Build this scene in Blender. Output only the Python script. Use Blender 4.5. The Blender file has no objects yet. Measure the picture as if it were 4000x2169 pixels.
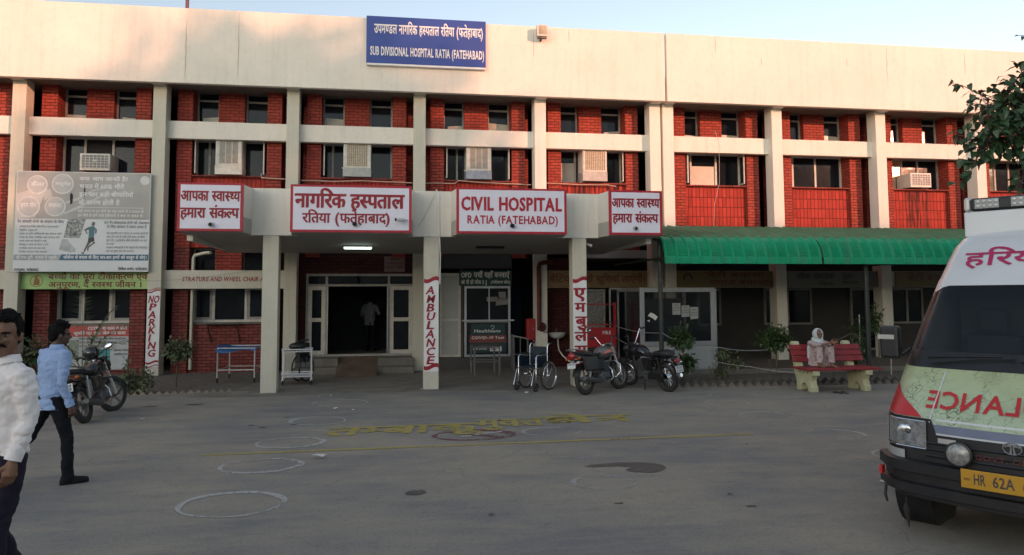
import bpy, bmesh, math, random
from mathutils import Vector, Matrix, noise as mnoise
R = math.radians
C = bpy.context.scene.collection
sc = bpy.context.scene

# ------------------------------------------------------------------ camera, sky, sun, exposure
cam = bpy.data.cameras.new('camera')
cam.sensor_width = 36.0
cam.lens = 26.1
cam.shift_x = 0.0085
cam.shift_y = -0.0355
cam.clip_end = 2000
cam.clip_start = 0.05
camo = bpy.data.objects.new('camera', cam)
C.objects.link(camo)
def cam_matrix(loc, yaw, pitch, roll):
    sy, cy = math.sin(yaw), math.cos(yaw)
    fwd = Vector((sy, cy, 0)); right = Vector((cy, -sy, 0)); up = Vector((0, 0, 1))
    f2 = fwd * math.cos(pitch) + up * math.sin(pitch)
    u2 = -fwd * math.sin(pitch) + up * math.cos(pitch)
    r3 = right * math.cos(roll) + u2 * math.sin(roll)
    u3 = -right * math.sin(roll) + u2 * math.cos(roll)
    m = Matrix((r3, u3, -f2)).transposed().to_4x4()
    m.translation = Vector(loc)
    return m
camo.matrix_world = cam_matrix((0, -20.05, 2.0), 0.15283, 0.07294, -0.00368)
sc.camera = camo

SUN_EL, SUN_AZ = R(10.0), R(37.0)      # low evening sun, from the right behind the camera
to_sun = Vector((math.sin(SUN_AZ) * math.cos(SUN_EL), -math.cos(SUN_AZ) * math.cos(SUN_EL), math.sin(SUN_EL)))
sun = bpy.data.lights.new('sun', 'SUN')
sun.energy = 2.5
sun.angle = R(0.6)
sun.color = (1.0, 0.43, 0.26)
suno = bpy.data.objects.new('sun', sun)
C.objects.link(suno)
suno.rotation_euler = (-to_sun).to_track_quat('-Z', 'Y').to_euler()

world = bpy.data.worlds.new('World')
sc.world = world
world.use_nodes = True
wn = world.node_tree
sky = wn.nodes.new('ShaderNodeTexSky')
sky.sky_type = 'NISHITA'
sky.sun_disc = False
sky.sun_elevation = SUN_EL
sky.sun_rotation = SUN_AZ - math.pi
sky.air_density = 1.0
sky.dust_density = 0.6
sky.ozone_density = 1.0
hs = wn.nodes.new('ShaderNodeHueSaturation')
hs.inputs['Saturation'].default_value = 0.62
wn.links.new(sky.outputs[0], hs.inputs['Color'])
wn.links.new(hs.outputs[0], wn.nodes['Background'].inputs[0])
wn.nodes['Background'].inputs[1].default_value = 0.15
sc.view_settings.view_transform = 'Standard'
sc.view_settings.look = 'None'
sc.view_settings.gamma = 1.0
sc.view_settings.exposure = 0.92

# ------------------------------------------------------------------ objects and labels
def link(o, parent=None):
    C.objects.link(o)
    if parent is not None: o.parent = parent
    return o
def tag(o, label=None, cat=None, group=None, kind=None):
    if label: o['label'] = label
    if cat: o['category'] = cat
    if group: o['group'] = group
    if kind: o['kind'] = kind
    return o
def thing(name, label, cat, loc=(0, 0, 0), rz=0.0, lean=0.0, group=None):
    o = bpy.data.objects.new(name, None)
    o.empty_display_size = 0.2
    C.objects.link(o)
    o.location = loc
    o.rotation_euler = (0, lean, rz)
    return tag(o, label, cat, group)
def dup(o, parent=None, **kw):
    c = o.copy(); link(c, parent)
    for ch in list(o.children):
        d = dup(ch, c)
    return c
def copy_thing(o, loc, rz=None, label=None):
    c = dup(o); c.location = loc
    if rz is not None: c.rotation_euler = (o.rotation_euler[0], o.rotation_euler[1], rz)
    if label: c['label'] = label
    return c

class MB:
    """collects shapes and links them as ONE mesh object"""
    def __init__(s, off=(0, 0, 0)):
        s.v = []; s.f = []; s.off = Vector(off); s.m = []; s.cur = 0
    def add(s, vs, fs):
        n = len(s.v)
        s.v += [Vector(v) for v in vs]
        s.f += [tuple(i + n for i in f) for f in fs]
        s.m += [s.cur] * len(fs)
        return s
    def box(s, x0, x1, y0, y1, z0, z1):
        if x0 > x1: x0, x1 = x1, x0
        if y0 > y1: y0, y1 = y1, y0
        if z0 > z1: z0, z1 = z1, z0
        return s.add([(x0, y0, z0), (x1, y0, z0), (x1, y1, z0), (x0, y1, z0), (x0, y0, z1), (x1, y0, z1), (x1, y1, z1), (x0, y1, z1)],
                     [(0, 3, 2, 1), (4, 5, 6, 7), (0, 1, 5, 4), (1, 2, 6, 5), (2, 3, 7, 6), (3, 0, 4, 7)])
    def boxm(s, mtx, sx, sy, sz):
        vs = [mtx @ Vector((a * sx / 2, b * sy / 2, c * sz / 2)) for c in (-1, 1) for a, b in ((-1, -1), (1, -1), (1, 1), (-1, 1))]
        return s.add(vs, [(0, 3, 2, 1), (4, 5, 6, 7), (0, 1, 5, 4), (1, 2, 6, 5), (2, 3, 7, 6), (3, 0, 4, 7)])
    def bar(s, p, q, w, h=None):
        """rectangular bar from p to q"""
        p, q = Vector(p), Vector(q); d = q - p
        rot = d.to_track_quat('Z', 'Y').to_matrix().to_4x4()
        rot.translation = (p + q) / 2
        return s.boxm(rot, w, h or w, d.length)
    def tube(s, pts, r, n=8, cap=True, squash=None):
        pts = [Vector(p) for p in pts]
        rs = r if isinstance(r, (list, tuple)) else [r] * len(pts)
        vs = []; fs = []; up = None
        for i, p in enumerate(pts):
            t = (pts[min(i + 1, len(pts) - 1)] - pts[max(i - 1, 0)])
            if t.length < 1e-9: t = Vector((0, 0, 1))
            t.normalize()
            if up is None:
                up = Vector((0, 0, 1)) if abs(t.z) < .95 else Vector((0, 1, 0))
            a = t.cross(up)
            if a.length < 1e-6: a = t.cross(Vector((1, 0, 0)))
            a.normalize(); b = a.cross(t); up = b
            sq = squash or (1, 1)
            for k in range(n):
                an = 2 * math.pi * k / n
                vs.append(p + a * math.cos(an) * rs[i] * sq[0] + b * math.sin(an) * rs[i] * sq[1])
        for i in range(len(pts) - 1):
            for k in range(n):
                k2 = (k + 1) % n
                fs.append((i * n + k, i * n + k2, (i + 1) * n + k2, (i + 1) * n + k))
        if cap:
            fs.append(tuple(range(n - 1, -1, -1)))
            fs.append(tuple((len(pts) - 1) * n + k for k in range(n)))
        return s.add(vs, fs)
    def cyl(s, p, q, r, n=12): return s.tube([p, q], r, n)
    def ell(s, c, r, n=12, m=8, mtx=None):
        c = Vector(c); rx, ry, rz = (r, r, r) if not isinstance(r, (tuple, list)) else r
        vs = [Vector((0, 0, rz))]; fs = []
        for i in range(1, m):
            a = math.pi * i / m
            for k in range(n):
                b = 2 * math.pi * k / n
                vs.append(Vector((rx * math.sin(a) * math.cos(b), ry * math.sin(a) * math.sin(b), rz * math.cos(a))))
        vs.append(Vector((0, 0, -rz)))
        for k in range(n): fs.append((0, 1 + k, 1 + (k + 1) % n))
        for i in range(m - 2):
            for k in range(n):
                a = 1 + i * n + k; b = 1 + i * n + (k + 1) % n
                fs.append((a, a + n, b + n, b))
        L = len(vs) - 1; o = 1 + (m - 2) * n
        for k in range(n): fs.append((o + k, L, o + (k + 1) % n))
        if mtx is not None: vs = [mtx @ v for v in vs]
        return s.add([v + c for v in vs], fs)
    def torus(s, c, nrm, Rr, r, n=28, m=8, a0=0, a1=2 * math.pi, sq=1.0):
        q = Vector(nrm).to_track_quat('Z', 'Y'); c = Vector(c); vs = []; fs = []
        closed = abs(a1 - a0 - 2 * math.pi) < 1e-6
        N = n if closed else n + 1
        for i in range(N):
            a = a0 + (a1 - a0) * i / n
            for k in range(m):
                b = 2 * math.pi * k / m
                rr = Rr + r * math.cos(b)
                vs.append(c + q @ Vector((rr * math.cos(a), rr * math.sin(a), r * sq * math.sin(b))))
        for i in range(n):
            i2 = (i + 1) % N
            for k in range(m):
                k2 = (k + 1) % m
                fs.append((i * m + k, i2 * m + k, i2 * m + k2, i * m + k2))
        if not closed:
            fs.append(tuple(range(m))); fs.append(tuple(n * m + k for k in range(m - 1, -1, -1)))
        return s.add(vs, fs)
    def lathe(s, c, prof, n=20, nrm=(0, 0, 1)):
        q = Vector(nrm).to_track_quat('Z', 'Y'); c = Vector(c); vs = []; fs = []
        for r, z in prof:
            for k in range(n):
                a = 2 * math.pi * k / n
                vs.append(c + q @ Vector((r * math.cos(a), r * math.sin(a), z)))
        for i in range(len(prof) - 1):
            for k in range(n):
                k2 = (k + 1) % n
                fs.append((i * n + k, i * n + k2, (i + 1) * n + k2, (i + 1) * n + k))
        fs.append(tuple(range(n - 1, -1, -1))); fs.append(tuple((len(prof) - 1) * n + k for k in range(n)))
        return s.add(vs, fs)
    def prism(s, poly, fn, a, b):
        """poly of 2D points swept between depth a and b; fn(u, v, d) -> point"""
        n = len(poly)
        vs = [fn(u, v, a) for u, v in poly] + [fn(u, v, b) for u, v in poly]
        fs = [tuple(range(n - 1, -1, -1)), tuple(range(n, 2 * n))]
        for k in range(n): fs.append((k, (k + 1) % n, n + (k + 1) % n, n + k))
        return s.add(vs, fs)
    def loft(s, rings, cap=True, closed=True):
        n = len(rings[0]); vs = [p for r in rings for p in r]; fs = []
        for i in range(len(rings) - 1):
            for k in range(n if closed else n - 1):
                k2 = (k + 1) % n
                fs.append((i * n + k, i * n + k2, (i + 1) * n + k2, (i + 1) * n + k))
        if cap and closed:
            fs.append(tuple(range(n - 1, -1, -1))); fs.append(tuple((len(rings) - 1) * n + k for k in range(n)))
        return s.add(vs, fs)
    def mesh(s, name):
        me = bpy.data.meshes.new(name)
        me.from_pydata([v - s.off for v in s.v], [], s.f)
        me.validate(verbose=False)
        return me
    def build(s, name, m, parent=None, smooth=False, bevel=0.0, fix=True):
        me = s.mesh(name)
        ms = m if isinstance(m, (list, tuple)) else [m]
        for x in ms: me.materials.append(x)
        if len(ms) > 1 and len(me.polygons) == len(s.m):
            me.polygons.foreach_set('material_index', s.m)
        if fix:
            bm = bmesh.new(); bm.from_mesh(me)
            bmesh.ops.recalc_face_normals(bm, faces=bm.faces)
            bm.to_mesh(me); bm.free()
        if smooth: smooth_mesh(me)
        o = bpy.data.objects.new(name, me)
        link(o, parent)
        if bevel:
            b = o.modifiers.new('bevel', 'BEVEL'); b.width = bevel; b.segments = 2; b.limit_method = 'ANGLE'; b.angle_limit = R(40)
        return o
def smooth_mesh(me, ang=50):
    me.polygons.foreach_set('use_smooth', [True] * len(me.polygons))
    bm = bmesh.new(); bm.from_mesh(me)
    for e in bm.edges:
        if len(e.link_faces) == 2 and e.calc_face_angle(0) > R(ang): e.smooth = False
    bm.to_mesh(me); bm.free()
def remeshed(mb, name, m, parent, voxel=0.012, smooth=4, folds=0.0, fscale=(11, 11, 17)):
    """overlapping shapes fused into one continuous surface"""
    me = mb.mesh(name)
    bm = bmesh.new(); bm.from_mesh(me); bmesh.ops.recalc_face_normals(bm, faces=bm.faces); bm.to_mesh(me); bm.free()
    t = bpy.data.objects.new(name, me); C.objects.link(t)
    r = t.modifiers.new('r', 'REMESH'); r.mode = 'VOXEL'; r.voxel_size = voxel
    if smooth:
        q = t.modifiers.new('s', 'SMOOTH'); q.iterations = smooth; q.factor = .5
    dg = bpy.context.evaluated_depsgraph_get(); dg.update()
    me2 = bpy.data.meshes.new_from_object(t.evaluated_get(dg))
    me2.name = name
    bpy.data.objects.remove(t); bpy.data.meshes.remove(me)
    if folds:                     # real creases in the cloth or locks in the hair
        off = [v.co + v.normal * folds * (mnoise.turbulence(Vector((v.co.x * fscale[0], v.co.y * fscale[1], v.co.z * fscale[2])), 3, True) - .55) for v in me2.vertices]
        for v, c in zip(me2.vertices, off): v.co = c
    me2.materials.clear(); me2.materials.append(m)
    me2.polygons.foreach_set('use_smooth', [True] * len(me2.polygons))
    o = bpy.data.objects.new(name, me2); link(o, parent)
    return o

# ------------------------------------------------------------------ materials
def hexc(h, k=1.0):
    r = [int(h[i:i + 2], 16) / 255 for i in (0, 2, 4)]
    return tuple((c / 12.92 if c <= .04045 else ((c + .055) / 1.055) ** 2.4) * k for c in r) + (1,)
def nt(name):
    m = bpy.data.materials.new(name); m.use_nodes = True
    t = m.node_tree
    return m, t, t.nodes['Principled BSDF']
def node(t, typ, **kw):
    n = t.nodes.new(typ)
    for k, v in kw.items(): setattr(n, k, v)
    return n
def mapping(t, scale=(1, 1, 1), loc=(0, 0, 0), coord='Object'):
    tc = node(t, 'ShaderNodeTexCoord'); mp = node(t, 'ShaderNodeMapping')
    mp.inputs['Scale'].default_value = scale; mp.inputs['Location'].default_value = loc
    t.links.new(tc.outputs[coord], mp.inputs[0])
    return mp.outputs[0]
def noise(t, vec, scale, detail=5, rough=.6):
    n = node(t, 'ShaderNodeTexNoise'); n.inputs['Scale'].default_value = scale
    n.inputs['Detail'].default_value = detail; n.inputs['Roughness'].default_value = rough
    t.links.new(vec, n.inputs['Vector']); return n.outputs['Fac']
def ramp(t, fac, a, b, lo=0.0, hi=1.0):
    r = node(t, 'ShaderNodeValToRGB'); e = r.color_ramp.elements
    e[0].position = lo; e[0].color = a; e[1].position = hi; e[1].color = b
    t.links.new(fac, r.inputs[0]); return r.outputs[0]
def mix(t, fac, a, b, mode='MIX'):
    m = node(t, 'ShaderNodeMix', data_type='RGBA', blend_type=mode)
    for sock, v in ((m.inputs[0], fac), (m.inputs[6], a), (m.inputs[7], b)):
        if hasattr(v, 'links') or isinstance(v, bpy.types.NodeSocket): t.links.new(v, sock)
        else: sock.default_value = v
    return m.outputs[2]
def bump(t, h, p, dist=.01, strength=.5):
    b = node(t, 'ShaderNodeBump'); b.inputs['Distance'].default_value = dist; b.inputs['Strength'].default_value = strength
    t.links.new(h, b.inputs['Height']); t.links.new(b.outputs[0], p.inputs['Normal'])
def g(v): return (v, v, v, 1)
def mul(c, k): return (c[0] * k, c[1] * k, c[2] * k, 1)
def mat(name, col, rough=.55, metal=0.0, var=.12, vs=6.0, bp=0.0, bs=80.0, spec=.5, coat=0.0, stretch=(1, 1, 1), dirt=None):
    m, t, p = nt(name)
    if isinstance(col, str): col = hexc(col)
    vec = mapping(t, stretch)
    f = noise(t, vec, vs)
    c = ramp(t, f, mul(col, 1 - var), mul(col, 1 + var), .3, .7)
    if dirt:
        f2 = noise(t, vec, vs * .45, 7, .7)
        c = mix(t, ramp(t, f2, g(0), g(dirt[1]), .52, .72), c, hexc(dirt[0]))
    t.links.new(c, p.inputs['Base Color'])
    p.inputs['Roughness'].default_value = rough; p.inputs['Metallic'].default_value = metal
    p.inputs['Specular IOR Level'].default_value = spec; p.inputs['Coat Weight'].default_value = coat
    if bp: bump(t, noise(t, vec, bs, 4), p, bp, .6)
    return m
def emis(name, col, k):
    m, t, p = nt(name)
    p.inputs['Emission Color'].default_value = hexc(col) if isinstance(col, str) else col
    p.inputs['Emission Strength'].default_value = k
    return m
def wall_uv(t, sx=1.0, sz=1.0):
    """x+y along the wall, z up, so brick courses run round corners"""
    tc = node(t, 'ShaderNodeTexCoord'); sp = node(t, 'ShaderNodeSeparateXYZ')
    t.links.new(tc.outputs['Object'], sp.inputs[0])
    ad = node(t, 'ShaderNodeMath', operation='ADD'); t.links.new(sp.outputs[0], ad.inputs[0]); t.links.new(sp.outputs[1], ad.inputs[1])
    cb = node(t, 'ShaderNodeCombineXYZ'); t.links.new(ad.outputs[0], cb.inputs[0]); t.links.new(sp.outputs[2], cb.inputs[1])
    return cb.outputs[0]
def brick_mat(name, col, joint, bw, bh, mortar, offset=.5, bd=.012, var=.22):
    m, t, p = nt(name)
    vec = wall_uv(t)
    b = node(t, 'ShaderNodeTexBrick'); b.offset = offset; b.squash = 1
    b.inputs['Scale'].default_value = 1.0
    b.inputs['Brick Width'].default_value = bw; b.inputs['Row Height'].default_value = bh
    b.inputs['Mortar Size'].default_value = mortar; b.inputs['Mortar Smooth'].default_value = .25
    b.inputs['Color1'].default_value = mul(col, 1 - var); b.inputs['Color2'].default_value = mul(col, 1 + var); b.inputs['Mortar'].default_value = joint
    wob = noise(t, vec, 9, 2)
    vm = node(t, 'ShaderNodeVectorMath', operation='MULTIPLY_ADD')
    t.links.new(wob, vm.inputs[0]); vm.inputs[1].default_value = (.03, .022, 0); t.links.new(vec, vm.inputs[2])
    t.links.new(vm.outputs[0], b.inputs['Vector'])
    c = b.outputs['Color']
    f2 = noise(t, vec, 2.3, 6, .7)
    c = mix(t, ramp(t, f2, g(0), g(.55), .5, .8), c, mul(col, .45))
    f3 = noise(t, vec, 26, 4, .7)
    c = mix(t, ramp(t, f3, g(0), g(.35), .58, .75), c, (col[0] * .95 + .03, col[1] + .035, col[2] + .03, 1))
    t.links.new(c, p.inputs['Base Color']); p.inputs['Roughness'].default_value = .75; p.inputs['Specular IOR Level'].default_value = .25
    inv = node(t, 'ShaderNodeMath', operation='SUBTRACT'); inv.inputs[0].default_value = 1; t.links.new(b.outputs['Fac'], inv.inputs[1])
    ad = node(t, 'ShaderNodeMath', operation='MULTIPLY_ADD'); t.links.new(f3, ad.inputs[0]); ad.inputs[1].default_value = .25; t.links.new(inv.outputs[0], ad.inputs[2])
    bump(t, ad.outputs[0], p, bd, 1.0)
    return m
def plaster(name, col, streak=.10, chips=True, dirt='8a7d66'):
    m, t, p = nt(name)
    if isinstance(col, str): col = hexc(col)
    vec = mapping(t)
    big = noise(t, vec, .55, 4)
    c = ramp(t, big, mul(col, .94), mul(col, 1.05), .3, .7)
    v2 = mapping(t, (2.6, 2.6, .16))
    st = noise(t, v2, 2.2, 7, .7)
    c = mix(t, ramp(t, st, g(0), g(streak * 4), .5, .85), c, hexc(dirt))
    mid = noise(t, vec, 7, 6, .7)
    c = mix(t, ramp(t, mid, g(0), g(.16), .5, .8), c, mul(hexc(dirt), 1.2))
    if chips:
        ch = noise(t, vec, 3.1, 8, .75)
        c = mix(t, ramp(t, ch, g(0), g(.8), .755, .775), c, hexc('7d705c'))
    t.links.new(c, p.inputs['Base Color']); p.inputs['Roughness'].default_value = .7
    bump(t, noise(t, vec, 38, 5), p, .004, .6)
    return m

M = {}
CREAM = (.73, .69, .61, 1)
M['cream'] = plaster('cream_wall_paint', CREAM, .055)
M['cream_old'] = plaster('cream_column_paint', (.55, .525, .43, 1), .07, True, '6f6650')
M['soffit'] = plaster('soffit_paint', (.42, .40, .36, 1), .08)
RED = (.33, .056, .038, 1)
M['brick'] = brick_mat('red_painted_brick', RED, (.11, .022, .017, 1), .235, .084, .010, .5, .02, .16)
M['brick_old'] = brick_mat('worn_red_brick', (.24, .05, .04, 1), (.05, .012, .01, 1), .235, .082, .007, .5, .010, .25)
M['tile'] = brick_mat('red_cladding_tile', (.36, .040, .027, 1), (.10, .016, .013, 1), .118, .287, .011, 0.0, .006, .18)
M['dark'] = mat('dark_interior', (.02, .02, .024, 1), .8)
M['frame'] = mat('grey_window_frame', (.30, .285, .26, 1), .5, var=.2, vs=9)
M['frame_light'] = mat('pale_window_frame', (.52, .49, .43, 1), .5, var=.15, vs=9)
M['alu'] = mat('dull_aluminium', (.50, .51, .52, 1), .38, .75, var=.1)
M['alu_panel'] = mat('grey_panel_board', (.36, .37, .36, 1), .5, var=.08, vs=3)
M['chrome'] = mat('chrome', (.75, .75, .76, 1), .12, 1.0, var=.04)
M['dullsteel'] = mat('dull_dark_steel', (.16, .16, .155, 1), .45, .4, var=.2, vs=12)
M['maroon'] = brick_mat('shade_darkened_brick', (.075, .018, .016, 1), (.02, .006, .006, 1), .235, .084, .009, .5, .012, .2)  # red brick with the shade under portico and canopy put into its colour
M['brick_shade'] = brick_mat('shaded_red_brick', (.215, .055, .045, 1), (.07, .018, .015, 1), .235, .084, .010, .5, .018, .2)  # same red brick, colour darkened for the shaded ground-floor bays
M['steel'] = mat('painted_steel_tube', (.55, .55, .53, 1), .4, .3, var=.12, vs=12)
M['white'] = mat('white_paint', (.72, .72, .72, 1), .45, var=.05)
M['off'] = mat('off_white_enamel', (.62, .60, .53, 1), .45, var=.12, vs=8, dirt=('6b5d47', .5))
M['black'] = mat('black_plastic', (.016, .016, .018, 1), .42, var=.2)
M['rubber'] = mat('tyre_rubber', (.028, .027, .026, 1), .85, var=.25, vs=20, dirt=('6d6456', .35))
M['redpaint'] = mat('red_gloss_paint', (.36, .018, .022, 1), .4, var=.1)
M['signred'] = mat('sign_red', (.40, .012, .03, 1), .5, var=.06)
M['letter'] = mat('dark_red_letters', (.28, .008, .02, 1), .5, var=.15, vs=5)
M['signwhite'] = mat('sign_white', (.73, .71, .80, 1), .45, var=.03)
M['signblue'] = mat('sign_blue', (.022, .055, .27, 1), .4, var=.08, vs=2)
def glass(name, col=(.010, .013, .018, 1), rough=.06, spec=.28, metal=0.0):
    m, t, p = nt(name)
    vec = mapping(t)
    f = noise(t, vec, 1.6, 3)
    t.links.new(ramp(t, f, mul(col, .7), mul(col, 1.4), .3, .7), p.inputs['Base Color'])
    p.inputs['Roughness'].default_value = rough; p.inputs['Specular IOR Level'].default_value = spec; p.inputs['Metallic'].default_value = metal
    bump(t, noise(t, vec, 2.4, 2), p, .006, .35)
    return m
M['glass'] = glass('dark_window_glass')
M['glass_pale'] = mat('papered_glass', (.42, .40, .33, 1), .35, var=.14, vs=3)
M['glass_teal'] = mat('teal_curtain_glass', (.02, .10, .11, 1), .25, var=.2, vs=4)
M['glass_film'] = glass('reflective_film_glass', (.62, .55, .42, 1), .05, .5, 1.0)
M['glass_deep'] = glass('shaded_dark_glass', (.008, .01, .014, 1), .1, .25)

# ------------------------------------------------------------------ lettering (bundled default font, one glyph at a time)
_gl = {}
ZERO = set('ंँःेैुूृ़्')
CONS = set('कखगघङचछजझञटठडढणतथदधनपफबभमयरलवशषसह')
def glyph(ch, bold):
    if '\u0900' <= ch <= '\u097f': bold = min(bold, .016)
    else: bold = min(bold, .022)
    k = (ch, bold)
    if k in _gl: return _gl[k]
    cu = bpy.data.curves.new('g', 'FONT'); cu.body = ch; cu.size = 1; cu.offset = bold; cu.resolution_u = 2; cu.fill_mode = 'FRONT'
    o = bpy.data.objects.new('g', cu); C.objects.link(o)
    dg = bpy.context.evaluated_depsgraph_get(); dg.update()
    me = bpy.data.meshes.new_from_object(o.evaluated_get(dg))
    vs = [(v.co.x, v.co.y) for v in me.vertices]; fs = [tuple(p.vertices) for p in me.polygons]
    bpy.data.objects.remove(o); bpy.data.curves.remove(cu); bpy.data.meshes.remove(me)
    _gl[k] = (vs, fs); return _gl[k]
def clip_x(vs, fs, xm):
    bm = bmesh.new(); bv = [bm.verts.new((x, y, 0)) for x, y in vs]
    for f in fs:
        try: bm.faces.new([bv[i] for i in f])
        except ValueError: pass
    bmesh.ops.bisect_plane(bm, geom=bm.verts[:] + bm.edges[:] + bm.faces[:], plane_co=(xm, 0, 0), plane_no=(1, 0, 0), clear_outer=True)
    bm.verts.index_update()
    r = [(v.co.x, v.co.y) for v in bm.verts], [tuple(v.index for v in f.verts) for f in bm.faces]
    bm.free(); return r
def stroke(pts, th):
    vs = []; fs = []
    for (x0, y0), (x1, y1) in zip(pts, pts[1:]):
        L = math.hypot(x1 - x0, y1 - y0) or 1; ux, uy = (x1 - x0) / L * th * .3, (y1 - y0) / L * th * .3
        nx, ny = -(y1 - y0) / L * th / 2, (x1 - x0) / L * th / 2
        n = len(vs)
        vs += [(x0 - ux + nx, y0 - uy + ny), (x0 - ux - nx, y0 - uy - ny), (x1 + ux - nx, y1 + uy - ny), (x1 + ux + nx, y1 + uy + ny)]
        fs.append((n, n + 1, n + 2, n + 3))
    return vs, fs
def layout(s, bold=.012):
    """one line -> list of (verts, faces), total width"""
    out = []; pen = 0.0; i = 0
    def put(vs, fs, dx): out.append(([(x + dx, y) for x, y in vs], fs))
    while i < len(s):
        ch = s[i]
        if ch == ' ': pen += .32; i += 1; continue
        if s.startswith('क्ष', i):
            put(*stroke([(0, .59), (.62, .59)], .09), pen)
            put(*stroke([(.5, .6), (.5, 0)], .1), pen)
            put(*stroke([(.1, .5), (.26, .55), (.34, .46), (.24, .36), (.12, .38), (.2, .3), (.34, .26), (.44, .3)], .085), pen)
            put(*stroke([(.24, .3), (.1, .2), (.14, .06), (.28, .06), (.36, .18)], .085), pen)
            pen += .62; i += 3; continue
        if s.startswith('त्र', i):
            put(*stroke([(0, .59), (.5, .59)], .09), pen); put(*stroke([(.36, .6), (.36, 0)], .1), pen)
            put(*stroke([(.36, .36), (.1, .34)], .085), pen); put(*stroke([(.36, .3), (.06, .1)], .085), pen)
            pen += .5; i += 3; continue
        dev = '\u0900' <= ch <= '\u097f'
        if not dev:
            vs, fs = glyph(ch, bold)
            xs = [v[0] for v in vs] or [0]
            put(vs, fs, pen); pen += max(xs) + max(.05, min(xs) * .8 + .02); i += 1; continue
        if ch in ZERO or ch not in CONS:
            vs, fs = glyph(ch, bold); xs = [v[0] for v in vs] or [0]
            put(vs, fs, pen)
            if ch not in ZERO: pen += max(xs) - (0 if ch != '।' else -.1)
            i += 1; continue
        # consonant cluster
        cl = [ch]; j = i + 1
        while j + 1 < len(s) and s[j] == '्' and s[j + 1] in CONS:
            cl.append(s[j + 1]); j += 2
        reph = len(cl) > 1 and cl[0] == 'र'
        if reph: cl = cl[1:]
        if j < len(s) and s[j] == 'ि':
            vs, fs = glyph('ि', bold); put(vs, fs, pen); pen += .262; j += 1
        for q, cch in enumerate(cl):
            vs, fs = glyph(cch, bold)
            adv = max(v[0] for v in vs) - bold
            if q < len(cl) - 1:
                cut = adv * .80 if cch in 'कफ' else adv - .215
                if cch in 'डटदरहङ': cut = adv
                vs, fs = clip_x(vs, fs, cut); put(vs, fs, pen); pen += cut - .01
            else:
                put(vs, fs, pen); pen += adv
        i = j
        if reph:
            if i < len(s) and s[i] in 'ाीोौ':
                vs, fs = glyph(s[i], bold); put(vs, fs, pen); pen += max(v[0] for v in vs) - bold; i += 1
            put(*stroke([(-.2, .64), (-.22, .76), (-.12, .84), (-.02, .8)], .075), pen)
    return out, pen
def lettering(parent, name, lines, m, frame, lift=.004, ctr=0):
    """lines: (text, x0, z0, width, height[, slant[, bold]]) in the frame (origin, right, up, normal)"""
    o, ux, uz, nn = [Vector(a) for a in frame]
    mb = MB(); k = 0
    for ln in lines:
        s, x0, z0, w, h = ln[:5]; sl = ln[5] if len(ln) > 5 else 0; bd = ln[6] if len(ln) > 6 else .016
        out, tot = layout(s, bd)
        dv_ = .016 if any('\u0900' <= c <= '\u097f' for c in s) else .022
        if bd > dv_:      # heavier brush: the same strokes laid twice
            e = bd - dv_
            out = [([(x + q * e * 1.6, y + q * e * .5) for x, y in vs], fs) for vs, fs in out for q in (-.5, .5)]
        cap = .62 if any('\u0900' <= c <= '\u097f' for c in s) else .682
        sx = w / max(tot, .01); sz = h / cap
        for vs, fs in out:
            d = lift + (k % 4) * .0006; k += 1
            mb.add([o + ux * (x0 + x * sx + sl * y * sz) + uz * (z0 + y * sz) + nn * d for x, y in vs], fs)
    return mb.build(name, m, parent, fix=False)
def wallframe(y, x=0, z=0): return ((x, y, z), (1, 0, 0), (0, 0, 1), (0, -1, 0))
# ------------------------------------------------------------------ ground
def ground_mat():
    m, t, p = nt('worn_asphalt')
    vec = mapping(t)
    a = noise(t, vec, .35, 6, .62); b = noise(t, mapping(t, (.5, 1.5, 1)), 1.3, 6, .65); c3 = noise(t, vec, 34, 5, .75); c4 = noise(t, vec, 120, 3, .7)
    c = ramp(t, a, (.21, .20, .187, 1), (.32, .285, .228, 1), .40, .60)
    c = mix(t, ramp(t, b, g(0), g(.75), .42, .68), c, (.355, .31, .235, 1))
    d = noise(t, mapping(t, (.8, 2.2, 1), (3, 1, 0)), .9, 7, .7)
    c = mix(t, ramp(t, d, g(0), g(.7), .50, .74), c, (.16, .16, .168, 1))
    c = mix(t, ramp(t, c3, g(0), g(.6), .5, .70), c, (.10, .10, .105, 1))
    c = mix(t, ramp(t, c4, g(0), g(.5), .55, .72), c, (.33, .31, .27, 1))
    c5 = noise(t, vec, 7, 8, .8)
    c = mix(t, ramp(t, c5, g(0), g(.55), .54, .70), c, (.12, .118, .115, 1))
    vo = node(t, 'ShaderNodeTexVoronoi', feature='DISTANCE_TO_EDGE'); vo.inputs['Scale'].default_value = .55
    t.links.new(mix(t, .35, vec, noise(t, vec, 1.5, 5)), vo.inputs['Vector'])
    ck = node(t, 'ShaderNodeMath', operation='MULTIPLY'); t.links.new(ramp(t, vo.outputs['Distance'], g(.32), g(0), .0, .004), ck.inputs[0]); t.links.new(ramp(t, a, g(0), g(1), .45, .55), ck.inputs[1])
    c = mix(t, ck.outputs[0], c, (.07, .068, .065, 1))
    t.links.new(c, p.inputs['Base Color']); p.inputs['Roughness'].default_value = .88; p.inputs['Specular IOR Level'].default_value = .25
    bump(t, mix(t, .5, c3, c4), p, .006, .7)
    return m
def worn_paint(name, col, keep=.5):
    m, t, p = nt(name)
    vec = mapping(t)
    f = noise(t, vec, 16, 7, .75); f2 = noise(t, vec, 1.1, 2)
    ad = node(t, 'ShaderNodeMath', operation='ADD'); t.links.new(f, ad.inputs[0]); t.links.new(f2, ad.inputs[1])
    p.inputs['Base Color'].default_value = col; p.inputs['Roughness'].default_value = .8
    t.links.new(ramp(t, ad.outputs[0], g(0.05), g(.85), 1.0 - keep * .3 - .03, 1.0 + (.5 - keep) * .3 + .05), p.inputs['Alpha'])
    return m
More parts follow.
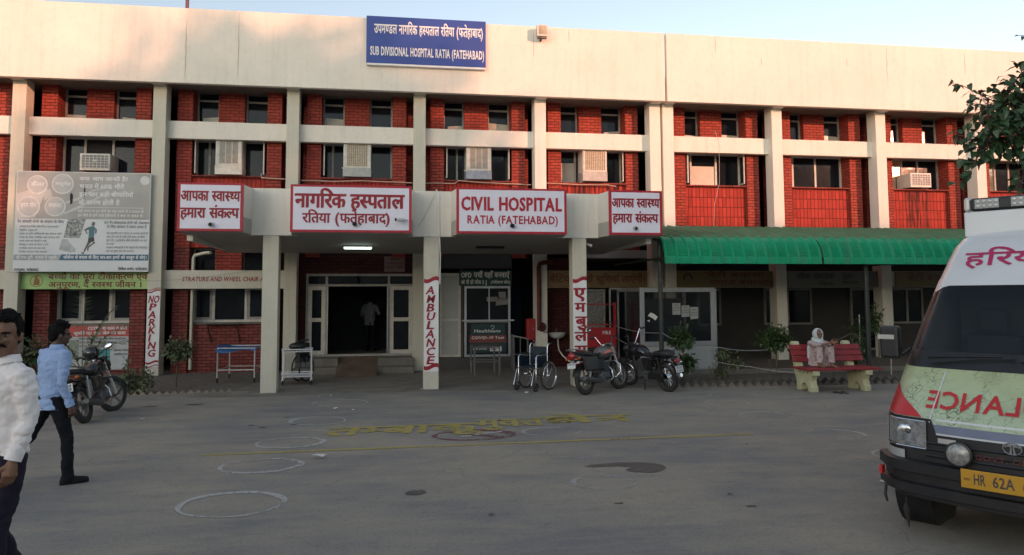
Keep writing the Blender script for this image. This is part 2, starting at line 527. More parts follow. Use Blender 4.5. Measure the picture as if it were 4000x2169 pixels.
M['crack'] = mat('plaster_crack', (.33, .29, .23, 1), .9)
M['ground'] = ground_mat()
M['apron'] = mat('dusty_concrete', (.195, .175, .145, 1), .85, var=.2, vs=2.2, bp=.004, bs=60, dirt=('4d463b', .6))
M['soil'] = mat('dry_soil', (.15, .13, .105, 1), .95, var=.35, vs=5, bp=.02, bs=30)
M['plinth'] = mat('grey_plinth', (.17, .155, .13, 1), .8, var=.2, vs=4, dirt=('4a4237', .5))
M['chalk'] = worn_paint('worn_white_road_paint', (.46, .45, .42, 1), .5)
M['chalk_faint'] = worn_paint('faint_white_road_paint', (.40, .39, .37, 1), .35)
M['yellowroad'] = worn_paint('worn_yellow_road_paint', (.42, .34, .10, 1), .85)
M['redroad'] = worn_paint('worn_red_road_paint', (.19, .07, .075, 1), .3)
M['wet'] = mat('damp_stain', (.085, .077, .068, 1), .6, var=.2, vs=8)

gr = MB()
gr.add([(-160, -160, 0), (160, -160, 0), (160, 160, 0), (-160, 160, 0)], [(0, 1, 2, 3)])
ground = tag(gr.build('ground', M['ground']), 'grey worn asphalt forecourt with painted circles', kind='structure')
ap = MB()
ap.add([(-4.0, -4.35, .004), (-2.4, -4.45, .004), (1, -4.2, .004), (5.0, -4.35, .004), (5.9, -4.5, .004), (5.9, .55, .004), (-4.0, .55, .004)], [tuple(range(7))])
tag(ap.build('apron', M['apron']), 'dusty concrete floor under the entrance portico', kind='structure')
sb = MB()
sb.add([(-9.3, -4.45, .008), (-5.3, -4.02, .008), (-3.3, -3.72, .008), (-2.75, -.2, .008), (-2.75, .95, .008), (-16, .95, .008), (-16, -4.6, .008)], [tuple(range(7))])
tag(sb.build('left_soil_bed', M['soil']), 'bare soil bed below the billboard wall', kind='structure')
sb = MB()
sb.add([(5.9, -4.5, .008), (12, -4.85, .008), (18, -5.0, .008), (26, -5.2, .008), (26, -2.3, .008), (5.9, -2.3, .008)], [tuple(range(6))])
tag(sb.build('right_soil_bed', M['soil']), 'bare soil bed in front of the verandah', kind='structure')
kb = MB(); kb.bar((-5.6, -4.25, .02), (-2.85, -3.88, .02), .07, .05)
tag(kb.build('kerb_strip', M['apron'], bevel=.008), 'thin pale kerb in front of the left brick edging', kind='structure')
vf = MB()
vf.box(5.2, 26, -2.3, 3.2, -.05, .13)
tag(vf.build('verandah_floor', M['plinth'], bevel=.01), 'raised grey verandah floor under the green canopy', kind='structure')

def ring(cx, cy, rx, ry, w, seed, gap=None, z=.005):
    rnd = random.Random(seed); mb = MB(); n = 64; vs = []; fs = []
    ph = [rnd.uniform(0, 6.28) for _ in range(4)]
    for i in range(n):
        a = 2 * math.pi * i / n
        j = 1 + .02 * math.sin(2 * a + ph[0]) + .012 * math.sin(5 * a + ph[1])
        ww = w * (1 + .5 * math.sin(a + ph[2]) + .2 * math.sin(7 * a + ph[3]))
        for q in (-.5, .5):
            vs.append((cx + math.cos(a) * (rx * j + q * ww), cy + math.sin(a) * (ry * j + q * ww), z))
    for i in range(n):
        if gap and gap[0] < i / n < gap[1]: continue
        k = (i + 1) % n
        fs.append((2 * i, 2 * i + 1, 2 * k + 1, 2 * k))
    mb.add(vs, fs); return mb
circles = [(-1.48, -12.41, .49, .43, .06, 0, None), (-1.48, -10.77, .46, .36, .06, 0, None), (-1.32, -9.4, .44, .36, .055, 0, None), (-1.11, -7.64, .435, .40, .05, 0, None),
           (-.87, -5.66, .50, .44, .045, 0, None), (-.86, -4.62, .52, .40, .035, 1, (.55, .95)), (2.38, -9.21, .42, .33, .045, 1, (-.1, .15)), (2.33, -10.71, .34, .29, .03, 1, (.05, .3)),
           (2.29, -12.21, .34, .28, .04, 1, (.2, .33)), (6.03, -5.74, .36, .30, .03, 1, None), (6.2, -6.94, .40, .31, .035, 0, None), (6.2, -8.37, .43, .36, .05, 0, None),
           (6.31, -10.09, .43, .375, .04, 0, None), (6.38, -11.5, .40, .33, .04, 0, None), (2.63, -5.7, .56, .43, .025, 1, (.3, .8)), (-2.1, -14.2, .5, .42, .06, 1, None)]
for i, (cx, cy, rx, ry, w, faint, gap) in enumerate(circles):
    ring(cx, cy, rx, ry, w, 30 + i, gap).build('painted_circle', M['chalk_faint' if faint else 'chalk'], ground, fix=False)
yl = MB()
n = 24; vs = []; fs = []
for i in range(n + 1):
    x = -2.31 + 7.5 * i / n; y = -10.04 + .17 * i / n + .012 * math.sin(i * 1.7)
    vs += [(x, y - .045, .005), (x, y + .045, .005)]
    if i: fs.append((2 * i - 2, 2 * i, 2 * i + 1, 2 * i - 1))
yl.add(vs, fs)
yl.build('painted_line', M['yellowroad'], ground, fix=False)
lettering(ground, 'road_lettering', [('तम्बाकू', -.92, -8.98, 2.2, .62, .12, .04), ('मुक्त', 1.34, -8.72, 1.05, .62, .1, .04), ('क्षेत्र', 2.42, -8.6, 1.5, .58, .05, .04)], M['yellowroad'],
          ((0, 0, .005), (1, .03, 0), (0, 1, 0), (0, 0, 1)), lift=.002)
ring(1.2, -9.27, .56, .36, .12, 77).build('painted_ring', M['redroad'], ground, fix=False)
nb = MB()
nb.add([(.82, -9.02, .007), (.92, -8.95, .007), (1.68, -9.5, .007), (1.58, -9.57, .007)], [(0, 1, 2, 3)])
nb.build('painted_ring_bar', M['redroad'], ground, fix=False)
wb = MB()
for x0, y0, x1, y1, w in ((1.24, -9.28, 1.66, -9.08, .09), (1.02, -9.40, 1.18, -9.35, .09)):
    d = Vector((y0 - y1, x1 - x0, 0)).normalized() * w / 2
    wb.add([(x0 + d.x, y0 + d.y, .009), (x0 - d.x, y0 - d.y, .009), (x1 - d.x, y1 - d.y, .009), (x1 + d.x, y1 + d.y, .009)], [(0, 1, 2, 3)])
wb.build('painted_cigarette', M['chalk'], ground, fix=False)
def blob(pts, z=.006, seed=1, k=4):
    rnd = random.Random(seed); out = []
    P = [Vector((x, y, z)) for x, y in pts]; n = len(P)
    for i in range(n):
        p0, p1, p2, p3 = P[i - 1], P[i], P[(i + 1) % n], P[(i + 2) % n]
        for s in range(k):
            u = s / k
            q = .5 * ((2 * p1) + (-p0 + p2) * u + (2 * p0 - 5 * p1 + 4 * p2 - p3) * u * u + (-p0 + 3 * p1 - 3 * p2 + p3) * u ** 3)
            q += Vector((rnd.uniform(-.012, .012), rnd.uniform(-.012, .012), 0)); q.z = z
            out.append(q)
    mb = MB(); mb.add(out, [tuple(range(len(out)))]); return mb
blob([(2.28, -11.46), (2.45, -11.36), (2.75, -11.33), (3.05, -11.38), (3.2, -11.53), (3.14, -11.74), (2.95, -11.87), (2.76, -11.8), (2.7, -11.7), (2.8, -11.58), (2.62, -11.5), (2.4, -11.5)]).build('damp_stain', M['wet'], ground, fix=False)
blob([(.18, -12.28), (.26, -12.2), (.36, -12.22), (.38, -12.3), (.3, -12.38), (.2, -12.36)], seed=4).build('damp_stain', M['wet'], ground, fix=False)
for i, (x, y, r) in enumerate([(-1.65, -7.2, .05), (-1.45, -7.9, .07), (-1.9, -8.1, .06), (-2.1, -7.9, .05), (-.6, -4.9, .06), (-.75, -5.05, .07), (-4.3, -5.5, .14), (-3.55, -5.4, .17), (3.4, -13.3, .06), (2.2, -13.0, .05)]):
    blob([(x - r, y), (x, y + r * .5), (x + r, y + .01), (x + .02, y - r * .5)], seed=i + 9).build('dark_spot', M['wet'], ground, fix=False)

# ------------------------------------------------------------------ hospital building
B = 3.3493
XS = [-9.2508 + B * i for i in range(-2, 6)] + [7.89 + B * i for i in range(0, 6)]
ZT, ZB = 9.42, 7.45            # parapet
BT, BB = 6.60, 6.135           # upper beam
LT, LB = 2.68, 2.20            # lower beam
hosp = thing('hospital_building', 'two-storey hospital with red brick bays, cream columns and a tall cream parapet', 'building', (0, 0, 0))
for a, b in ((-15.95, 7.675), (7.735, 26.0)):
    mb = MB(); mb.box(a, b, -.38, -.22, ZB, ZT); mb.build('parapet', M['cream'], hosp, bevel=.012)
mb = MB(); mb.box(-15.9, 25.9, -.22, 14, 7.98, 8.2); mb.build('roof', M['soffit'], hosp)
mb = MB(); mb.box(-15.9, 7.67, -.215, 1.3, 7.52, 7.6); mb.box(7.74, 25.9, -.215, 1.3, 7.52, 7.6); mb.build('recess_shade_slab', M['plinth'], hosp)  # slab added below the roof to cut bounced light in the window recesses
for i, x in enumerate(XS):
    mb = MB(); mb.box(x - .162, x + .162, 0, .42, 0, 7.978); mb.box(x - .158, x + .158, -.219, -.001, ZB + .004, 7.978)
    col = mb.build('column', M['cream_old'] if i < 6 else M['cream'], hosp, bevel=.008)
    if i == 3: c_nopark = col
for x_, z0_, z1_ in ((3.9, 8.5, 9.3), (4.9, 9.0, 9.4), (1.5, 8.2, 8.9), (10.6, 8.6, 8.85), (13.3, 8.7, 8.95), (14.6, 8.3, 9.35), (17.2, 8.6, 9.3), (-5.2, 7.5, 9.2), (-3.9, 7.6, 9.38), (9.2, 8.9, 9.4)):
    rc_ = random.Random(int(x_ * 10)); mb = MB(); n_ = 9; vs_ = []; fs_ = []
    for k_ in range(n_ + 1):
        u_ = k_ / n_; xx_ = x_ + rc_.uniform(-.012, .012); w_ = .006 * math.sin(math.pi * u_) + .0015
        vs_ += [(xx_ - w_, -.3835, z0_ + (z1_ - z0_) * u_), (xx_ + w_, -.3835, z0_ + (z1_ - z0_) * u_)]
        if k_: fs_.append((2 * k_ - 2, 2 * k_ - 1, 2 * k_ + 1, 2 * k_))
    mb.add(vs_, fs_); mb.build('plaster_crack', M['crack'], hosp, fix=False)
def bays():
    for i in range(len(XS) - 1):
        if i == 7: continue          # expansion joint between twin columns
        yield i, XS[i], XS[i + 1]
def frame_mb(mb, x0, x1, z0, z1, y, w=.05, d=.06, vs=(), hs=()):
    mb.box(x0, x1, y, y + d, z0, z0 + w); mb.box(x0, x1, y, y + d, z1 - w, z1)
    mb.box(x0, x0 + w, y, y + d, z0 + w, z1 - w); mb.box(x1 - w, x1, y, y + d, z0 + w, z1 - w)
    for v in vs: mb.box(v - w / 2, v + w / 2, y + .002, y + d - .002, z0 + w, z1 - w)
    for h in hs: mb.box(x0 + w, x1 - w, y + .004, y + d - .004, h - w / 2, h + w / 2)
    return mb
def pane(parent, x0, x1, z0, z1, y, m, tilt=0):
    mb = MB(); mb.box(x0, x1, y + tilt, y + .012 + tilt, z0, z1); return mb.build('pane', m, parent)
rw = random.Random(5)
for i, x0, x1 in bays():
    a, b = x0 + .162, x1 - .162
    ground_brick = i <= 3
    # rear brick wall, with the window openings left free in front of a dark interior
    zlo = 0 if ground_brick else 3.05
    mb = MB()
    y0, y1 = 1.02, 1.2
    pl, pr = x0 + .32, x1 - .35
    mb.box(a, pl + .3, y0, y1, zlo, 7.975); mb.box(pr - .3, b, y0, y1, zlo, 7.975)
    mb.build('rear_brick_wall', M['brick_old'], hosp)
    for px0, px1 in ((x0 + .32, x0 + .70), (x0 + 2.62, x0 + 3.0)):
        mb = MB(); mb.box(px0, px1, .49, 1.018, zlo if not ground_brick else 3.3, 7.976); mb.build('brick_pier', M['brick'], hosp)
        if ground_brick:
            mb = MB(); mb.box(px0, px1, .491, 1.017, 0, 3.298); mb.build('brick_pier', M['brick_shade'], hosp)
    mb = MB(); mb.box(x0 + 1.30, x0 + 1.98, .76, 1.0, 6.25, 7.976); mb.build('brick_pier', M['brick'], hosp)
    mb = MB(); mb.box(x0 + .702, x0 + 2.618, .6, .99, 3.3, 5.19); mb.build('tile_panel', M['tile'], hosp)
    mb = MB(); mb.box(a - .06, b + .06, .22, .40, BB, BT); mb.build('beam', M['cream'], hosp, bevel=.01)
    mb = MB(); mb.box(x0 + .66, x0 + 2.66, .5, 1.05, 5.19, 5.225); mb.build('window_sill', M['brick_old'], hosp)
    # two narrow windows above the beam
    for wx0, wx1 in ((x0 + .70, x0 + 1.30), (x0 + 1.98, x0 + 2.62)):
        fr = frame_mb(MB(), wx0, wx1, 6.3, 7.96, .955, .05, .06, hs=(7.34,)).build('window', M['frame'], hosp)
        pane(fr, wx0 + .05, wx1 - .05, 7.365, 7.91, .985, M['glass'])
        pane(fr, wx0 + .05, wx1 - .05, 6.35, 7.315, .985, M['glass'])
        if rw.random() < .85:
            h = rw.uniform(6.72, 6.95)
            sm = MB(); z2 = h + rw.uniform(-.05, .05)
            q0 = wx0 + (.05 if rw.random() < .6 else .14)
            sm.add([(q0, .98, 6.36), (wx1 - .05, .98, 6.36), (wx1 - .05, .98, h), (q0, .98, z2)], [(0, 1, 2, 3)])
            sm.build('paper_blind', M['glass_pale'], fr)
# the wide windows below the beam: (bay index, mullion offsets, pane materials, open sash?)
W_ = {0: ((1.1, 1.8), 'ggg', ''), 1: ((1.1, 1.8), 'ggg', ''), 2: ((1.24, 1.94), 'gdg', ''), 3: ((1.05, 1.85), 'kkg', 'lr'), 4: ((.98, 1.78), 'kkg', 'l'), 5: ((1.1, 1.9), 'kgg', 'lr'),
      6: ((1.22, 2.05), 'pgk', 'r'), 8: ((1.05, 1.85), 'kpk', 'lr'), 9: ((1.0, 1.75), 'pgg', ''), 10: ((1.35, 1.9), 'fgg', ''), 11: ((1.3, 1.8), 'fgg', ''), 12: ((1.1, 1.9), 'ggg', '')}
PM = {'g': 'glass', 'd': 'dark', 'k': 'glass_deep', 'p': 'glass_pale', 'f': 'glass_film'}
for i, x0, x1 in bays():
    mu, pk, op = W_[i]
    wx0, wx1 = x0 + .70, x0 + 2.62
    fr = frame_mb(MB(), wx0, wx1, 5.226, 6.24, .93, .055, .07, vs=[x0 + v for v in mu]).build('window', M['frame_light' if i in (2, 8, 9) else 'frame'], hosp)
    ed = [wx0] + [x0 + v for v in mu] + [wx1]
    for k in range(3):
        zt = 6.185
        if pk[k] == 'p':
            pane(fr, ed[k] + .03, ed[k + 1] - .03, 5.28, 5.86, .965, M['glass_pale']); pane(fr, ed[k] + .03, ed[k + 1] - .03, 5.86, zt, .968, M['glass'])
        else:
            pane(fr, ed[k] + .03, ed[k + 1] - .03, 5.28, zt, .965, M[PM[pk[k]]])
    for c in op:                       # casement sashes standing open
        xh = wx0 + .02 if c == 'l' else wx1 - .02
        s = 1 if c == 'l' else -1
        mb = MB(); w = .44; an = R(82)
        ux, uy = math.cos(an) * s, -math.sin(an)
        for d0, d1, z0, z1 in ((0, w, 5.28, 5.33), (0, w, 6.13, 6.18), (0, .05, 5.33, 6.13), (w - .05, w, 5.33, 6.13)):
            p = [(xh + ux * d0, .93 + uy * d0), (xh + ux * d1, .93 + uy * d1)]
            nx, ny = -uy * .015, ux * .015
            vs = [(px + sg * nx, py + sg * ny, z) for z in (z0, z1) for (px, py), sg in ((p[0], -1), (p[1], -1), (p[1], 1), (p[0], 1))]
            mb.add(vs, [(0, 3, 2, 1), (4, 5, 6, 7), (0, 1, 5, 4), (1, 2, 6, 5), (2, 3, 7, 6), (3, 0, 4, 7)])
        sa = mb.build('open_sash', M['frame_light'], fr)
        mb = MB(); mb.add([(xh + ux * .05, .93 + uy * .05, 5.33), (xh + ux * (w - .05), .93 + uy * (w - .05), 5.33), (xh + ux * (w - .05), .93 + uy * (w - .05), 6.13), (xh + ux * .05, .93 + uy * .05, 6.13)], [(0, 1, 2, 3)])
        mb.build('sash_pane', M['glass'], fr, fix=False)
# ground floor: brick bays on the left
for i, x0, x1 in bays():
    a, b = x0 + .162, x1 - .162
    if i not in (4, 5):
        mb = MB(); mb.box(a - .06, b + .06, .2, .40, LB, LT)
        bm_ = mb.build('beam', M['cream_old'], hosp, bevel=.01)
        if i == 3: c_str = bm_
    if i <= 3:
        mb = MB(); mb.box(x0 + .702, x0 + 2.618, .6, .99, 0, 1.27); mb.build('brick_wall', M['brick_shade'], hosp)
        mb = MB(); mb.box(x0 + .66, x0 + 2.66, .55, 1.05, 1.271, 1.305); mb.build('window_sill', M['plinth'], hosp)
        fr = frame_mb(MB(), x0 + .70, x0 + 2.62, 1.31, 2.3, .93, .065, .07, vs=(x0 + 1.33, x0 + 2.0) if i < 3 else (x0 + 1.25, x0 + 2.08)).build('window', M['frame_light'], hosp)
        for e0, e1 in (((.70, 1.33), (1.33, 2.0), (2.0, 2.62)) if i < 3 else ((.70, 1.25), (1.25, 2.08), (2.08, 2.62))):
            k = e0 == 1.33 or e0 == 1.25
            if not k:                  # glazed sash inside the frame
                frame_mb(MB(), x0 + e0 + .035, x0 + e1 - .035, 1.375, 2.235, .945, .07, .04).build('sash', M['frame'], fr)
            pane(fr, x0 + e0 + .04, x0 + e1 - .04, 1.38, 2.23, .972, M['glass_deep'] if k else M['glass'])
        for wx0, wx1 in ((x0 + .70, x0 + 1.30), (x0 + 1.98, x0 + 2.62)):
            fr = frame_mb(MB(), wx0, wx1, 2.5, 3.3, .955, .045, .06).build('window', M['frame'], hosp)
            pane(fr, wx0 + .045, wx1 - .045, 2.545, 3.255, .985, M['glass_deep'])
        mb = MB(); mb.box(x0 + 1.30, x0 + 1.98, .76, 1.0, 2.5, 3.3); mb.build('brick_pier', M['brick'], hosp)
for sx_ in (-16.1, 26.0):
    mb = MB(); mb.box(sx_, sx_ + .1, .45, 14, 0, 8.2); mb.build('side_wall', M['cream'], hosp)
mb = MB(); mb.box(-16, 26, 14, 14.15, 0, 8.2); mb.build('back_wall', M['cream'], hosp)
# dark core behind every opening, rear wall and the verandah ceiling
mb = MB(); mb.box(-15.9, 25.9, 3.2, 3.3, 0, 7.9); mb.build('rear_wall', M['dark'], hosp)
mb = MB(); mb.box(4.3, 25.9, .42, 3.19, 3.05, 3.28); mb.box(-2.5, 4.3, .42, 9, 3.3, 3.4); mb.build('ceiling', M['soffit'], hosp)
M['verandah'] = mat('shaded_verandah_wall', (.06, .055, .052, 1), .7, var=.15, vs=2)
mb = MB()
mb.box(5.3, 25.9, 2.95, 3.15, .13, 3.04)
mb.box(7.72, 7.9, .42, 2.94, .13, 3.04); mb.box(25.6, 25.88, .42, 2.94, .13, 3.04)
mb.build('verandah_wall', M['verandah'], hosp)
for x0, x1, z0 in ((8.6, 9.5, .13), (9.9, 10.7, 1.0), (12.2, 13.9, 1.0), (15.3, 16.3, .13), (16.8, 18, 1.0)):
    fr = frame_mb(MB(), x0, x1, z0, 2.2, 2.86, .07, .08, vs=((x0 + x1) / 2,) if x1 - x0 > 1 else ()).build('window' if z0 > .5 else 'door', M['frame'], hosp)
    mb = MB(); mb.box(x0 + .07, x1 - .07, 2.9, 2.93, z0 + .07, 2.13); mb.build('pane' if z0 > .5 else 'door_leaf', M['glass_deep'], fr)

# entrance hall
mb = MB()
mb.box(-2.5, -2.38, .62, 9, .38, 3.3); mb.box(.98, 1.1, .62, 9, .38, 3.3); mb.box(-2.5, 1.1, 9, 9.1, 0, 3.3)
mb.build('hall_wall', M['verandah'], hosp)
mb = MB(); mb.box(-2.39, .74, .602, 9, .2, .378)
mb.box(-2.39, -1.3, -.45, .6, 0, .17); mb.box(-2.39, -1.3, -.1, .6, .17, .376); mb.box(-.28, .66, -.53, .6, 0, .17); mb.box(-.28, .66, -.2, .6, .17, .376)
mb.build('entrance_steps', M['plinth'], hosp, bevel=.01)
M['ramp'] = mat('sun_tinted_ramp', (.17, .115, .08, 1), .7, var=.3, vs=3)  # warm brown stands in for sunlight lying on the ramp
mb = MB(); mb.add([(-1.298, -1.25, .006), (-.282, -1.25, .006), (-.282, .6, .374), (-1.298, .6, .374), (-1.298, .6, .006), (-.282, .6, .006)], [(0, 1, 2, 3), (0, 3, 4), (1, 5, 2), (2, 5, 4, 3)])
mb.build('ramp', M['ramp'], hosp)
mb = MB()
mb.box(-2.39, -2.2, .55, .62, .38, 3.3); mb.box(.70, .84, .55, .62, .38, 3.3); mb.box(-2.2, .70, .56, .62, 2.6, 3.3)
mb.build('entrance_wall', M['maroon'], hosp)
door = frame_mb(MB(), -2.2, .70, .38, 2.6, .5, .06, .09, vs=(-1.66, 0.0), hs=(2.29,)).build('entrance_door', M['frame'], hosp)
for x0, x1 in ((-2.14, -1.69), (.03, .64)):
    pf = frame_mb(MB(), x0, x1, .44, 2.26, .515, .10, .06, hs=(1.36,)).build('side_panel', M['frame_light'], door)
    for z0, z1 in ((.54, 1.30), (1.42, 2.16)):
        mb = MB(); mb.box(x0 + .1, x1 - .1, .54, .55, z0, z1); mb.build('glazing', M['glass_deep'], door)
for x0, x1 in ((-2.14, -1.69), (-1.63, -.85), (-.79, -.03), (.03, .64)):
    mb = MB(); mb.box(x0, x1, .54, .55, 2.34, 2.53); mb.build('transom_glazing', M['glass'], door)
for x in (-1.632, -.045):
    mb = MB(); mb.box(x, x + .018, .44, .50, .44, 2.25); mb.build('door_edge', M['alu'], door)

M['verandah2'] = mat('dim_paper', (.22, .22, .22, 1), .7)
# enquiry counter bay
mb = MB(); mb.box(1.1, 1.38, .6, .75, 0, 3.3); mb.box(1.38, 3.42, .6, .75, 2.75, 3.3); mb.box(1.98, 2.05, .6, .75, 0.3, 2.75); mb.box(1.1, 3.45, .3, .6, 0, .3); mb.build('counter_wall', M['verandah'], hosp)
wd = frame_mb(MB(), 1.39, 1.975, .31, 2.62, .58, .06, .08, hs=(1.33,)).build('flush_door', M['frame_light'], hosp)
mb = MB(); mb.box(1.45, 1.915, .62, .64, .37, 1.30); mb.box(1.45, 1.915, .62, .64, 1.36, 2.56); mb.build('door_leaf', M['alu_panel'], wd)
oc = frame_mb(MB(), 2.07, 3.36, .31, 2.26, .5, .06, .1, hs=(1.28,)).build('counter_frame', M['alu'], hosp)
mb = MB(); mb.box(2.13, 3.30, .55, .57, 1.31, 2.2); mb.build('counter_glass', M['glass_deep'], oc)
mb = MB(); mb.box(2.0, 3.44, .36, .5, 1.29, 1.33); mb.build('counter_shelf', M['alu'], oc)
mb = MB(); mb.box(2.13, 3.30, .55, .57, .37, 1.25); mb.build('counter_front', M['dark'], oc)
mb = MB(); mb.box(2.75, 2.78, .53, .55, 1.32, 2.2); mb.build('mullion', M['alu'], oc)
mb = MB()
for x, z, w, h, s in ((2.7, 1.83, .3, .13, 0), (2.95, 1.72, .34, .2, .1), (3.05, 1.9, .2, .2, -.1)):
    mb.add([(x, .545, z), (x + w, .545, z + s * .3), (x + w + s * .2, .545, z + h), (x + s * .2, .545, z + h)], [(0, 1, 2, 3)])
mb.build('paper_notice', M['verandah2'], oc, fix=False)
mb = MB(); mb.box(3.42, 4.0, 2.4, 2.5, 0, 3.3); mb.build('dark_passage_curtain', mat('navy_curtain', (.02, .03, .06, 1), .8), hosp)
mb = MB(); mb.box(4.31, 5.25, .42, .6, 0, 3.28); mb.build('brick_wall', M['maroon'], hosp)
# glazed openings between the basin and the cabin
gz = frame_mb(MB(), 5.3, 5.98, 1.0, 2.16, .1, .05, .06).build('lattice_window', M['frame'], hosp)
mb = MB(); mb.box(5.35, 5.93, .13, .14, 1.05, 2.1); mb.build('lattice', mat('pale_lattice', (.2, .2, .19, 1), .5, var=.6, vs=26), gz)
mb = MB(); mb.box(5.25, 7.33, .3, .4, 0.0, 1.0); mb.build('low_wall', M['verandah'], hosp)
gp = frame_mb(MB(), 5.98, 7.3, .1, 2.19, -.3, .035, .05, vs=(6.5,)).build('glazed_partition', M['alu'], hosp)
mb = MB(); mb.box(6.015, 7.265, -.28, -.27, .14, 2.15); mb.build('partition_glass', M['glass_deep'], gp)

# writing painted on the building
lettering(c_str, 'lettering', [('STRATURE AND WHEEL CHAIR AREA', -5.29, 2.395, 2.30, .115, .12, .02)], M['letter'], wallframe(.2))
def swash(mb, x0, x1, z, h, y, up=.05):
    n = 10; vs = []; fs = []
    for k in range(n + 1):
        u = k / n; dz = up * math.sin((u - .5) * math.pi * 1.6)
        vs += [(x0 + (x1 - x0) * u, y, z + dz), (x0 + (x1 - x0) * u, y, z + dz + h)]
        if k: fs.append((2 * k - 2, 2 * k, 2 * k + 1, 2 * k - 1))
    return mb.add(vs, fs)
xn = XS[3]
mb = MB(); mb.add([(xn - .155, -.003, .24), (xn + .155, -.003, .24), (xn + .155, -.003, 2.16), (xn - .155, -.003, 2.16)], [(0, 1, 2, 3)])
mb.build('white_band', M['white'], c_nopark, fix=False)
mb = MB(); swash(mb, xn - .155, xn + .155, 2.12, .035, -.006, .03); swash(mb, xn - .155, xn + .155, 2.18, .02, -.006, .03); swash(mb, xn - .155, xn + .155, .32, .05, -.006, .03); swash(mb, xn - .155, xn + .155, .24, .025, -.006, .03)
mb.build('painted_stripe', M['letter'], c_nopark, fix=False)
ls = [('NO', xn - .14, 1.845, .265, .18, .18, .04)]
for k, ch in enumerate('PARKING'):
    ls.append((ch, xn - .12, 1.655 - k * .194, .07 if ch == 'I' else .19, .17, .18, .04))
lettering(c_nopark, 'lettering', ls, M['letter'], wallframe(-.004))

# ------------------------------------------------------------------ entrance portico
port = thing('entrance_portico', 'cream concrete entrance portico on three square columns with boxed fascia', 'portico', (.9, -2, 0))
PO = port.location.copy()
def soff(y): return 3.285 - (y + 3.95) * .04 if y > -3.95 else 3.285
mb = MB(PO)
bx = [(-4.13, -2.916), (-1.967, .441), (1.398, 3.738), (4.704, 5.87)]
poly = []
for k, (a, b) in enumerate(bx):
    poly += [(a, -4.58), (b, -4.58)]
    if k < 3: poly += [(b + .07, -3.95), (bx[k + 1][0] - .07 * (k != 9), -3.95)]
poly += [(5.87, -.02), (-4.13, -.02)]
def zf(u, v, d): return (u, v, soff(v)) if d == 0 else (u, v, 3.6)
mb.prism(poly, zf, 0, 1)
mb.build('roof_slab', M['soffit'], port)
for a, b in bx:
    mb = MB(PO); mb.box(a, b, -4.585, -4.42, 3.292, 4.26); mb.build('fascia', M['cream'], port)
    for x in (a, b - .1):
        mb = MB(PO)
        s = .07 if x != a else -.07
        xx = b if x != a else a
        if xx in (-4.13, 5.87): s = 0
        t = -.1 if x != a else .1
        p = [(xx, -4.42), (xx + s, -3.955), (xx + s + t, -3.955), (xx + t, -4.42)]
        mb.prism(p, lambda u, v, d: (u, v, d), 3.288, 4.262); mb.build('fascia_return', M['cream'], port)
for k in range(3):
    a, b = bx[k][1] + .07, bx[k + 1][0] - .07
    mb = MB(PO); mb.box(a - .11, b + .11, -3.953, -3.8, 3.278, 4.27); mb.build('fascia', M['cream'], port)
for x, s in ((-4.13, .12), (5.75, .12)):
    mb = MB(PO); mb.box(x, x + s, -3.95, -.03, 3.15, 4.24); mb.build('fascia', M['cream'], port)
pcols = []
for x in (-2.455, .907, 4.2):
    mb = MB(PO); mb.box(x - .162, x + .162, -3.94, -3.62, 0, 3.275)
    pcols.append(mb.build('column', M['cream_old'], port, bevel=.008))
for c, x, word in ((pcols[1], .907, 'AMBULANCE'), (pcols[2], 4.2, None)):
    mb = MB(PO); mb.add([(x - .155, -3.944, .38), (x + .155, -3.944, .38), (x + .155, -3.944, 2.33), (x - .155, -3.944, 2.33)], [(0, 1, 2, 3)])
    mb.build('white_band', M['white'], c, fix=False)
    mb = MB(PO); swash(mb, x - .158, x + .158, 2.30, .085, -3.947, .035); swash(mb, x - .158, x + .158, .44, .085, -3.947, .035)
    mb.build('painted_stripe', M['letter'], c, fix=False)
    fr = ((-PO.x, -PO.y - 3.945, 0), (1, 0, 0), (0, 0, 1), (0, -1, 0))
    if word:
        lettering(c, 'lettering', [(ch, x - .12, 2.035 - i * .187, .19, .162, .22, .02 if ch == 'M' else .036) for i, ch in enumerate(word)], M['letter'], fr)
    else:
        fr = ((-PO.x + x + .0, -PO.y - 3.945, 0), (0, 0, -1), (1, 0, 0), (0, -1, 0))
        fr2 = ((-PO.x, -PO.y - 3.945, 0), (1, 0, 0), (0, 0, 1), (0, -1, 0))
        lettering(c, 'lettering', [('ए', x - .13, 1.93, .26, .22, .0, .045), ('म', x - .11, 1.63, .22, .19, .0, .045), ('बु', x - .10, 1.33, .23, .19, .0, .045), ('लें', x - .12, .99, .26, .19, .0, .045), ('स', x - .12, .68, .25, .2, .0, .045)], M['letter'], fr2)

# ------------------------------------------------------------------ green canopy over the verandah
def green_mat():
    m, t, p = nt('green_roof_sheet')
    vec = mapping(t)
    f = noise(t, vec, 1.4, 5); f2 = noise(t, mapping(t, (3, .4, .4)), 3, 6, .7)
    c = ramp(t, f, (.010, .27, .135, 1), (.016, .34, .18, 1), .3, .7)
    c = mix(t, ramp(t, f2, g(0), g(.6), .48, .75), c, (.10, .17, .12, 1))
    t.links.new(c, p.inputs['Base Color']); p.inputs['Roughness'].default_value = .5; p.inputs['Specular IOR Level'].default_value = .25
    return m
M['green'] = green_mat()
M['green_dust'] = mat('dusty_green_roof_sheet', (.08, .20, .115, 1), .6, var=.25, vs=2, stretch=(3, .5, 1), dirt=('5e6650', .4))
CX0, CX1 = 6.16, 20.0
can = thing('verandah_canopy', 'long green corrugated canopy with curved eave on dark posts', 'canopy', (12, -2, 0))
CO = can.location.copy()
P_ = .27
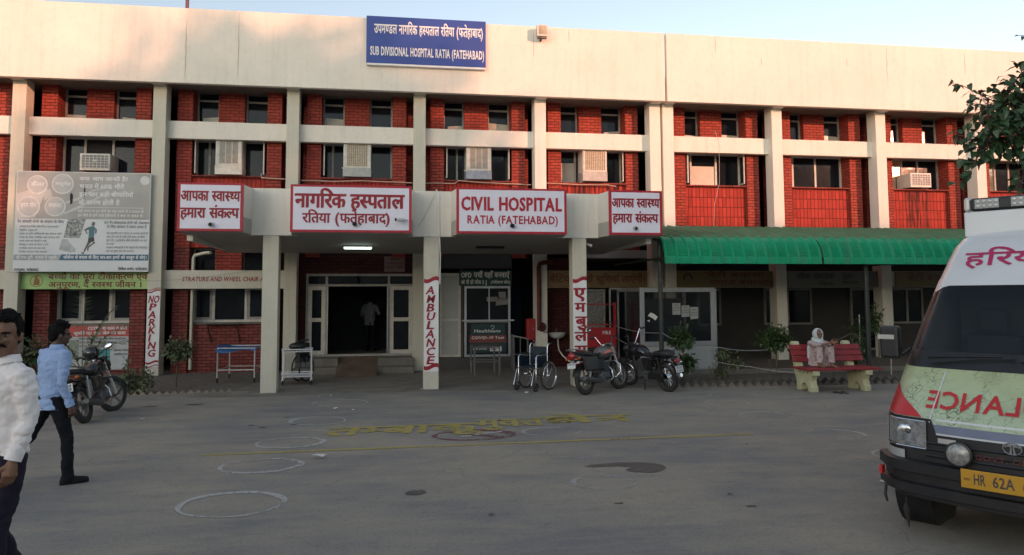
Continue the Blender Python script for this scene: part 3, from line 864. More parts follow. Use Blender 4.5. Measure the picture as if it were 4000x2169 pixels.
def rib_x():
    xs = []; x = CX0
    while x < CX1:
        xs += [(x, 0), (x + .018, .045), (x + .05, .045), (x + .068, 0), (x + .12, 0), (x + .21, 0)]
        x += P_
    return xs
RX = rib_x()
mb = MB(CO); rings = []
for y, z in ((-.02, 3.925), (-1.2, 3.73), (-2.4, 3.525), (-3.58, 3.325)):
    rings.append([Vector((x, y, z + h)) for x, h in RX])
mb.loft(rings, cap=False, closed=False); mb.build('roof_sheet', M['green_dust'], can, smooth=True)
def eave(lo, hi):
    mb = MB(CO); rings = []; N = 40
    for k in range(N + 1):
        a = R(8) + R(80) * k / N
        cx, cz = -3.52, 2.76; rx, rz = .50, .585
        y = cx - rx * math.sin(a); z = cz + rz * math.cos(a)
        nn = Vector((0, -math.sin(a), math.cos(a)))
        row = []
        for x, h in RX:
            if not lo <= x <= hi: continue
            d = h
            if h == 0 and 14 < k < 36 and k % 2: d = -.016
            row.append(Vector((x, y, z)) + nn * (d + .004))
        rings.append(row)
    rings.append([v + Vector((0, .0, -.075)) for v in rings[-1]])
    mb.loft(rings, cap=False, closed=False)
    return mb
eave(CX0, 10.02).build('curved_eave', M['green'], can, smooth=True)
eave(10.03, 14.3).build('curved_eave', M['green'], can, smooth=True)
eave(14.31, 30).build('curved_eave', M['green'], can, smooth=True)
M['darkpost'] = mat('dark_green_steel_post', (.018, .024, .024, 1), .5, var=.3, vs=14, dirt=('5a5a52', .3))
for x in (6.2, 11.4, 16.2):
    mb = MB(CO); mb.cyl((x, -3.62, 0), (x, -3.62, 3.25), .055, 12); mb.box(x - .05, x + .05, -3.9, -3.3, 2.78, 2.86); mb.build('post', M['darkpost'], can)
mb = MB(CO); mb.box(CX0, CX1, -3.66, -3.58, 3.2, 3.3); mb.box(CX0, CX1, -3.72, -3.64, 2.80, 2.88); mb.box(CX0, CX1, -1.9, -1.82, 3.5, 3.58); mb.build('purlin', M['darkpost'], can)
for k in range(7):
    x = 6.2 + k * 1.95
    mb = MB(CO); mb.bar((x, -.05, 3.86), (x, -3.6, 3.26), .05, .05); mb.bar((x, -.05, 2.84), (x, -3.66, 2.84), .05, .05); mb.build('rafter', M['darkpost'], can)
# ------------------------------------------------------------------ signs and fittings on the building
M['ink'] = mat('faded_black_ink', (.05, .05, .055, 1), .6, var=.1)
M['greyink'] = mat('faded_grey_ink', (.20, .205, .215, 1), .6, var=.1)
M['paleink'] = mat('faded_pale_ink', (.72, .72, .70, 1), .6, var=.05)
def flat(mb, pts, y):
    return mb.add([(x, y, z) for x, z in pts], [tuple(range(len(pts)))])
def rect(mb, x0, x1, z0, z1, y): return flat(mb, [(x0, z0), (x1, z0), (x1, z1), (x0, z1)], y)
def disc(mb, x, z, r, y, n=28, rz=None):
    return flat(mb, [(x + r * math.cos(2 * math.pi * k / n), z + (rz or r) * math.sin(2 * math.pi * k / n)) for k in range(n)], y)

# blue name board on the parapet
s = thing('hospital_name_sign', 'blue name board with white Hindi and English lettering on the parapet', 'sign', (.955, -.42, 8.13))
o_ = s.location
mb = MB(o_); mb.box(-.64, 2.55, -.50, -.381, 8.15, 9.43); mb.build('board', M['signblue'], s, bevel=.006)
mb = MB(o_); mb.box(-.63, 2.54, -.505, -.381, 8.10, 8.148); mb.build('edge_trim', M['white'], s)
lettering(s, 'lettering', [('उपमण्डल नागरिक हस्पताल रतिया (फतेहाबाद)', -.435, 8.97, 2.91, .235, 0, .022), ('SUB DIVISIONAL HOSPITAL RATIA (FATEHABAD)', -.535, 8.37, 3.04, .225, 0, .03)],
          M['white'], ((-o_.x, -o_.y - .502, -o_.z), (1, 0, 0), (0, 0, 1), (0, -1, 0)))

def box_sign(x0, x1, lines, label, serif=False):
    s = thing('fascia_sign', label, 'sign', ((x0 + x1) / 2, -4.6, 3.3), group='red bordered signs on the portico fascia')
    o_ = s.location; z0, z1 = 3.295, 4.265; w = x1 - x0; h = z1 - z0
    mb = MB(o_); mb.box(x0, x1, -4.64, -4.587, z0, z1); mb.build('board', M['signred'], s, bevel=.005)
    mb = MB(o_); rect(mb, x0 + .055, x1 - .055, z0 + .05, z1 - .045, -4.644); mb.build('face', M['signwhite'], s, fix=False)
    ls = [(t, x0 + a * w, z1 - d * h, (b - a) * w, (d - c) * h, 0, bd) for t, a, b, c, d, bd in lines]
    lt = lettering(s, 'lettering', ls, M['signred' if serif else 'letter'], ((-o_.x, -o_.y - 4.645, -o_.z), (1, 0, 0), (0, 0, 1), (0, -1, 0)))
    return s
box_sign(-4.15, -2.9, [('आपका स्वास्थ्य', .05, .945, .18, .375, .05), ('हमारा संकल्प', .05, .93, .53, .725, .05)], 'small red bordered Hindi slogan sign at the left end of the portico')
box_sign(-1.985, .455, [('नागरिक हस्पताल', .04, .93, .20, .48, .05), ('रतिया (फतेहाबाद)', .10, .82, .61, .80, .035)], 'wide red bordered Hindi hospital name sign with a white camera on it')
box_sign(1.385, 3.75, [('CIVIL HOSPITAL', .04, .96, .21, .49, .05), ('RATIA (FATEHABAD)', .093, .92, .61, .78, .03)], 'red bordered sign reading CIVIL HOSPITAL on the portico', True)
box_sign(4.69, 5.885, [('आपका स्वास्थ्य', .05, .94, .19, .38, .05), ('हमारा संकल्प', .065, .91, .535, .72, .05)], 'small red bordered Hindi slogan sign beside the green canopy')
for x, z, lb in ((-3.5, 3.43, 'short round drain spout poking through the small left slogan sign'), (-.7, 3.47, 'short round drain spout below the Hindi hospital name'),
                 (2.56, 3.47, 'short round drain spout below the CIVIL HOSPITAL lettering'), (5.26, 3.44, 'short round drain spout poking through the small right slogan sign')):
    d = thing('drain_spout', lb, 'drain pipe', (x, -4.65, z), group='drain spouts on the portico signs')
    mb = MB(); mb.lathe((0, .02, 0), [(.038, 0), (.045, .0), (.045, .11), (.036, .11), (.036, .02)], 16, (0, -1, -.12)); mb.build('pipe', M['alu_panel'] if z < 3.45 else M['black'], d, smooth=True)
    mb = MB(); mb.lathe((0, .0, 0), [(.0355, 0), (.0355, .07)], 16, (0, -1, -.12)); mb.build('bore', M['dark'], d)

# faded health billboard
bb = thing('health_billboard', 'large faded grey health poster on a board between two columns', 'billboard', (-7.6, -.06, 2.62))
o_ = bb.location
def BX(p): return -9.17 + (p - 15) / 1520 * 3.15
def BZ(p): return 5.14 - (p - 35) / 1130 * 2.51
def BP(*pts): return [(BX(x), BZ(y)) for x, y in pts]
mb = MB(o_); mb.box(-9.17, -6.02, -.12, -.07, 2.63, 5.14); mb.build('board', mat('faded_poster_white', (.62, .64, .64, 1), .5, var=.06, vs=1.5), bb)
m, t, p = nt('faded_poster_grey')
vec = mapping(t); f = noise(t, vec, 1.2, 4)
t.links.new(ramp(t, f, (.30, .29, .265, 1), (.42, .41, .38, 1), .3, .7), p.inputs['Base Color']); p.inputs['Roughness'].default_value = .5
mb = MB(o_); flat(mb, BP((22, 572), (1528, 572), (1528, 42), (22, 42)), -.1215); mb.build('poster_top', m, bb, fix=False)
mb = MB(o_)
for pts in ([(560, 375), (700, 330), (860, 240), (1100, 190), (1100, 196), (870, 256), (720, 352), (580, 400)], [(545, 505), (700, 430), (960, 300), (1250, 240), (1250, 248), (970, 318), (720, 455), (560, 520)], [(20, 290), (330, 200), (330, 300), (230, 560), (20, 570)], [(330, 235), (400, 240), (420, 320), (330, 370)]):
    flat(mb, BP(*pts), -.1225)
mb.build('poster_swoosh', mat('faded_poster_pale', (.52, .51, .48, 1), .5, var=.1, vs=3), bb, fix=False)
m1 = mat('faded_poster_disc', (.46, .46, .45, 1), .5, var=.12, vs=3); m2 = mat('faded_poster_ring', (.62, .62, .60, 1), .5)
for x, y, r in ((248, 188, 115), (530, 175, 125), (160, 440, 125), (455, 435, 118)):
    mb = MB(o_); disc(mb, BX(x), BZ(y), r / 1520 * 3.15, -.1235); mb.build('printed_disc', m2, bb, fix=False)
    mb = MB(o_); disc(mb, BX(x - 2), BZ(y - 3), (r - 14) / 1520 * 3.15, -.1245); mb.build('printed_disc', m1, bb, fix=False)
def bl(s, x0, x1, y0, y1, bd=.02): return (s, BX(x0), BZ(y1), BX(x1) - BX(x0), BZ(y0) - BZ(y1), 0, bd)
bf = ((-o_.x, -o_.y - .122, -o_.z), (1, 0, 0), (0, 0, 1), (0, -1, 0))
lettering(bb, 'heading', [bl('क्या आप जानते है?', 720, 1270, 92, 130, .04), bl('भारत में 60% मौतें', 720, 1225, 178, 220, .04), bl('इन चार बड़ी बीमारियों', 720, 1335, 270, 312, .04), bl('के कारण होती हैं', 720, 1180, 362, 405, .04),
                         bl('सही समय पर इन रोगों का पता चलने से व उपचार से', 712, 1460, 468, 494), bl('इन रोगों से होने वाले परिणामों से बचा जा सकता है।', 712, 1460, 517, 543),
                         bl('कैंसर', 180, 325, 165, 205), bl('मधुमेह', 450, 620, 160, 190), bl('हृदय रोग', 70, 240, 400, 440), bl('लकवा', 380, 530, 400, 440)], M['paleink'], bf, lift=.003)
mb = MB(o_); flat(mb, BP((710, 441), (1460, 441), (1460, 436), (710, 436)), -.123); mb.build('rule', M['paleink'], bb, fix=False)
left = ['सप्ताह में प्रतिदिन तीस मिनट व्यायाम करें।', 'संतुलित आहार लें।', 'फल व हरी सब्जियों का सेवन करें।', 'नमक का सेवन प्रतिदिन कम से कम करें।', 'अपने वजन को नियंत्रित रखें।', 'तम्बाकू व शराब का सेवन न करें।', 'मानसिक तनाव को कम करें।', 'नियमित स्वास्थ्य जांच करवाएं।']
wd_ = [500, 270, 550, 520, 380, 400, 370, 390]
right = ['जन आधारित जांच प्रोग्राम के अन्तर्गत लोगों की', 'जांच की जाती है ताकि सही समय पर कैंसर', 'हृदय रोग, डायबिटीज जैसी बीमारियों का पता', 'चल सके।', 'सरकारी अस्पतालों में गैर संचारी रोग क्लिनिक', 'जहां पर मुफ्त जांच की जाती है।']
wr_ = [1520, 1485, 1510, 1140, 1515, 1365]
lettering(bb, 'small_print', [bl('गैर संचारी रोगों के बचाव के लिए', 42, 560, 592, 618, .03), bl('इन गैर-संक्रामक रोगों की रोकथाम', 1015, 1530, 596, 622, .03), bl('के लिए सरकार ने कदम उठाए हैं', 1045, 1500, 642, 668, .03)]
          + [bl(s_, 72, w_, 652 + 40.5 * k, 670 + 40.5 * k, .01) for k, (s_, w_) in enumerate(zip(left, wd_))] + [bl(s_, 1045, w_, 720 + 40.5 * k, 740 + 40.5 * k, .01) for k, (s_, w_) in enumerate(zip(right, wr_))], M['greyink'], bf, lift=.002)
lettering(bb, 'footer', [bl('उपायुक्त, फतेहाबाद', 25, 300, 1132, 1158, .03), bl('सिविल सर्जन, फतेहाबाद', 1188, 1522, 1122, 1148, .03)], M['ink'], bf, lift=.002)
mb = MB(o_); flat(mb, BP((18, 1038), (512, 1038), (540, 975), (18, 975)), -.1225); mb.build('pale_band', mat('poster_grey_band', (.33, .35, .37, 1), .5), bb, fix=False)
mb = MB(o_); flat(mb, BP((516, 1038), (1530, 1038), (1530, 970), (545, 972)), -.1225); mb.build('blue_band', mat('poster_blue_band', (.035, .115, .20, 1), .5), bb, fix=False)
lettering(bb, 'band_lettering', [bl('कोरोना से बचाव के लिए बार-बार हाथों को साबुन से धोएं।', 570, 1515, 990, 1020, .03), bl('दो गज दूरी, मास्क है जरूरी।', 50, 505, 995, 1022, .02)], M['paleink'], bf, lift=.004)
mb = MB(o_); flat(mb, BP((560, 785), (745, 785), (805, 572), (605, 572)), -.1225); mb.build('printed_food', mat('printed_food_picture', (.25, .26, .25, 1), .5, var=1.0, vs=22), bb, fix=False)
mb = MB(o_); flat(mb, BP((515, 920), (640, 950), (700, 945), (700, 905), (655, 865), (600, 800), (545, 800)), -.1222); mb.build('printed_picture', mat('printed_pale_picture', (.40, .42, .42, 1), .5, var=.2, vs=9), bb, fix=False)
skin_p = mat('printed_skin', (.12, .11, .105, 1), .5)
mb = MB(o_)
for pts in ([(868, 640), (880, 600), (910, 605), (912, 632), (895, 652)], [(850, 655), (792, 690), (822, 742), (832, 735), (812, 698), (852, 690)], [(905, 660), (935, 690), (930, 735), (912, 735), (915, 695)],
            [(840, 815), (790, 935), (805, 945), (835, 880), (880, 825)], [(880, 815), (925, 835), (850, 895), (845, 940), (828, 915), (835, 880), (895, 840)], [(762, 950), (800, 945), (798, 968), (775, 965)]):
    flat(mb, BP(*pts), -.1232)
mb.build('printed_runner', skin_p, bb, fix=False)
mb = MB(o_); flat(mb, BP((845, 660), (895, 648), (912, 668), (902, 775), (842, 775)), -.124); mb.build('printed_vest', mat('printed_teal', (.05, .16, .19, 1), .5), bb, fix=False)
mb = MB(o_); flat(mb, BP((842, 778), (902, 775), (912, 815), (868, 835), (836, 835)), -.124); mb.build('printed_shorts', M['ink'], bb, fix=False)
mb = MB(o_); flat(mb, BP((615, 300), (630, 272), (650, 300), (648, 390), (622, 412)), -.1255); flat(mb, BP((770, 200), (780, 160), (788, 220), (782, 340), (774, 300)), -.1255); mb.build('torn_slit', M['dark'], bb, fix=False)
mb = MB(o_); disc(mb, BX(1465), BZ(120), .115, -.1235); mb.build('printed_emblem', m2, bb, fix=False)

# green banner
gb = thing('green_banner', 'light green Hindi vaccination banner with brown letters under the billboard', 'banner', (-7.6, .15, 2.2))
o_ = gb.location
m, t, p = nt('green_banner'); vec = mapping(t); f = noise(t, vec, 1.0, 2)
t.links.new(ramp(t, f, (.22, .42, .12, 1), (.40, .56, .20, 1), .35, .65), p.inputs['Base Color'])
mb = MB(o_); mb.box(-9.08, -6.07, .14, .195, 2.2, 2.625); mb.build('board', m, gb)
lettering(gb, 'lettering', [('बच्चों का पूरा टीकाकरण एवं', -8.46, 2.445, 2.34, .135, 0, .03), ('अनुपूरण, दे स्वस्थ जीवन ।', -8.45, 2.245, 2.22, .125, 0, .03)], mat('brown_letters', (.16, .035, .012, 1), .5), ((-o_.x, -o_.y + .139, -o_.z), (1, 0, 0), (0, 0, 1), (0, -1, 0)))
mb = MB(o_); mb.torus((-8.73, .137, 2.40), (0, 1, 0), .14, .008, 30, 4, sq=.2); disc(mb, -8.74, 2.49, .035, .136); disc(mb, -8.70, 2.43, .028, .135); flat(mb, [(-8.80, 2.3), (-8.66, 2.3), (-8.66, 2.42), (-8.72, 2.47), (-8.78, 2.45)], .1355)
mb.build('emblem', mat('emblem_brown', (.25, .10, .03, 1), .5), gb, fix=False)

# notice poster at the foot of the left wall
cp = thing('wall_poster', 'red and white tobacco notice poster on the brick wall behind the palm', 'poster', (-7.4, .58, .13))
o_ = cp.location
mb = MB(o_); mb.box(-8.17, -6.63, .583, .599, .13, 1.27); mb.build('sheet', mat('poster_white', (.44, .46, .46, 1), .5), cp)
mb = MB(o_); rect(mb, -8.16, -6.64, .98, 1.26, .581); mb.build('red_header', mat('poster_red', (.42, .06, .05, 1), .5), cp, fix=False)
pf = ((-o_.x, -o_.y + .580, -o_.z), (1, 0, 0), (0, 0, 1), (0, -1, 0))
lettering(cp, 'header_lettering', [('COTPA का पालन ना करना', -7.65, 1.15, .95, .075, 0, .04), ('जुर्माने या/ तथा जेल की सजा', -7.98, 1.03, 1.25, .07, 0, .03)], M['paleink'], pf)
lettering(cp, 'small_print', [('किसी शैक्षणिक संस्थान की सीमा से सौ गज', -7.85, .9, 1.12, .04), ('के दायरे में किसी भी तम्बाकू', -7.85, .81, .9, .04), ('उत्पाद की बिक्री दंडनीय है', -7.85, .72, .8, .04), ('धूम्रपान निषेध', -7.0, .6, .33, .04), ('सार्वजनिक स्थान', -7.0, .5, .33, .04)], M['ink'], pf)
mb = MB(o_); rect(mb, -7.5, -7.1, .36, .66, .579); mb.build('printed_teal_box', mat('poster_teal', (.05, .28, .30, 1), .5), cp, fix=False)
mb = MB(o_); rect(mb, -8.1, -7.85, .4, .9, .579); mb.build('printed_picture', mat('poster_picture', (.22, .25, .2, 1), .5, var=.7, vs=18), cp, fix=False)

# boards along the verandah beams
def board(x0, x1, col, lines, label, emblem=None, inkm='ink', y=.155):
    s = thing('beam_sign', label, 'sign', ((x0 + x1) / 2, y, 2.2)); o_ = s.location
    mb = MB(o_); mb.box(x0, x1, y, .198, 2.21, 2.67); mb.build('board', mat('board_paint', col, .6, var=.1, vs=2), s)
    lettering(s, 'lettering', lines, M[inkm], ((-o_.x, -o_.y + y, -o_.z), (1, 0, 0), (0, 0, 1), (0, -1, 0)))
    if emblem:
        mb = MB(o_); mb.torus((emblem, y - .003, 2.47), (0, 1, 0), .12, .03, 24, 4, R(-20), R(200), sq=.1); mb.bar((emblem - .2, y - .003, 2.3), (emblem + .1, y - .003, 2.38), .05, .004); mb.bar((emblem + .02, y - .004, 2.4), (emblem + .24, y - .004, 2.3), .05, .004); mb.build('emblem', M['ink'], s)
M['brownink'] = mat('brown_board_letters', (.13, .035, .02, 1), .5)
board(4.36, 7.24, (.22, .145, .065, 1), [('बेटियां', 4.40, 2.36, .68, .17, 0, .03), ('ही तो खुशियां लाऐंगी।', 5.15, 2.36, 2.05, .17, 0, .03)], 'brown Hindi slogan board on the beam behind the fire stand', None, 'brownink')
board(8.09, 11.05, (.17, .125, .05, 1), [('बेटी बचाओ', 9.05, 2.50, 1.75, .12, 0, .03), ('समाज बचाओ।', 9.08, 2.29, 1.95, .12, 0, .03)], 'yellow two-line Hindi board with round emblem behind the glazed cabin', 8.45, 'brownink')
board(11.53, 14.40, (.16, .155, .14, 1), [('महिला', 11.8, 2.46, .42, .12, 0, .02), ('दवाईयां', 12.35, 2.46, .66, .13, 0, .02), ('पुरुष', 13.25, 2.48, .32, .1, 0, .02), ('काउंटर', 13.25, 2.3, .5, .09, 0, .02), ('निशुल्क', 12.5, 2.27, .45, .08, 0, .02)], 'grey white medicine counter board on the beam behind the bench')
board(15.0, 17.6, (.17, .125, .05, 1), [('बेटी बचाओ', 15.4, 2.4, 1.6, .17, 0, .02)], 'dim yellow Hindi board on the beam behind the ambulance', None, 'brownink')
op = thing('counter_sign', 'dark green OPD sign over the enquiry counter', 'sign', (2.65, .47, 2.27)); o_ = op.location
mb = MB(o_); mb.box(1.92, 3.39, .46, .495, 2.275, 2.69); mb.build('board', mat('sign_dark_green', (.01, .055, .045, 1), .5), op)
lettering(op, 'lettering', [('OPD', 1.97, 2.50, .30, .13, 0, .04), ('पर्ची यहाँ बनवाऐं', 2.33, 2.50, 1.0, .13, 0, .02), ('ओ पी डी फीस 5 रु', 1.97, 2.32, .72, .09, 0, .02), ('(पंजीकरण फीस)', 2.8, 2.33, .55, .07, 0, .02)], M['paleink'], ((-o_.x, -o_.y + .459, -o_.z), (1, 0, 0), (0, 0, 1), (0, -1, 0)))
hb = thing('test_banner', 'dark green COVID test banner with red strip below the counter', 'banner', (2.72, .45, .4)); o_ = hb.location
mb = MB(o_); flat(mb, [(2.2, .42), (3.24, .42), (3.2, 1.22), (2.26, 1.22)], .49); mb.build('sheet', mat('banner_teal', (.012, .05, .05, 1), .5), hb, fix=False)
mb = MB(o_); flat(mb, [(2.2, .70), (3.25, .70), (3.23, .90), (2.22, .90)], .487); mb.build('red_strip', mat('banner_red', (.20, .045, .04, 1), .5), hb, fix=False)
mb = MB(o_); rect(mb, 2.78, 3.1, .46, .60, .487); mb.build('white_box', M['white'], hb, fix=False)
hf = ((-o_.x, -o_.y + .487, -o_.z), (1, 0, 0), (0, 0, 1), (0, -1, 0))
lettering(hb, 'lettering', [('Healthians', 2.33, .98, .75, .085, .1, .02), ('COVID-19 Test', 2.26, .80, .92, .07, .1, .03), ('RT-PCR', 2.3, .5, .4, .04)], M['paleink'], hf)
mb = MB(o_); mb.torus((2.85, .484, 1.12), (0, 1, 0), .045, .007, 16, 4, 0, 5.2, sq=.2); mb.build('swirl_mark', M['paleink'], hb)
lettering(hb, 'box_lettering', [('ACT', 2.81, .485, .26, .09, 0, .02)], M['ink'], hf, lift=.003)
nb_ = thing('wall_notice', 'framed pinkish notice on the wall above the entrance door', 'notice', (.16, .53, 2.65)); o_ = nb_.location
mb = MB(o_); mb.box(-.13, .43, .53, .558, 2.66, 3.08); mb.build('board', mat('notice_pink', (.22, .13, .12, 1), .6, var=.2, vs=6), nb_)
lettering(nb_, 'lettering', [('सूचना', 0, 2.96, .3, .07), ('नागरिक अधिकार', -.08, 2.85, .45, .05), ('हस्पताल परिसर', -.08, 2.75, .45, .05)], M['brownink'], ((-o_.x, -o_.y + .529, -o_.z), (1, 0, 0), (0, 0, 1), (0, -1, 0)))

# air conditioners and desert coolers in the windows
def split_ac(x0, x1, z0, z1, label):
    t = thing('air_conditioner', label, 'air conditioner', ((x0 + x1) / 2, .6, z0)); o_ = t.location
    mb = MB(o_); mb.box(x0, x1, .32, .95, z0, z1); mb.build('casing', M['off'], t, bevel=.01)
    mb = MB(o_); rect(mb, x0 + .05, x1 - .04, z0 + .06, z1 - .04, .317); mb.build('grille_back', M['greyink'], t, fix=False)
    mb = MB(o_); W = x1 - x0
    for k in range(8): mb.bar((x0 + .05 + k * (W - .09) / 7, .312, z0 + .06), (x0 + .05 + k * (W - .09) / 7, .312, z1 - .04), .011)
    for k in range(6): z = z0 + .06 + k * (z1 - z0 - .1) / 5; mb.bar((x0 + .05, .306, z), (x1 - .04, .306, z), .011)
    mb.ell(((x0 + x1) / 2, .3, (z0 + z1) / 2 + .03), (.055, .012, .03), 12, 6)
    mb.build('grille', M['off'], t)
split_ac(-7.90, -7.17, 5.26, 5.70, 'cream window air conditioner above the faded billboard')
split_ac(15.76, 16.46, 5.26, 5.70, 'cream window air conditioner beside the bright reflecting window pane')
M['straw'] = mat('straw_cooler_mesh', (.30, .21, .10, 1), .8, var=.8, vs=30, stretch=(1, 1, 2))
M['tank'] = mat('galvanised_cooler_tank', (.38, .38, .36, 1), .5, .2, var=.2, vs=6, dirt=('5b503e', .6))
M['tank_blue'] = mat('bluish_cooler_tank', (.30, .34, .40, 1), .5, .2, var=.25, vs=6, dirt=('6b5d47', .8))
def cooler(x0, x1, z0, z1, kind, label, y=.34):
    t = thing('air_cooler', label, 'air cooler', ((x0 + x1) / 2, y + .3, z0), group='desert coolers in the upper windows'); o_ = t.location
    zt = z0 + (.24 if kind != 'mesh_full' else .27)
    mb = MB(o_); mb.box(x0 + .01, x1 - .01, y + .01, .92, zt, z1); mb.build('casing', M['off'], t, bevel=.006)
    mb = MB(o_); mb.box(x0, x1, y, .925, z0, zt - .002); mb.build('tank', M['tank_blue' if kind == 'panels_dirty' else 'tank' if kind != 'panels' else 'off'], t, bevel=.006)
    w = x1 - x0; a, b = x0 + .14 * w, x1 - .14 * w
    if kind == 'mesh_full': a, b = x0 + .1 * w, x1 - .08 * w
    ps = [(a, b)] if 'mesh' in kind else [(a + k * (b - a) / 3 + .012, a + (k + 1) * (b - a) / 3 - .012) for k in range(3)]
    for p0, p1 in ps:
        mb = MB(o_); rect(mb, p0, p1, zt + .05, z1 - .08, y + .006); mb.build('pad', M['straw'] if 'mesh' in kind else mat('cooler_pad', (.13, .11, .08, 1), .8, var=.6, vs=20), t, fix=False)
        mb = MB(o_)
        if 'mesh' in kind:
            n = 11; step = (p1 - p0) / n
            for k in range(n + 1): mb.bar((p0 + k * step, y + .002, zt + .05), (p0 + k * step, y + .002, z1 - .08), .012, .006)
            k = 0; z = zt + .05
            while z < z1 - .08: mb.bar((p0, y + .0, z), (p1, y + .0, z), .011, .006); z += .042
        else:
            z = zt + .055
            while z < z1 - .08: mb.bar((p0, y + .001, z), (p1, y + .001, z), .008, .01); z += .026
        mb.build('grille', M['off'], t)
    for xc in (x1 - .05, x0 + .05):
        mb = MB(o_); mb.bar((xc, y + .005, zt), (xc, y + .005, z1), .03, .02); mb.build('corner_trim', M['off'], t)
    mb = MB(o_); mb.torus((x0 - .02, y + .2, z0 + .12), (0, 1, 0), .14, .014, 18, 6, R(85), R(270)); mb.build('hose', M['white'], t, smooth=True)
    return t
cooler(-4.58, -3.89, 5.23, 6.2, 'panels', 'clean cream three-panel cooler above the left slogan sign')
cooler(-1.26, -.50, 5.24, 6.2, 'mesh', 'cream mesh-fronted cooler with a stained grey tank')
cooler(2.10, 2.82, 5.24, 6.2, 'panels_dirty', 'three-panel cooler with a bluish dirty tank above CIVIL HOSPITAL')
cooler(5.44, 6.17, 5.25, 6.2, 'mesh_full', 'sunlit straw-coloured mesh cooler left of the expansion joint')

ms_, ts_, ps_ = nt('water_stain')
ps_.inputs['Base Color'].default_value = (.03, .014, .012, 1); ps_.inputs['Roughness'].default_value = .8
ts_.links.new(ramp(ts_, noise(ts_, mapping(ts_, (5, 1, .5)), 2.2, 6, .7), g(0), g(.75), .44, .62), ps_.inputs['Alpha'])
mb = MB(); rect(mb, 15.75, 16.55, 4.05, 5.18, .596); mb.build('water_stain', ms_, hosp, fix=False)
mb = MB(); rect(mb, 5.0, 6.6, 4.3, 5.18, .596); mb.build('water_stain', ms_, hosp, fix=False)
# pipes and wires
def pipe(name, pts, r, m, label, cat='pipe', grp=None):
    mb = MB(pts[0]); mb.tube(pts, r, 8); return tag(mb.build(name, m, None, smooth=True), label, cat, grp).__setattr__('location', pts[0])
M['conduit'] = mat('pinkish_conduit', (.55, .36, .28, 1), .5, var=.15)
pipe('water_pipe', [(-3.42, .5, 5.28), (-3.4, .44, 5.17), (-2.4, .44, 5.13)], .016, M['conduit'], 'short pink water pipe left of the second upper column')
pipe('water_pipe', [(-2.36, .44, 5.12), (-1.5, .44, 5.11), (-.8, .43, 5.14), (-.2, .44, 5.13), (.62, .44, 5.11)], .016, M['conduit'], 'pink water pipe running below the mesh cooler')
pipe('water_pipe', [(.98, .44, 5.11), (1.8, .44, 5.12), (1.9, .44, 5.20), (2.5, .43, 5.16), (3.95, .44, 5.12)], .016, M['conduit'], 'pink water pipe below the bluish dirty cooler')
pipe('water_pipe', [(4.33, .44, 5.18), (5.4, .43, 5.15), (6.2, .43, 5.16), (6.45, .43, 5.12)], .014, M['conduit'], 'pink water pipe below the straw-coloured cooler')
pipe('downpipe', [(-5.10, .47, .1), (-5.09, .47, 3.0), (-5.05, .45, 3.08), (-4.75, .3, 3.14), (-4.6, .2, 3.14)], .042, M['cream_old'], 'cream downpipe with an elbow beside the brick pier', 'pipe')
pipe('cable', [(1.0, -3.97, 4.3), (1.06, -3.98, 4.2), (1.075, -3.975, 3.3), (1.085, -3.95, 3.2), (1.10, -3.9, 2.8), (1.09, -3.93, 2.25)], .014, M['white'], 'white cable conduit running down the AMBULANCE column', 'cable')
pipe('loose_wire', [(.98, -4.0, 4.22), (.85, -4.02, 3.9), (.72, -4.02, 3.65), (.62, -4.02, 3.5), (.5, -4.1, 3.5), (.34, -4.66, 3.62)], .004, M['greyink'], 'thin wire sagging from the conduit to the white camera', 'wire')
wp = [(-5.9 + 2.3 * k / 10, -.02 + .02 * k, 2.40 + .28 * k / 10 - .05 * math.sin(k / 10 * math.pi)) for k in range(11)]
pipe('loose_wire', [(-9.3, -.15, 2.62), (-7.6, -.2, 2.46)] + wp, .004, M['greyink'], 'thin wire hanging across the green banner and the beam', 'wire')
pipe('hanging_wire', [(9.3, -.02, 6.75), (9.38, -.1, 6.3), (9.36, -.1, 5.2), (9.2, -.1, 4.6), (9.15, -.1, 3.95)], .006, M['alu_panel'], 'thin pale wire hanging over the red tile panel', 'wire')
pipe('roof_pole', [(-5.69, 1.5, 8.2), (-5.69, 1.5, 11.4)], .05, mat('maroon_pole', (.12, .04, .06, 1), .5), 'thin maroon pole standing on the roof', 'pole')

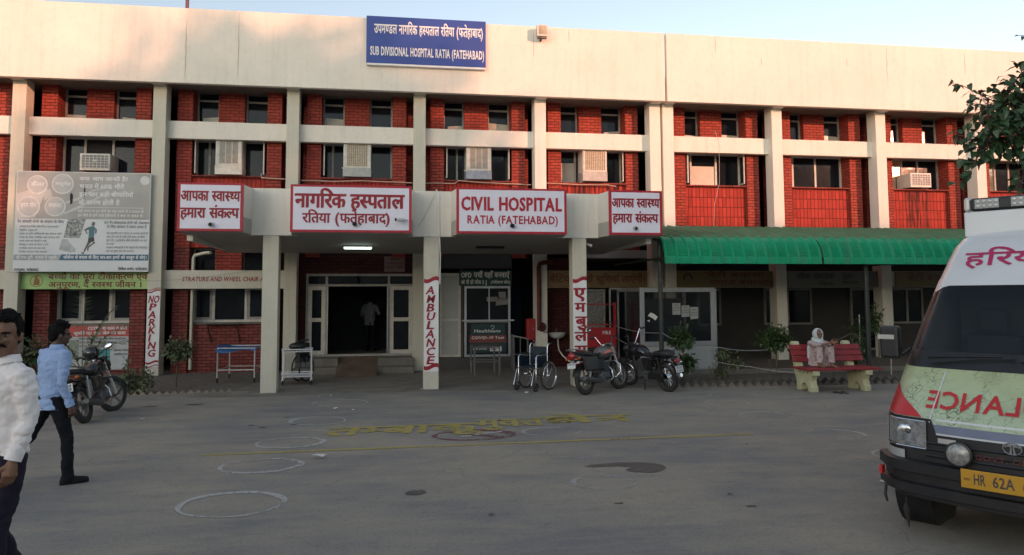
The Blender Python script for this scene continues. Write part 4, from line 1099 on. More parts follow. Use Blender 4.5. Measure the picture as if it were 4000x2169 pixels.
# floodlight on the parapet, cameras, tube lights
fl = thing('floodlight', 'square floodlight with pale rim fixed to the parapet edge', 'light', (4.09, -.4, 9.04)); o_ = fl.location
mb = MB(o_); mb.box(3.94, 4.24, -.66, -.50, 9.05, 9.37); mb.build('housing', M['alu'], fl, bevel=.02)
mb = MB(o_); frame_mb(mb, 3.945, 4.235, 9.055, 9.365, -.675, .035, .016); mb.build('rim', M['off'], fl)
mb = MB(o_); mb.box(3.985, 4.195, -.666, -.661, 9.1, 9.32); mb.build('reflector', mat('floodlight_reflector', (.45, .34, .22, 1), .3, .5, var=.4, vs=6), fl)
mb = MB(o_); mb.bar((4.09, -.5, 9.1), (4.09, -.381, 9.0), .04); mb.bar((3.96, -.56, 9.02), (4.22, -.56, 9.02), .03); mb.build('bracket', M['black'], fl)
def bullet(loc, dirv, label, s=1.0):
    t = thing('security_camera', label, 'camera', loc); d = Vector(dirv).normalized()
    mb = MB(); mb.lathe((0, 0, 0), [(.03 * s, 0), (.042 * s, .01), (.042 * s, .19 * s), (.05 * s, .19 * s), (.05 * s, .22 * s), (.04 * s, .22 * s)], 16, d); mb.build('body', M['white'], t, smooth=True)
    mb = MB(); e = d * .2 * s; mb.lathe(e, [(.036 * s, 0), (.036 * s, .022 * s), (.015 * s, .024 * s)], 16, d); mb.build('lens', M['black'], t)
    mb = MB(); mb.tube([(0, 0, 0), d * -.04 + Vector((.02, .02, 0)), d * -.05 + Vector((.03, .08, .0))], .014 * s, 8); mb.lathe(d * -.05 + Vector((.03, .08, 0)), [(.045 * s, 0), (.045 * s, .02)], 16, (0, 1, 0)); mb.build('bracket', M['white'], t)
bullet((.3, -4.73, 3.56), (-.75, -.6, -.06), 'white bullet camera on the wide Hindi hospital name sign')
bullet((4.41, -3.72, 3.16), (.8, -.5, -.35), 'small grey bullet camera under the portico by the right column', .7)
M['tubelit'] = emis('lit_tube', (.80, 1.0, .93, 1), 3.5)
for x0, x1, lit, lb in ((-1.08, -.40, True, 'lit white tube light under the portico before the door'), (2.1, 2.8, False, 'unlit dark tube light under the portico before the counter')):
    z = 3.19
    t = thing('tube_light', lb, 'light', ((x0 + x1) / 2, -2, z)); o_ = t.location
    mb = MB(o_); mb.box(x0, x1, -2.06, -1.94, z - .03, z + .012); mb.build('fitting', M['off' if lit else 'black'], t)
    for dy in ((-.035, .035) if lit else (0,)):
        mb = MB(o_); mb.cyl((x0 + .02, -2 + dy, z - .05), (x1 - .02, -2 + dy, z - .05), .018, 10); mb.build('tube', M['tubelit' if lit else 'greyink'], t)

# things standing under the portico
bs = thing('wash_basin', 'white wall basin with a hanging waste hose', 'basin', (4.62, .2, .8)); o_ = bs.location
mb = MB(o_)
rg = []
for r_, z in ((.08, .80), (.19, .84), (.235, .92), (.24, .965), (.22, .97), (.2, .93), (.1, .87)):
    rg.append([Vector((4.62 + r_ * math.cos(2 * math.pi * k / 24), .2 + r_ * .85 * math.sin(2 * math.pi * k / 24), z)) for k in range(24)])
mb.loft(rg); mb.build('bowl', mat('white_ceramic', (.5, .5, .49, 1), .2), bs, smooth=True)
mb = MB(o_); mb.tube([(4.62, .36, .95), (4.62, .36, 1.05), (4.62, .28, 1.06), (4.62, .26, 1.03)], .012); mb.build('tap', M['chrome'], bs)
mb = MB(o_); mb.tube([(4.64, .2, .82), (4.645, .2, .65), (4.66, .18, .5), (4.75, .12, .34), (4.9, .05, .2), (5.05, .0, .1)], .02, 8); mb.build('hose', M['off'], bs, smooth=True)
fb = thing('fire_box', 'red fire hose box mounted beside the column', 'box', (3.86, .15, .78)); o_ = fb.location
mb = MB(o_); mb.box(3.74, 3.975, .02, .25, .78, 1.36); mb.build('cabinet', M['redpaint'], fb, bevel=.01)
mb = MB(o_); mb.box(3.77, 3.945, .008, .018, .82, 1.32); mb.build('door', M['redpaint'], fb, bevel=.006)
mb = MB(o_); mb.bar((3.92, .0, 1.05), (3.92, .0, 1.12), .012); mb.build('handle', M['alu'], fb)
fp = thing('fire_pipe', 'dark red fire water pipe with valve wheel on the column', 'pipe', (4.1, -.07, .9)); o_ = fp.location
mr = mat('old_red_pipe', (.10, .018, .016, 1), .6, var=.3)
mb = MB(o_); mb.tube([(4.06, -.07, 1.05), (4.06, -.07, 2.75), (4.09, -.07, 2.86), (4.2, -.07, 2.9), (4.45, -.05, 2.9)], .06, 12); mb.build('pipe', mr, fp, smooth=True)
mb = MB(o_); mb.torus((4.12, -.16, 1.14), (.3, -1, 0), .10, .025, 20, 8); mb.ell((4.12, -.13, 1.14), .07, 10, 6); mb.bar((4.15, -.2, 1.0), (4.26, -.25, 1.0), .02); mb.build('valve_wheel', mr, fp)
fs_ = thing('fire_stand', 'tall red fire point stand with hooks and FIRE lettering', 'fire stand', (5.6, -.8, 0)); o_ = fs_.location
for x in (5.12, 5.97):
    mb = MB(o_); mb.box(x - .03, x + .03, -.83, -.77, 0, 1.80); mb.build('post', M['redpaint'], fs_)
mb = MB(o_); mb.box(5.15, 5.94, -.81, -.79, .62, 1.14); mb.build('panel', M['redpaint'], fs_)
mb = MB(o_); mb.box(5.15, 5.94, -.815, -.785, 1.20, 1.23); mb.box(5.15, 5.94, -.815, -.785, 1.74, 1.77); mb.build('cross_rail', M['redpaint'], fs_)
mb = MB(o_)
for x in (5.3, 5.5, 5.7, 5.86): mb.torus((x, -.82, 1.22), (0, 1, 0), .075, .008, 16, 6, 0, math.pi)
mb.build('hook', M['black'], fs_)
lettering(fs_, 'lettering', [('FIRE', 5.62, .96, .24, .085, 0, .03)], M['paleink'], ((-o_.x, -o_.y - .811, -o_.z), (1, 0, 0), (0, 0, 1), (0, -1, 0)))
tf = thing('steel_table', 'bare steel table frame standing before the counter', 'table', (2.42, -1.2, 0)); o_ = tf.location
for x, y in ((2.12, -1.5), (2.74, -1.55), (2.10, -.9), (2.7, -.9)):
    mb = MB(o_); mb.box(x - .02, x + .02, y - .02, y + .02, 0, .72); mb.build('leg', M['dullsteel'], tf)
mb = MB(o_)
for p, q in (((2.12, -1.5), (2.74, -1.55)), ((2.1, -.9), (2.7, -.9)), ((2.12, -1.5), (2.1, -.9)), ((2.74, -1.55), (2.7, -.9))):
    mb.bar(p + (.70,), q + (.70,), .035); mb.bar(p + (.35,), q + (.35,), .02)
mb.build('frame_rails', M['dullsteel'], tf)
mb = MB(o_); mb.box(2.08, 2.78, -1.58, -.88, .722, .735); mb.build('table_top', M['dullsteel'], tf)
rl = thing('steel_railing', 'short grey steel queue railing beside the counter', 'railing', (3.45, -.4, 0)); o_ = rl.location
for x, y in ((3.28, -.5), (3.62, -.7), (3.28, -.2)):
    mb = MB(o_); mb.box(x - .02, x + .02, y - .02, y + .02, 0, .95 if x < 3.5 else .88); mb.build('post', M['dullsteel'], rl)
mb = MB(o_); mb.bar((3.28, -.5, .93), (3.62, -.7, .86), .03); mb.bar((3.28, -.5, .93), (3.28, -.2, .93), .03); mb.bar((3.28, -.5, .45), (3.62, -.7, .42), .02); mb.bar((3.44, -.6, .9), (3.44, -.6, .44), .02); mb.build('rail', M['dullsteel'], rl)
ws = thing('folding_shelf', 'black folding shelf bracket under the ground floor window', 'shelf', (-4.25, .5, 1.2)); o_ = ws.location
mb = MB(o_); mb.box(-4.72, -3.85, .38, .6, 1.265, 1.29); mb.build('shelf', M['black'], ws)
for x in (-4.68, -3.95):
    mb = MB(o_); mb.bar((x, .40, 1.26), (x + .06, .585, .8), .03, .02); mb.build('bracket', M['black'], ws)

# aluminium cabin
cb = thing('glazed_cabin', 'aluminium framed glazed cabin with three paper notices on its glass', 'cabin', (7.2, -2.2, 0)); o_ = cb.location
x0, x1, y0, y1 = 6.2, 8.17, -2.2, -.35
mb = MB(o_); frame_mb(mb, x0, x1, .06, 2.18, y0, .11, .08, hs=(.78,)); mb.box(x0, x0 + .08, y1, y1 + .08, .06, 2.18); mb.box(x1 - .08, x1, y1, y1 + .08, .06, 2.18); mb.box(x0, x0 + .08, y0 + .09, y1, 2.08, 2.18); mb.box(x1 - .08, x1, y0 + .09, y1, 2.08, 2.18); mb.build('frame', M['alu'], cb, bevel=.004)
mb = MB(o_); mb.box(x0 + .11, x1 - .11, y0 + .03, y0 + .05, .17, .735); mb.build('lower_panel', M['alu_panel'], cb)
def seeglass(name):
    m, t, p = nt(name); p.inputs['Base Color'].default_value = (.02, .025, .03, 1); p.inputs['Roughness'].default_value = .03
    p.inputs['Alpha'].default_value = .45
    return m
M['seeglass'] = seeglass('clear_cabin_glass')
mb = MB(o_); mb.box(x0 + .11, x1 - .11, y0 + .035, y0 + .045, .83, 2.07); mb.build('glass', M['seeglass'], cb)
mb = MB(o_); mb.box(x0 + .02, x0 + .04, y0 + .09, y1, .06, 2.08); mb.build('side_panel', M['glass_deep'], cb)
mb = MB(o_); mb.box(x1 - .04, x1 - .02, y0 + .09, y1, .06, .78); mb.build('side_panel', M['glass_deep'], cb)
mb = MB(o_)
for x in (7.08, 7.45, 7.9): mb.box(x - .02, x + .02, y1 - .02, y1 + .02, .06, 2.1)
mb.box(6.28, 8.1, y1 + .01, y1 + .05, .06, 1.9); mb.build('inner_frame', M['verandah'], cb)
for dx, dz, w, h, k in ((7.05, 1.50, .21, .29, 0), (7.29, 1.44, .21, .29, 1), (7.52, 1.38, .21, .31, 2)):
    mb = MB(o_); mb.add([(dx, y0 + .03, dz), (dx + w, y0 + .026, dz + .01 * k), (dx + w + .005, y0 + .03, dz + h), (dx, y0 + .028, dz + h)], [(0, 1, 2, 3)])
    pn = mb.build('paper_notice', M['alu_panel'], cb, fix=False)
    lettering(pn, 'writing', [('सूचना', dx + .05, dz + .23, .1, .025), ('कृपया मास्क लगाएं', dx + .02, dz + .16, .17, .022), ('दो गज दूरी रखें', dx + .02, dz + .10, .16, .022)], M['ink'], ((-o_.x, -o_.y + y0 + .026, -o_.z), (1, 0, 0), (0, 0, 1), (0, -1, 0)), lift=.003)
mb = MB(o_); flat(mb, [(6.4, 1.48), (6.52, 1.42), (6.60, 1.36), (6.66, 1.45), (6.56, 1.53), (6.48, 1.56)], y0 + .03); flat(mb, [(6.38, 1.36), (6.46, 1.38), (6.44, 1.32)], y0 + .03); mb.build('torn_paper', M['paleink'], cb, fix=False)
cd = thing('cabin_door', 'narrow aluminium glazed door standing open beside the cabin', 'door', (8.3, -2.0, 0)); o_ = cd.location
mb = MB(o_)
mb.add([], []); 
for a, b in (((8.2, -2.15), (8.42, -1.6)),):
    for z0, z1 in ((.13, .2), (2.08, 2.15)): mb.bar(a + ((z0 + z1) / 2,), b + ((z0 + z1) / 2,), .04, .07)
    for q in (a, b): mb.bar(q + (.14,), q + (2.14,), .045)
mb.build('frame', M['alu'], cd)
mb = MB(o_); mb.add([(8.2, -2.15, .2), (8.42, -1.6, .2), (8.42, -1.6, 2.1), (8.2, -2.15, 2.1)], [(0, 1, 2, 3)]); mb.build('glass', M['seeglass'], cd, fix=False)
mb = MB(o_); mb.bar((8.24, -2.1, 1.0), (8.24, -2.1, 1.2), .02); mb.build('handle', M['chrome'], cd)
# ------------------------------------------------------------------ bench, wheelchair, trolleys, motorcycles
M['bench_red'] = mat('bench_red_paint', (.25, .022, .028, 1), .5, var=.2, vs=7, dirt=('3a1512', .4))
M['bench_yellow'] = mat('bench_pale_yellow_concrete', (.50, .49, .30, 1), .7, var=.12, vs=5, dirt=('7c7a5a', .4))
bench = thing('park_bench', 'red slatted bench on pale yellow concrete supports', 'bench', (9.3, -5.6, 0))
for x in (8.62, 9.80):
    mb = MB((9.3, -5.6, 0))
    poly = [(-5.86, 0), (-5.86, .10), (-5.82, .14), (-5.80, .24), (-5.84, .32), (-5.93, .34), (-5.93, .44), (-5.36, .44), (-5.31, .50)]
    poly += [(-5.20, .92), (-5.17, .985), (-5.10, 1.0), (-5.05, .97), (-5.06, .90), (-5.20, .38), (-5.28, .2), (-5.28, 0), (-5.42, 0)]
    poly += [(-5.57 + .14 * math.cos(a), .0 + .17 * math.sin(a)) for a in [R(q) for q in (10, 35, 60, 90, 120, 145, 170)]] + [(-5.72, 0)]
    mb.prism(poly, lambda u, v, d: (x + d, u, v), -.075, .075)
    sp_ = mb.build('support', M['bench_yellow'], bench, bevel=.012)
    mb = MB((9.3, -5.6, 0))
    for y in (-5.72, -5.58, -5.44): mb.cyl((x - .082, y, .39), (x - .074, y, .39), .014, 8)
    mb.build('bolt', M['black'], sp_)
for k, y in enumerate((-5.95, -5.79, -5.63, -5.47)):
    mb = MB((9.3, -5.6, 0)); mb.box(8.40 + .003 * k, 10.08, y, y + .145, .445 + .0012 * k, .485); mb.build('seat_slat', M['bench_red'], bench, bevel=.008)
for k, (z, y) in enumerate(((.585, -5.325), (.705, -5.29), (.825, -5.255))):
    mb = MB((9.3, -5.6, 0)); m_ = Matrix.Translation((9.25 - .012 * k, y, z + .05)) @ Matrix.Rotation(R(-15), 4, 'X')
    mb.boxm(m_, 1.62, .04, .112); mb.build('back_slat', M['bench_red'], bench, bevel=.008)

M['navy_vinyl'] = mat('navy_vinyl', (.008, .018, .032, 1), .4, var=.2)
wc = thing('wheelchair', 'empty chrome wheelchair with dark blue seat by the portico', 'wheelchair', (3.08, -4.33, 0), R(-135.5 + 90))
# local: forward = -Y ... the chair looks along local -Y
for s in (-1, 1):
    w = thing('rear_wheel', None, None, (0, 0, 0)); w.parent = wc; bpy.data.objects.remove(w)
    mb = MB(); mb.torus((s * .29, .12, .305), (1, 0, 0), .29, .016, 36, 8); wh = mb.build('rear_wheel', M['rubber'], wc, smooth=True)
    mb = MB(); mb.torus((s * .325, .12, .305), (1, 0, 0), .255, .009, 36, 8); mb.torus((s * .29, .12, .305), (1, 0, 0), .272, .009, 36, 6); mb.build('rim', M['chrome'], wh, smooth=True)
    mb = MB()
    for k in range(18): a = 2 * math.pi * k / 18; mb.cyl((s * .29 + (.02 if k % 2 else -.02), .12, .305), (s * .29, .12 + .27 * math.cos(a), .305 + .27 * math.sin(a)), .0022, 4)
    mb.cyl((s * .255, .12, .305), (s * .33, .12, .305), .03, 12); mb.build('spokes', M['chrome'], wh)
    mb = MB(); mb.torus((s * .24, -.30, .09), (1, 0, 0), .078, .016, 20, 8); cw = mb.build('caster_wheel', M['rubber'], wc, smooth=True)
    mb = MB()
    for k in range(5): a = 2 * math.pi * k / 5; mb.bar((s * .24, -.30, .09), (s * .24, -.30 + .07 * math.cos(a), .09 + .07 * math.sin(a)), .014)
    mb.build('spokes', M['black'], cw)
    mb = MB()
    mb.tube([(s * .225, .26, .96), (s * .225, .20, .955), (s * .225, .17, .90), (s * .225, .17, .30), (s * .225, .1, .26), (s * .225, -.28, .26)], .012, 8)
    mb.tube([(s * .225, .17, .74), (s * .225, -.22, .74), (s * .225, -.26, .70), (s * .225, -.26, .20)], .012, 8)
    mb.tube([(s * .225, .17, .47), (s * .225, -.28, .47), (s * .225, -.33, .44), (s * .225, -.44, .13)], .012, 8)
    mb.tube([(s * .24, -.30, .2), (s * .24, -.30, .17), (s * .215, -.30, .09)], .009, 6)
    mb.build('side_frame', M['chrome'], wc, smooth=True)
    mb = MB(); mb.box(s * .225 - .02, s * .225 + .02, -.2, .08, .755, .785); mb.build('armrest', M['black'], wc, bevel=.008)
    mb = MB(); mb.box(s * .225 - .004, s * .225 + .004, -.2, .15, .5, .70); mb.build('side_guard', M['navy_vinyl'], wc)
    mb = MB(); mb.boxm(Matrix.Translation((s * .13, -.47, .12)) @ Matrix.Rotation(R(-10), 4, 'X'), .17, .16, .012); mb.build('footrest', M['black'], wc, bevel=.003)
    mb = MB(); mb.cyl((s * .225, .26, .96), (s * .225, .34, .965), .018, 10); mb.build('push_grip', M['black'], wc)
mb = MB(); mb.box(-.22, .22, -.27, .16, .475, .505); mb.build('seat', M['navy_vinyl'], wc, bevel=.01)
mb = MB(); mb.box(-.22, .22, .155, .18, .52, .90); mb.build('backrest', M['navy_vinyl'], wc, bevel=.01)
mb = MB(); mb.bar((-.22, -.05, .27), (.22, -.05, .47), .016); mb.bar((.22, -.03, .27), (-.22, -.03, .47), .016); mb.build('cross_brace', M['black'], wc)

M['blue_sheet'] = mat('blue_rexine_sheet', (.03, .13, .34, 1), .5, var=.2, vs=5)
gu = thing('patient_trolley', 'white tube patient trolley draped with a sagging blue sheet', 'trolley', (-3.45, -1.4, 0), R(-4))
for x, y in ((-.42, -.55), (.42, -.55), (-.42, .45), (.42, .45)):
    mb = MB(); mb.cyl((x, y, .16), (x, y, .80), .016, 8); mb.build('leg', M['steel'], gu)
    mb = MB(); mb.torus((x, y, .065), (1, .3, 0), .045, .02, 16, 8); mb.cyl((x - .02, y, .065), (x + .02, y, .065), .03, 8); mb.build('caster_wheel', M['rubber'], gu)
    mb = MB(); mb.bar((x, y, .16), (x, y, .1), .03); mb.build('caster_fork', M['steel'], gu)
mb = MB()
for z in (.30, .80):
    for p, q in (((-.42, -.55), (.42, -.55)), ((-.42, .45), (.42, .45)), ((-.42, -.55), (-.42, .45)), ((.42, -.55), (.42, .45))): mb.cyl(p + (z,), q + (z,), .014, 8)
mb.build('frame', M['steel'], gu)
mb = MB(); N = 14; vs = []; fs = []
for i in range(N + 1):
    for j in range(N + 1):
        u, v = i / N, j / N
        x = -.46 + .92 * u; y = -.59 + 1.08 * v
        z = .83 - .10 * math.sin(math.pi * u) * (.6 + .4 * math.sin(math.pi * v)) + .012 * math.sin(9 * u + 5 * v)
        if j < 2: z -= (2 - j) * (.035 + .03 * math.sin(6 * u + 1)); y = -.575
        if i in (0, N): z += .02
        vs.append((x, y, z))
for i in range(N):
    for j in range(N): a = i * (N + 1) + j; fs.append((a, a + 1, a + N + 2, a + N + 1))
mb.add(vs, fs); mb.build('blue_sheet', M['blue_sheet'], gu, smooth=True, fix=False)
tr = thing('instrument_trolley', 'white box-frame trolley with a folded wheelchair behind it', 'trolley', (-2.05, -2.45, 0), R(5))
for x in (-.31, .31):
    for y in (-.2, .2):
        mb = MB(); mb.box(x - .015, x + .015, y - .015, y + .015, .14, .80); mb.build('leg', M['white'], tr)
        mb = MB(); mb.torus((x, y, .06), (1, .2, 0), .042, .018, 16, 8); mb.cyl((x - .018, y, .06), (x + .018, y, .06), .03, 8); mb.build('caster_wheel', M['rubber'], tr)
        mb = MB(); mb.box(x - .025, x + .025, y - .02, y + .02, .09, .14); mb.build('caster_fork', M['white'], tr)
for z in (.18, .74):
    mb = MB(); mb.box(-.33, .33, -.22, .22, z, z + .02); mb.build('shelf', M['white'], tr, bevel=.004)
mb = MB()
for z in (.26, .80):
    for p, q in (((-.33, -.22), (.33, -.22)), ((-.33, .22), (.33, .22)), ((-.33, -.22), (-.33, .22)), ((.33, -.22), (.33, .22))): mb.bar(p + (z,), q + (z,), .022)
mb.bar((-.25, -.21, .30), (-.12, -.21, .30), .015); mb.bar((-.2, -.21, .2), (-.2, -.21, .36), .015)
mb.build('guard_rail', M['white'], tr)
mb = MB(); mb.box(-.28, -.02, -.12, .1, .765, .80); mb.ell((.0, .02, .86), (.2, .12, .09), 14, 8); mb.tube([(-.1, 0, .9), (.05, 0, .98), (.25, 0, 1.0)], .02, 8); mb.build('black_bag', M['black'], tr, smooth=True)
fw = thing('folded_wheelchair', 'folded dark wheelchair standing behind the white trolley', 'wheelchair', (-1.98, -1.95, 0), R(62))
for y in (-.1, .1):
    mb = MB(); mb.torus((0, y, .32), (0, 1, 0), .29, .018, 32, 8); wl = mb.build('wheel', M['rubber'], fw, smooth=True)
    mb = MB()
    for k in range(8): a = 2 * math.pi * k / 8; mb.bar((0, y, .32), (.28 * math.cos(a), y, .32 + .28 * math.sin(a)), .016)
    mb.build('spokes', M['greyink'], wl)
mb = MB(); mb.box(-.2, .2, -.05, .05, .45, .9); mb.build('folded_seat', M['navy_vinyl'], fw, bevel=.02)

V_ = lambda *a: Vector(a)
def motorcycle(loc, rz, lean, label, style):
    """local +Y forward"""
    t = thing('motorcycle', label, 'motorcycle', loc, rz, lean)
    blackp = M['black']; tank = style['tank']; cl = style.get('classic')
    wb = .63; rr = .30
    st = R(style.get('steer', 0))
    yf = wb
    piv = Vector((0, .43, .8))
    def steer(p):
        p = Vector(p) - piv; q = Matrix.Rotation(st, 3, Vector((0, -.45, 1)).normalized()) @ p
        return q + piv
    fax = steer((0, yf, rr)); fn = (steer((1, yf, rr)) - fax)
    for c, nrm, wd in ((Vector((0, -wb, rr)), Vector((1, 0, 0)), .056 if not cl else .062), (fax, fn, .046)):
        mb = MB(); mb.torus(c, nrm, rr - wd * .8, wd, 40, 10, sq=.95); wl = mb.build('wheel', M['rubber'], t, smooth=True)
        mb = MB(); q = nrm.normalized(); u = q.cross(Vector((0, 0, 1))).normalized(); v = Vector((0, 0, 1))
        mb.torus(c, nrm, .215, .016, 36, 8, sq=1.6)
        if style.get('alloy', True):
            for k in range(5):
                a = 2 * math.pi * k / 5 + .3; e = c + (u * math.cos(a) + v * math.sin(a)) * .21
                mb.bar(c, e, .03, .036)
        else:
            for k in range(28):
                a = 2 * math.pi * k / 28; e = c + (u * math.cos(a) + v * math.sin(a)) * .21
                mb.cyl(c + q * (.03 if k % 2 else -.03), e, .0028, 4)
        mb.cyl(c - q * .06, c + q * .06, .05 if not cl else .075, 16)
        mb.build('rim', style['rim'], wl, smooth=True)
    # mudguards
    mb = MB(); mb.torus((0, -wb, rr), (1, 0, 0), rr + .035, .062, 22, 6, R(-15) if 0 else R(20), R(185), sq=.9)
    ms = MB()
    for k in range(13):
        pass
    def fender(c, nrm, a0, a1, r_, w, m_, nm):
        mbx = MB(); q = Vector(nrm).normalized(); u = Vector((0, 0, 1)).cross(q).normalized(); v = Vector((0, 0, 1)); rings = []
        n = 14
        for i in range(n + 1):
            a = a0 + (a1 - a0) * i / n; d = u * math.cos(a) + v * math.sin(a)
            rings.append([c + d * (r_ - .05) - q * w, c + d * (r_ - .008) - q * w * .8, c + d * (r_ + .008), c + d * (r_ - .008) + q * w * .8, c + d * (r_ - .05) + q * w, c + d * (r_ - .045) + q * w * .9, c + d * (r_ - .004), c + d * (r_ - .045) - q * w * .9])
        mbx.loft(rings); return mbx.build(nm, m_, t, smooth=True)
    fender(Vector((0, -wb, rr)), (1, 0, 0), R(28), R(185 if cl else 165), rr + .035, .075, style['fender'], 'rear_mudguard')
    fender(fax, fn, R(15), R(155), rr + .03, .06, style['fender'], 'front_mudguard')
    # fork, handlebar, headlamp
    mb = MB()
    for s in (-1, 1): mb.tube([steer((s * .085, yf, rr)), steer((s * .085, yf - .06, .47)), steer((s * .085, .40, .90))], [.028, .026, .02], 10)
    mb.tube([steer((-.1, .41, .86)), steer((.1, .41, .86))], .025, 8); mb.tube([steer((-.1, .44, .74)), steer((.1, .44, .74))], .025, 8)
    mb.build('fork', style.get('forkm', M['steel']), t, smooth=True)
    hw, hz = style.get('bar', (.36, 1.03))
    mb = MB(); mb.tube([steer(p) for p in ((-hw, .22, hz), (-hw + .13, .27, hz + .01), (-.14, .36, .94), (-.06, .39, .91), (.06, .39, .91), (.14, .36, .94), (hw - .13, .27, hz + .01), (hw, .22, hz))], .013, 8); hb_ = mb.build('handlebar', M['chrome'], t, smooth=True)
    mb = MB()
    for s in (-1, 1):
        mb.cyl(steer((s * hw, .215, hz)), steer((s * (hw - .12), .265, hz + .01)), .019, 10)
        mb.tube([steer((s * (hw - .11), .31, hz)), steer((s * hw, .28, hz - .01))], .006, 6)
    mb.build('grip', blackp, hb_)
    if style.get('mirrors'):
        for s in style['mirrors']:
            mb = MB(); mb.tube([steer((s * .24, .29, hz)), steer((s * .29, .27, hz + .10)), steer((s * .33, .24, hz + .15))], .007, 6); mr = mb.build('mirror_stalk', blackp, hb_)
            c = steer((s * .36, .235, hz + .185)); rot = Matrix.Rotation(st + s * R(14), 4, 'Z') @ Matrix.Rotation(R(-12), 4, 'X') @ Matrix.Rotation(s * R(-22), 4, 'Y')
            mb = MB(); mb.ell(c + Vector((0, .012, 0)), (.085, .02, .05), 16, 8, rot); mb.build('mirror_back', blackp, mr, smooth=True)
            mb = MB(); mb.ell(c, (.076, .014, .043), 16, 8, rot); mb.build('mirror_glass', M['mirror'], mr, smooth=True)
    mb = MB(); c = steer((0, .50, .84)); dv = steer((0, 1.5, .78)) - steer((0, .5, .84))
    mb.lathe(c, [(.03, -.09), (.085, -.05), (.095, .02), (.088, .05)], 20, dv); hl = mb.build('headlamp_shell', style['fender'] if not cl else blackp, t, smooth=True)
    mb = MB(); mb.lathe(c, [(.085, .045), (.07, .065), (.03, .075), (.002, .077)], 20, dv); mb.build('headlamp_glass', M['chrome'], hl, smooth=True)
    if not cl:
        mb = MB(); mb.loft([[steer(p) for p in ((-.11, .44, .72), (.11, .44, .72), (.10, .38, .98), (-.10, .38, .98))], [steer(p) for p in ((-.10, .55, .75), (.10, .55, .75), (.07, .47, 1.0), (-.07, .47, 1.0))]]); mb.build('headlamp_cowl', tank, t, bevel=.02)
    mb = MB(); mb.lathe(steer((0, .38, .93)), [(.045, -.03), (.05, .03), (.04, .035)], 14, steer((0, .1, 1.8)) - steer((0, .38, .93))); mb.build('instrument', blackp, t)
    # frame and engine
    mb = MB()
    mb.tube([(0, .40, .80), (0, .30, .42), (0, .18, .26), (0, -.25, .26), (0, -.35, .45), (0, -.2, .70), (0, .38, .74)], .022, 8)
    for s in (-1, 1): mb.tube([(s * .1, -.25, .40), (s * .11, -wb, rr)], .022, 8); mb.tube([(s * .09, -.25, .66), (s * .1, -.85, .72)], .016, 8)
    mb.build('frame', blackp, t, smooth=True)
    mb = MB(); mb.box(-.11, .11, -.22, .14, .24, .40); mb.cyl((-.15, -.12, .32), (.15, -.12, .32), .10, 18); mb.cyl((-.14, .04, .31), (.14, .04, .31), .085, 18); mb.build('engine_block', M['engine'], t, bevel=.015)
    mb = MB()
    for k in range(8): z = .41 + k * .026; mb.boxm(Matrix.Translation((0, .10 + .008 * k, z)) @ Matrix.Rotation(R(-12), 4, 'X'), .19 - .004 * k, .17, .011)
    mb.box(-.06, .06, .05, .16, .40, .63); mb.build('cylinder_fins', M['engine_fin'], t)
    sx = style.get('exh', 1)
    mb = MB(); mb.tube([(sx * .05, .20, .52), (sx * .09, .27, .42), (sx * .12, .24, .26), (sx * .14, .05, .2), (sx * .15, -.25, .22)], .02, 8); ex = mb.build('exhaust_pipe', M['chrome'], t, smooth=True)
    mb = MB(); mb.tube([(sx * .15, -.22, .22), (sx * .16, -.32, .235), (sx * .175, -.72, .31), (sx * .18, -.86, .335)], [.025, .05, .055, .04], 14); mb.build('silencer', M['chrome'] if cl else M['greymetal'], ex, smooth=True)
    # tank, seat, side panels, tail
    rings = []
    for y, w, z0, z1 in ((.40, .05, .74, .86), (.34, .115, .70, .93), (.20, .145, .68, .955), (.05, .14, .68, .93), (-.06, .11, .69, .86), (-.10, .08, .70, .80)):
        rings.append([Vector((w * math.cos(a) if abs(math.cos(a)) > .01 else 0, y, (z0 + z1) / 2 + (z1 - z0) / 2 * math.sin(a))) for a in [2 * math.pi * k / 16 for k in range(16)]])
    mb = MB(); mb.loft(rings); tk = mb.build('fuel_tank', tank, t, smooth=True)
    mb = MB(); mb.cyl((0, .2, .945), (0, .2, .97), .035, 14); mb.build('filler_cap', M['chrome'], tk)
    if style.get('stripe'):
        for s in (-1, 1):
            mb = MB(); mb.loft([[Vector((s * (.149 - .0), .33, .80)), Vector((s * .152, .18, .78)), Vector((s * .15, -.02, .76)), Vector((s * .15, -.0, .81)), Vector((s * .152, .18, .86)), Vector((s * .135, .33, .86))], [Vector((s * .12, .33, .80)), Vector((s * .12, .18, .78)), Vector((s * .12, -.02, .76)), Vector((s * .12, -.0, .81)), Vector((s * .12, .18, .86)), Vector((s * .10, .33, .86))]]); mb.build('tank_graphic', style['stripe'], tk)
    rings = []
    prof = ((-.02, .10, .76, .82), (-.20, .13, .74, .80), (-.42, .14, .74, .815), (-.62, .13, .76, .86), (-.82, .10, .79, .885), (-.88, .07, .82, .87))
    if cl: prof = ((-.02, .09, .70, .79), (-.18, .14, .69, .77), (-.38, .15, .69, .78), (-.42, .14, .74, .84), (-.62, .14, .74, .87), (-.80, .12, .74, .86), (-.84, .08, .76, .82))
    for y, w, z0, z1 in prof:
        rings.append([Vector((w * (abs(math.cos(a)) ** .6) * (1 if math.cos(a) > 0 else -1), y, (z0 + z1) / 2 + (z1 - z0) / 2 * (abs(math.sin(a)) ** .7) * (1 if math.sin(a) > 0 else -1))) for a in [2 * math.pi * k / 16 for k in range(16)]])
    mb = MB(); mb.loft(rings); mb.build('seat', M['seat'], t, smooth=True)
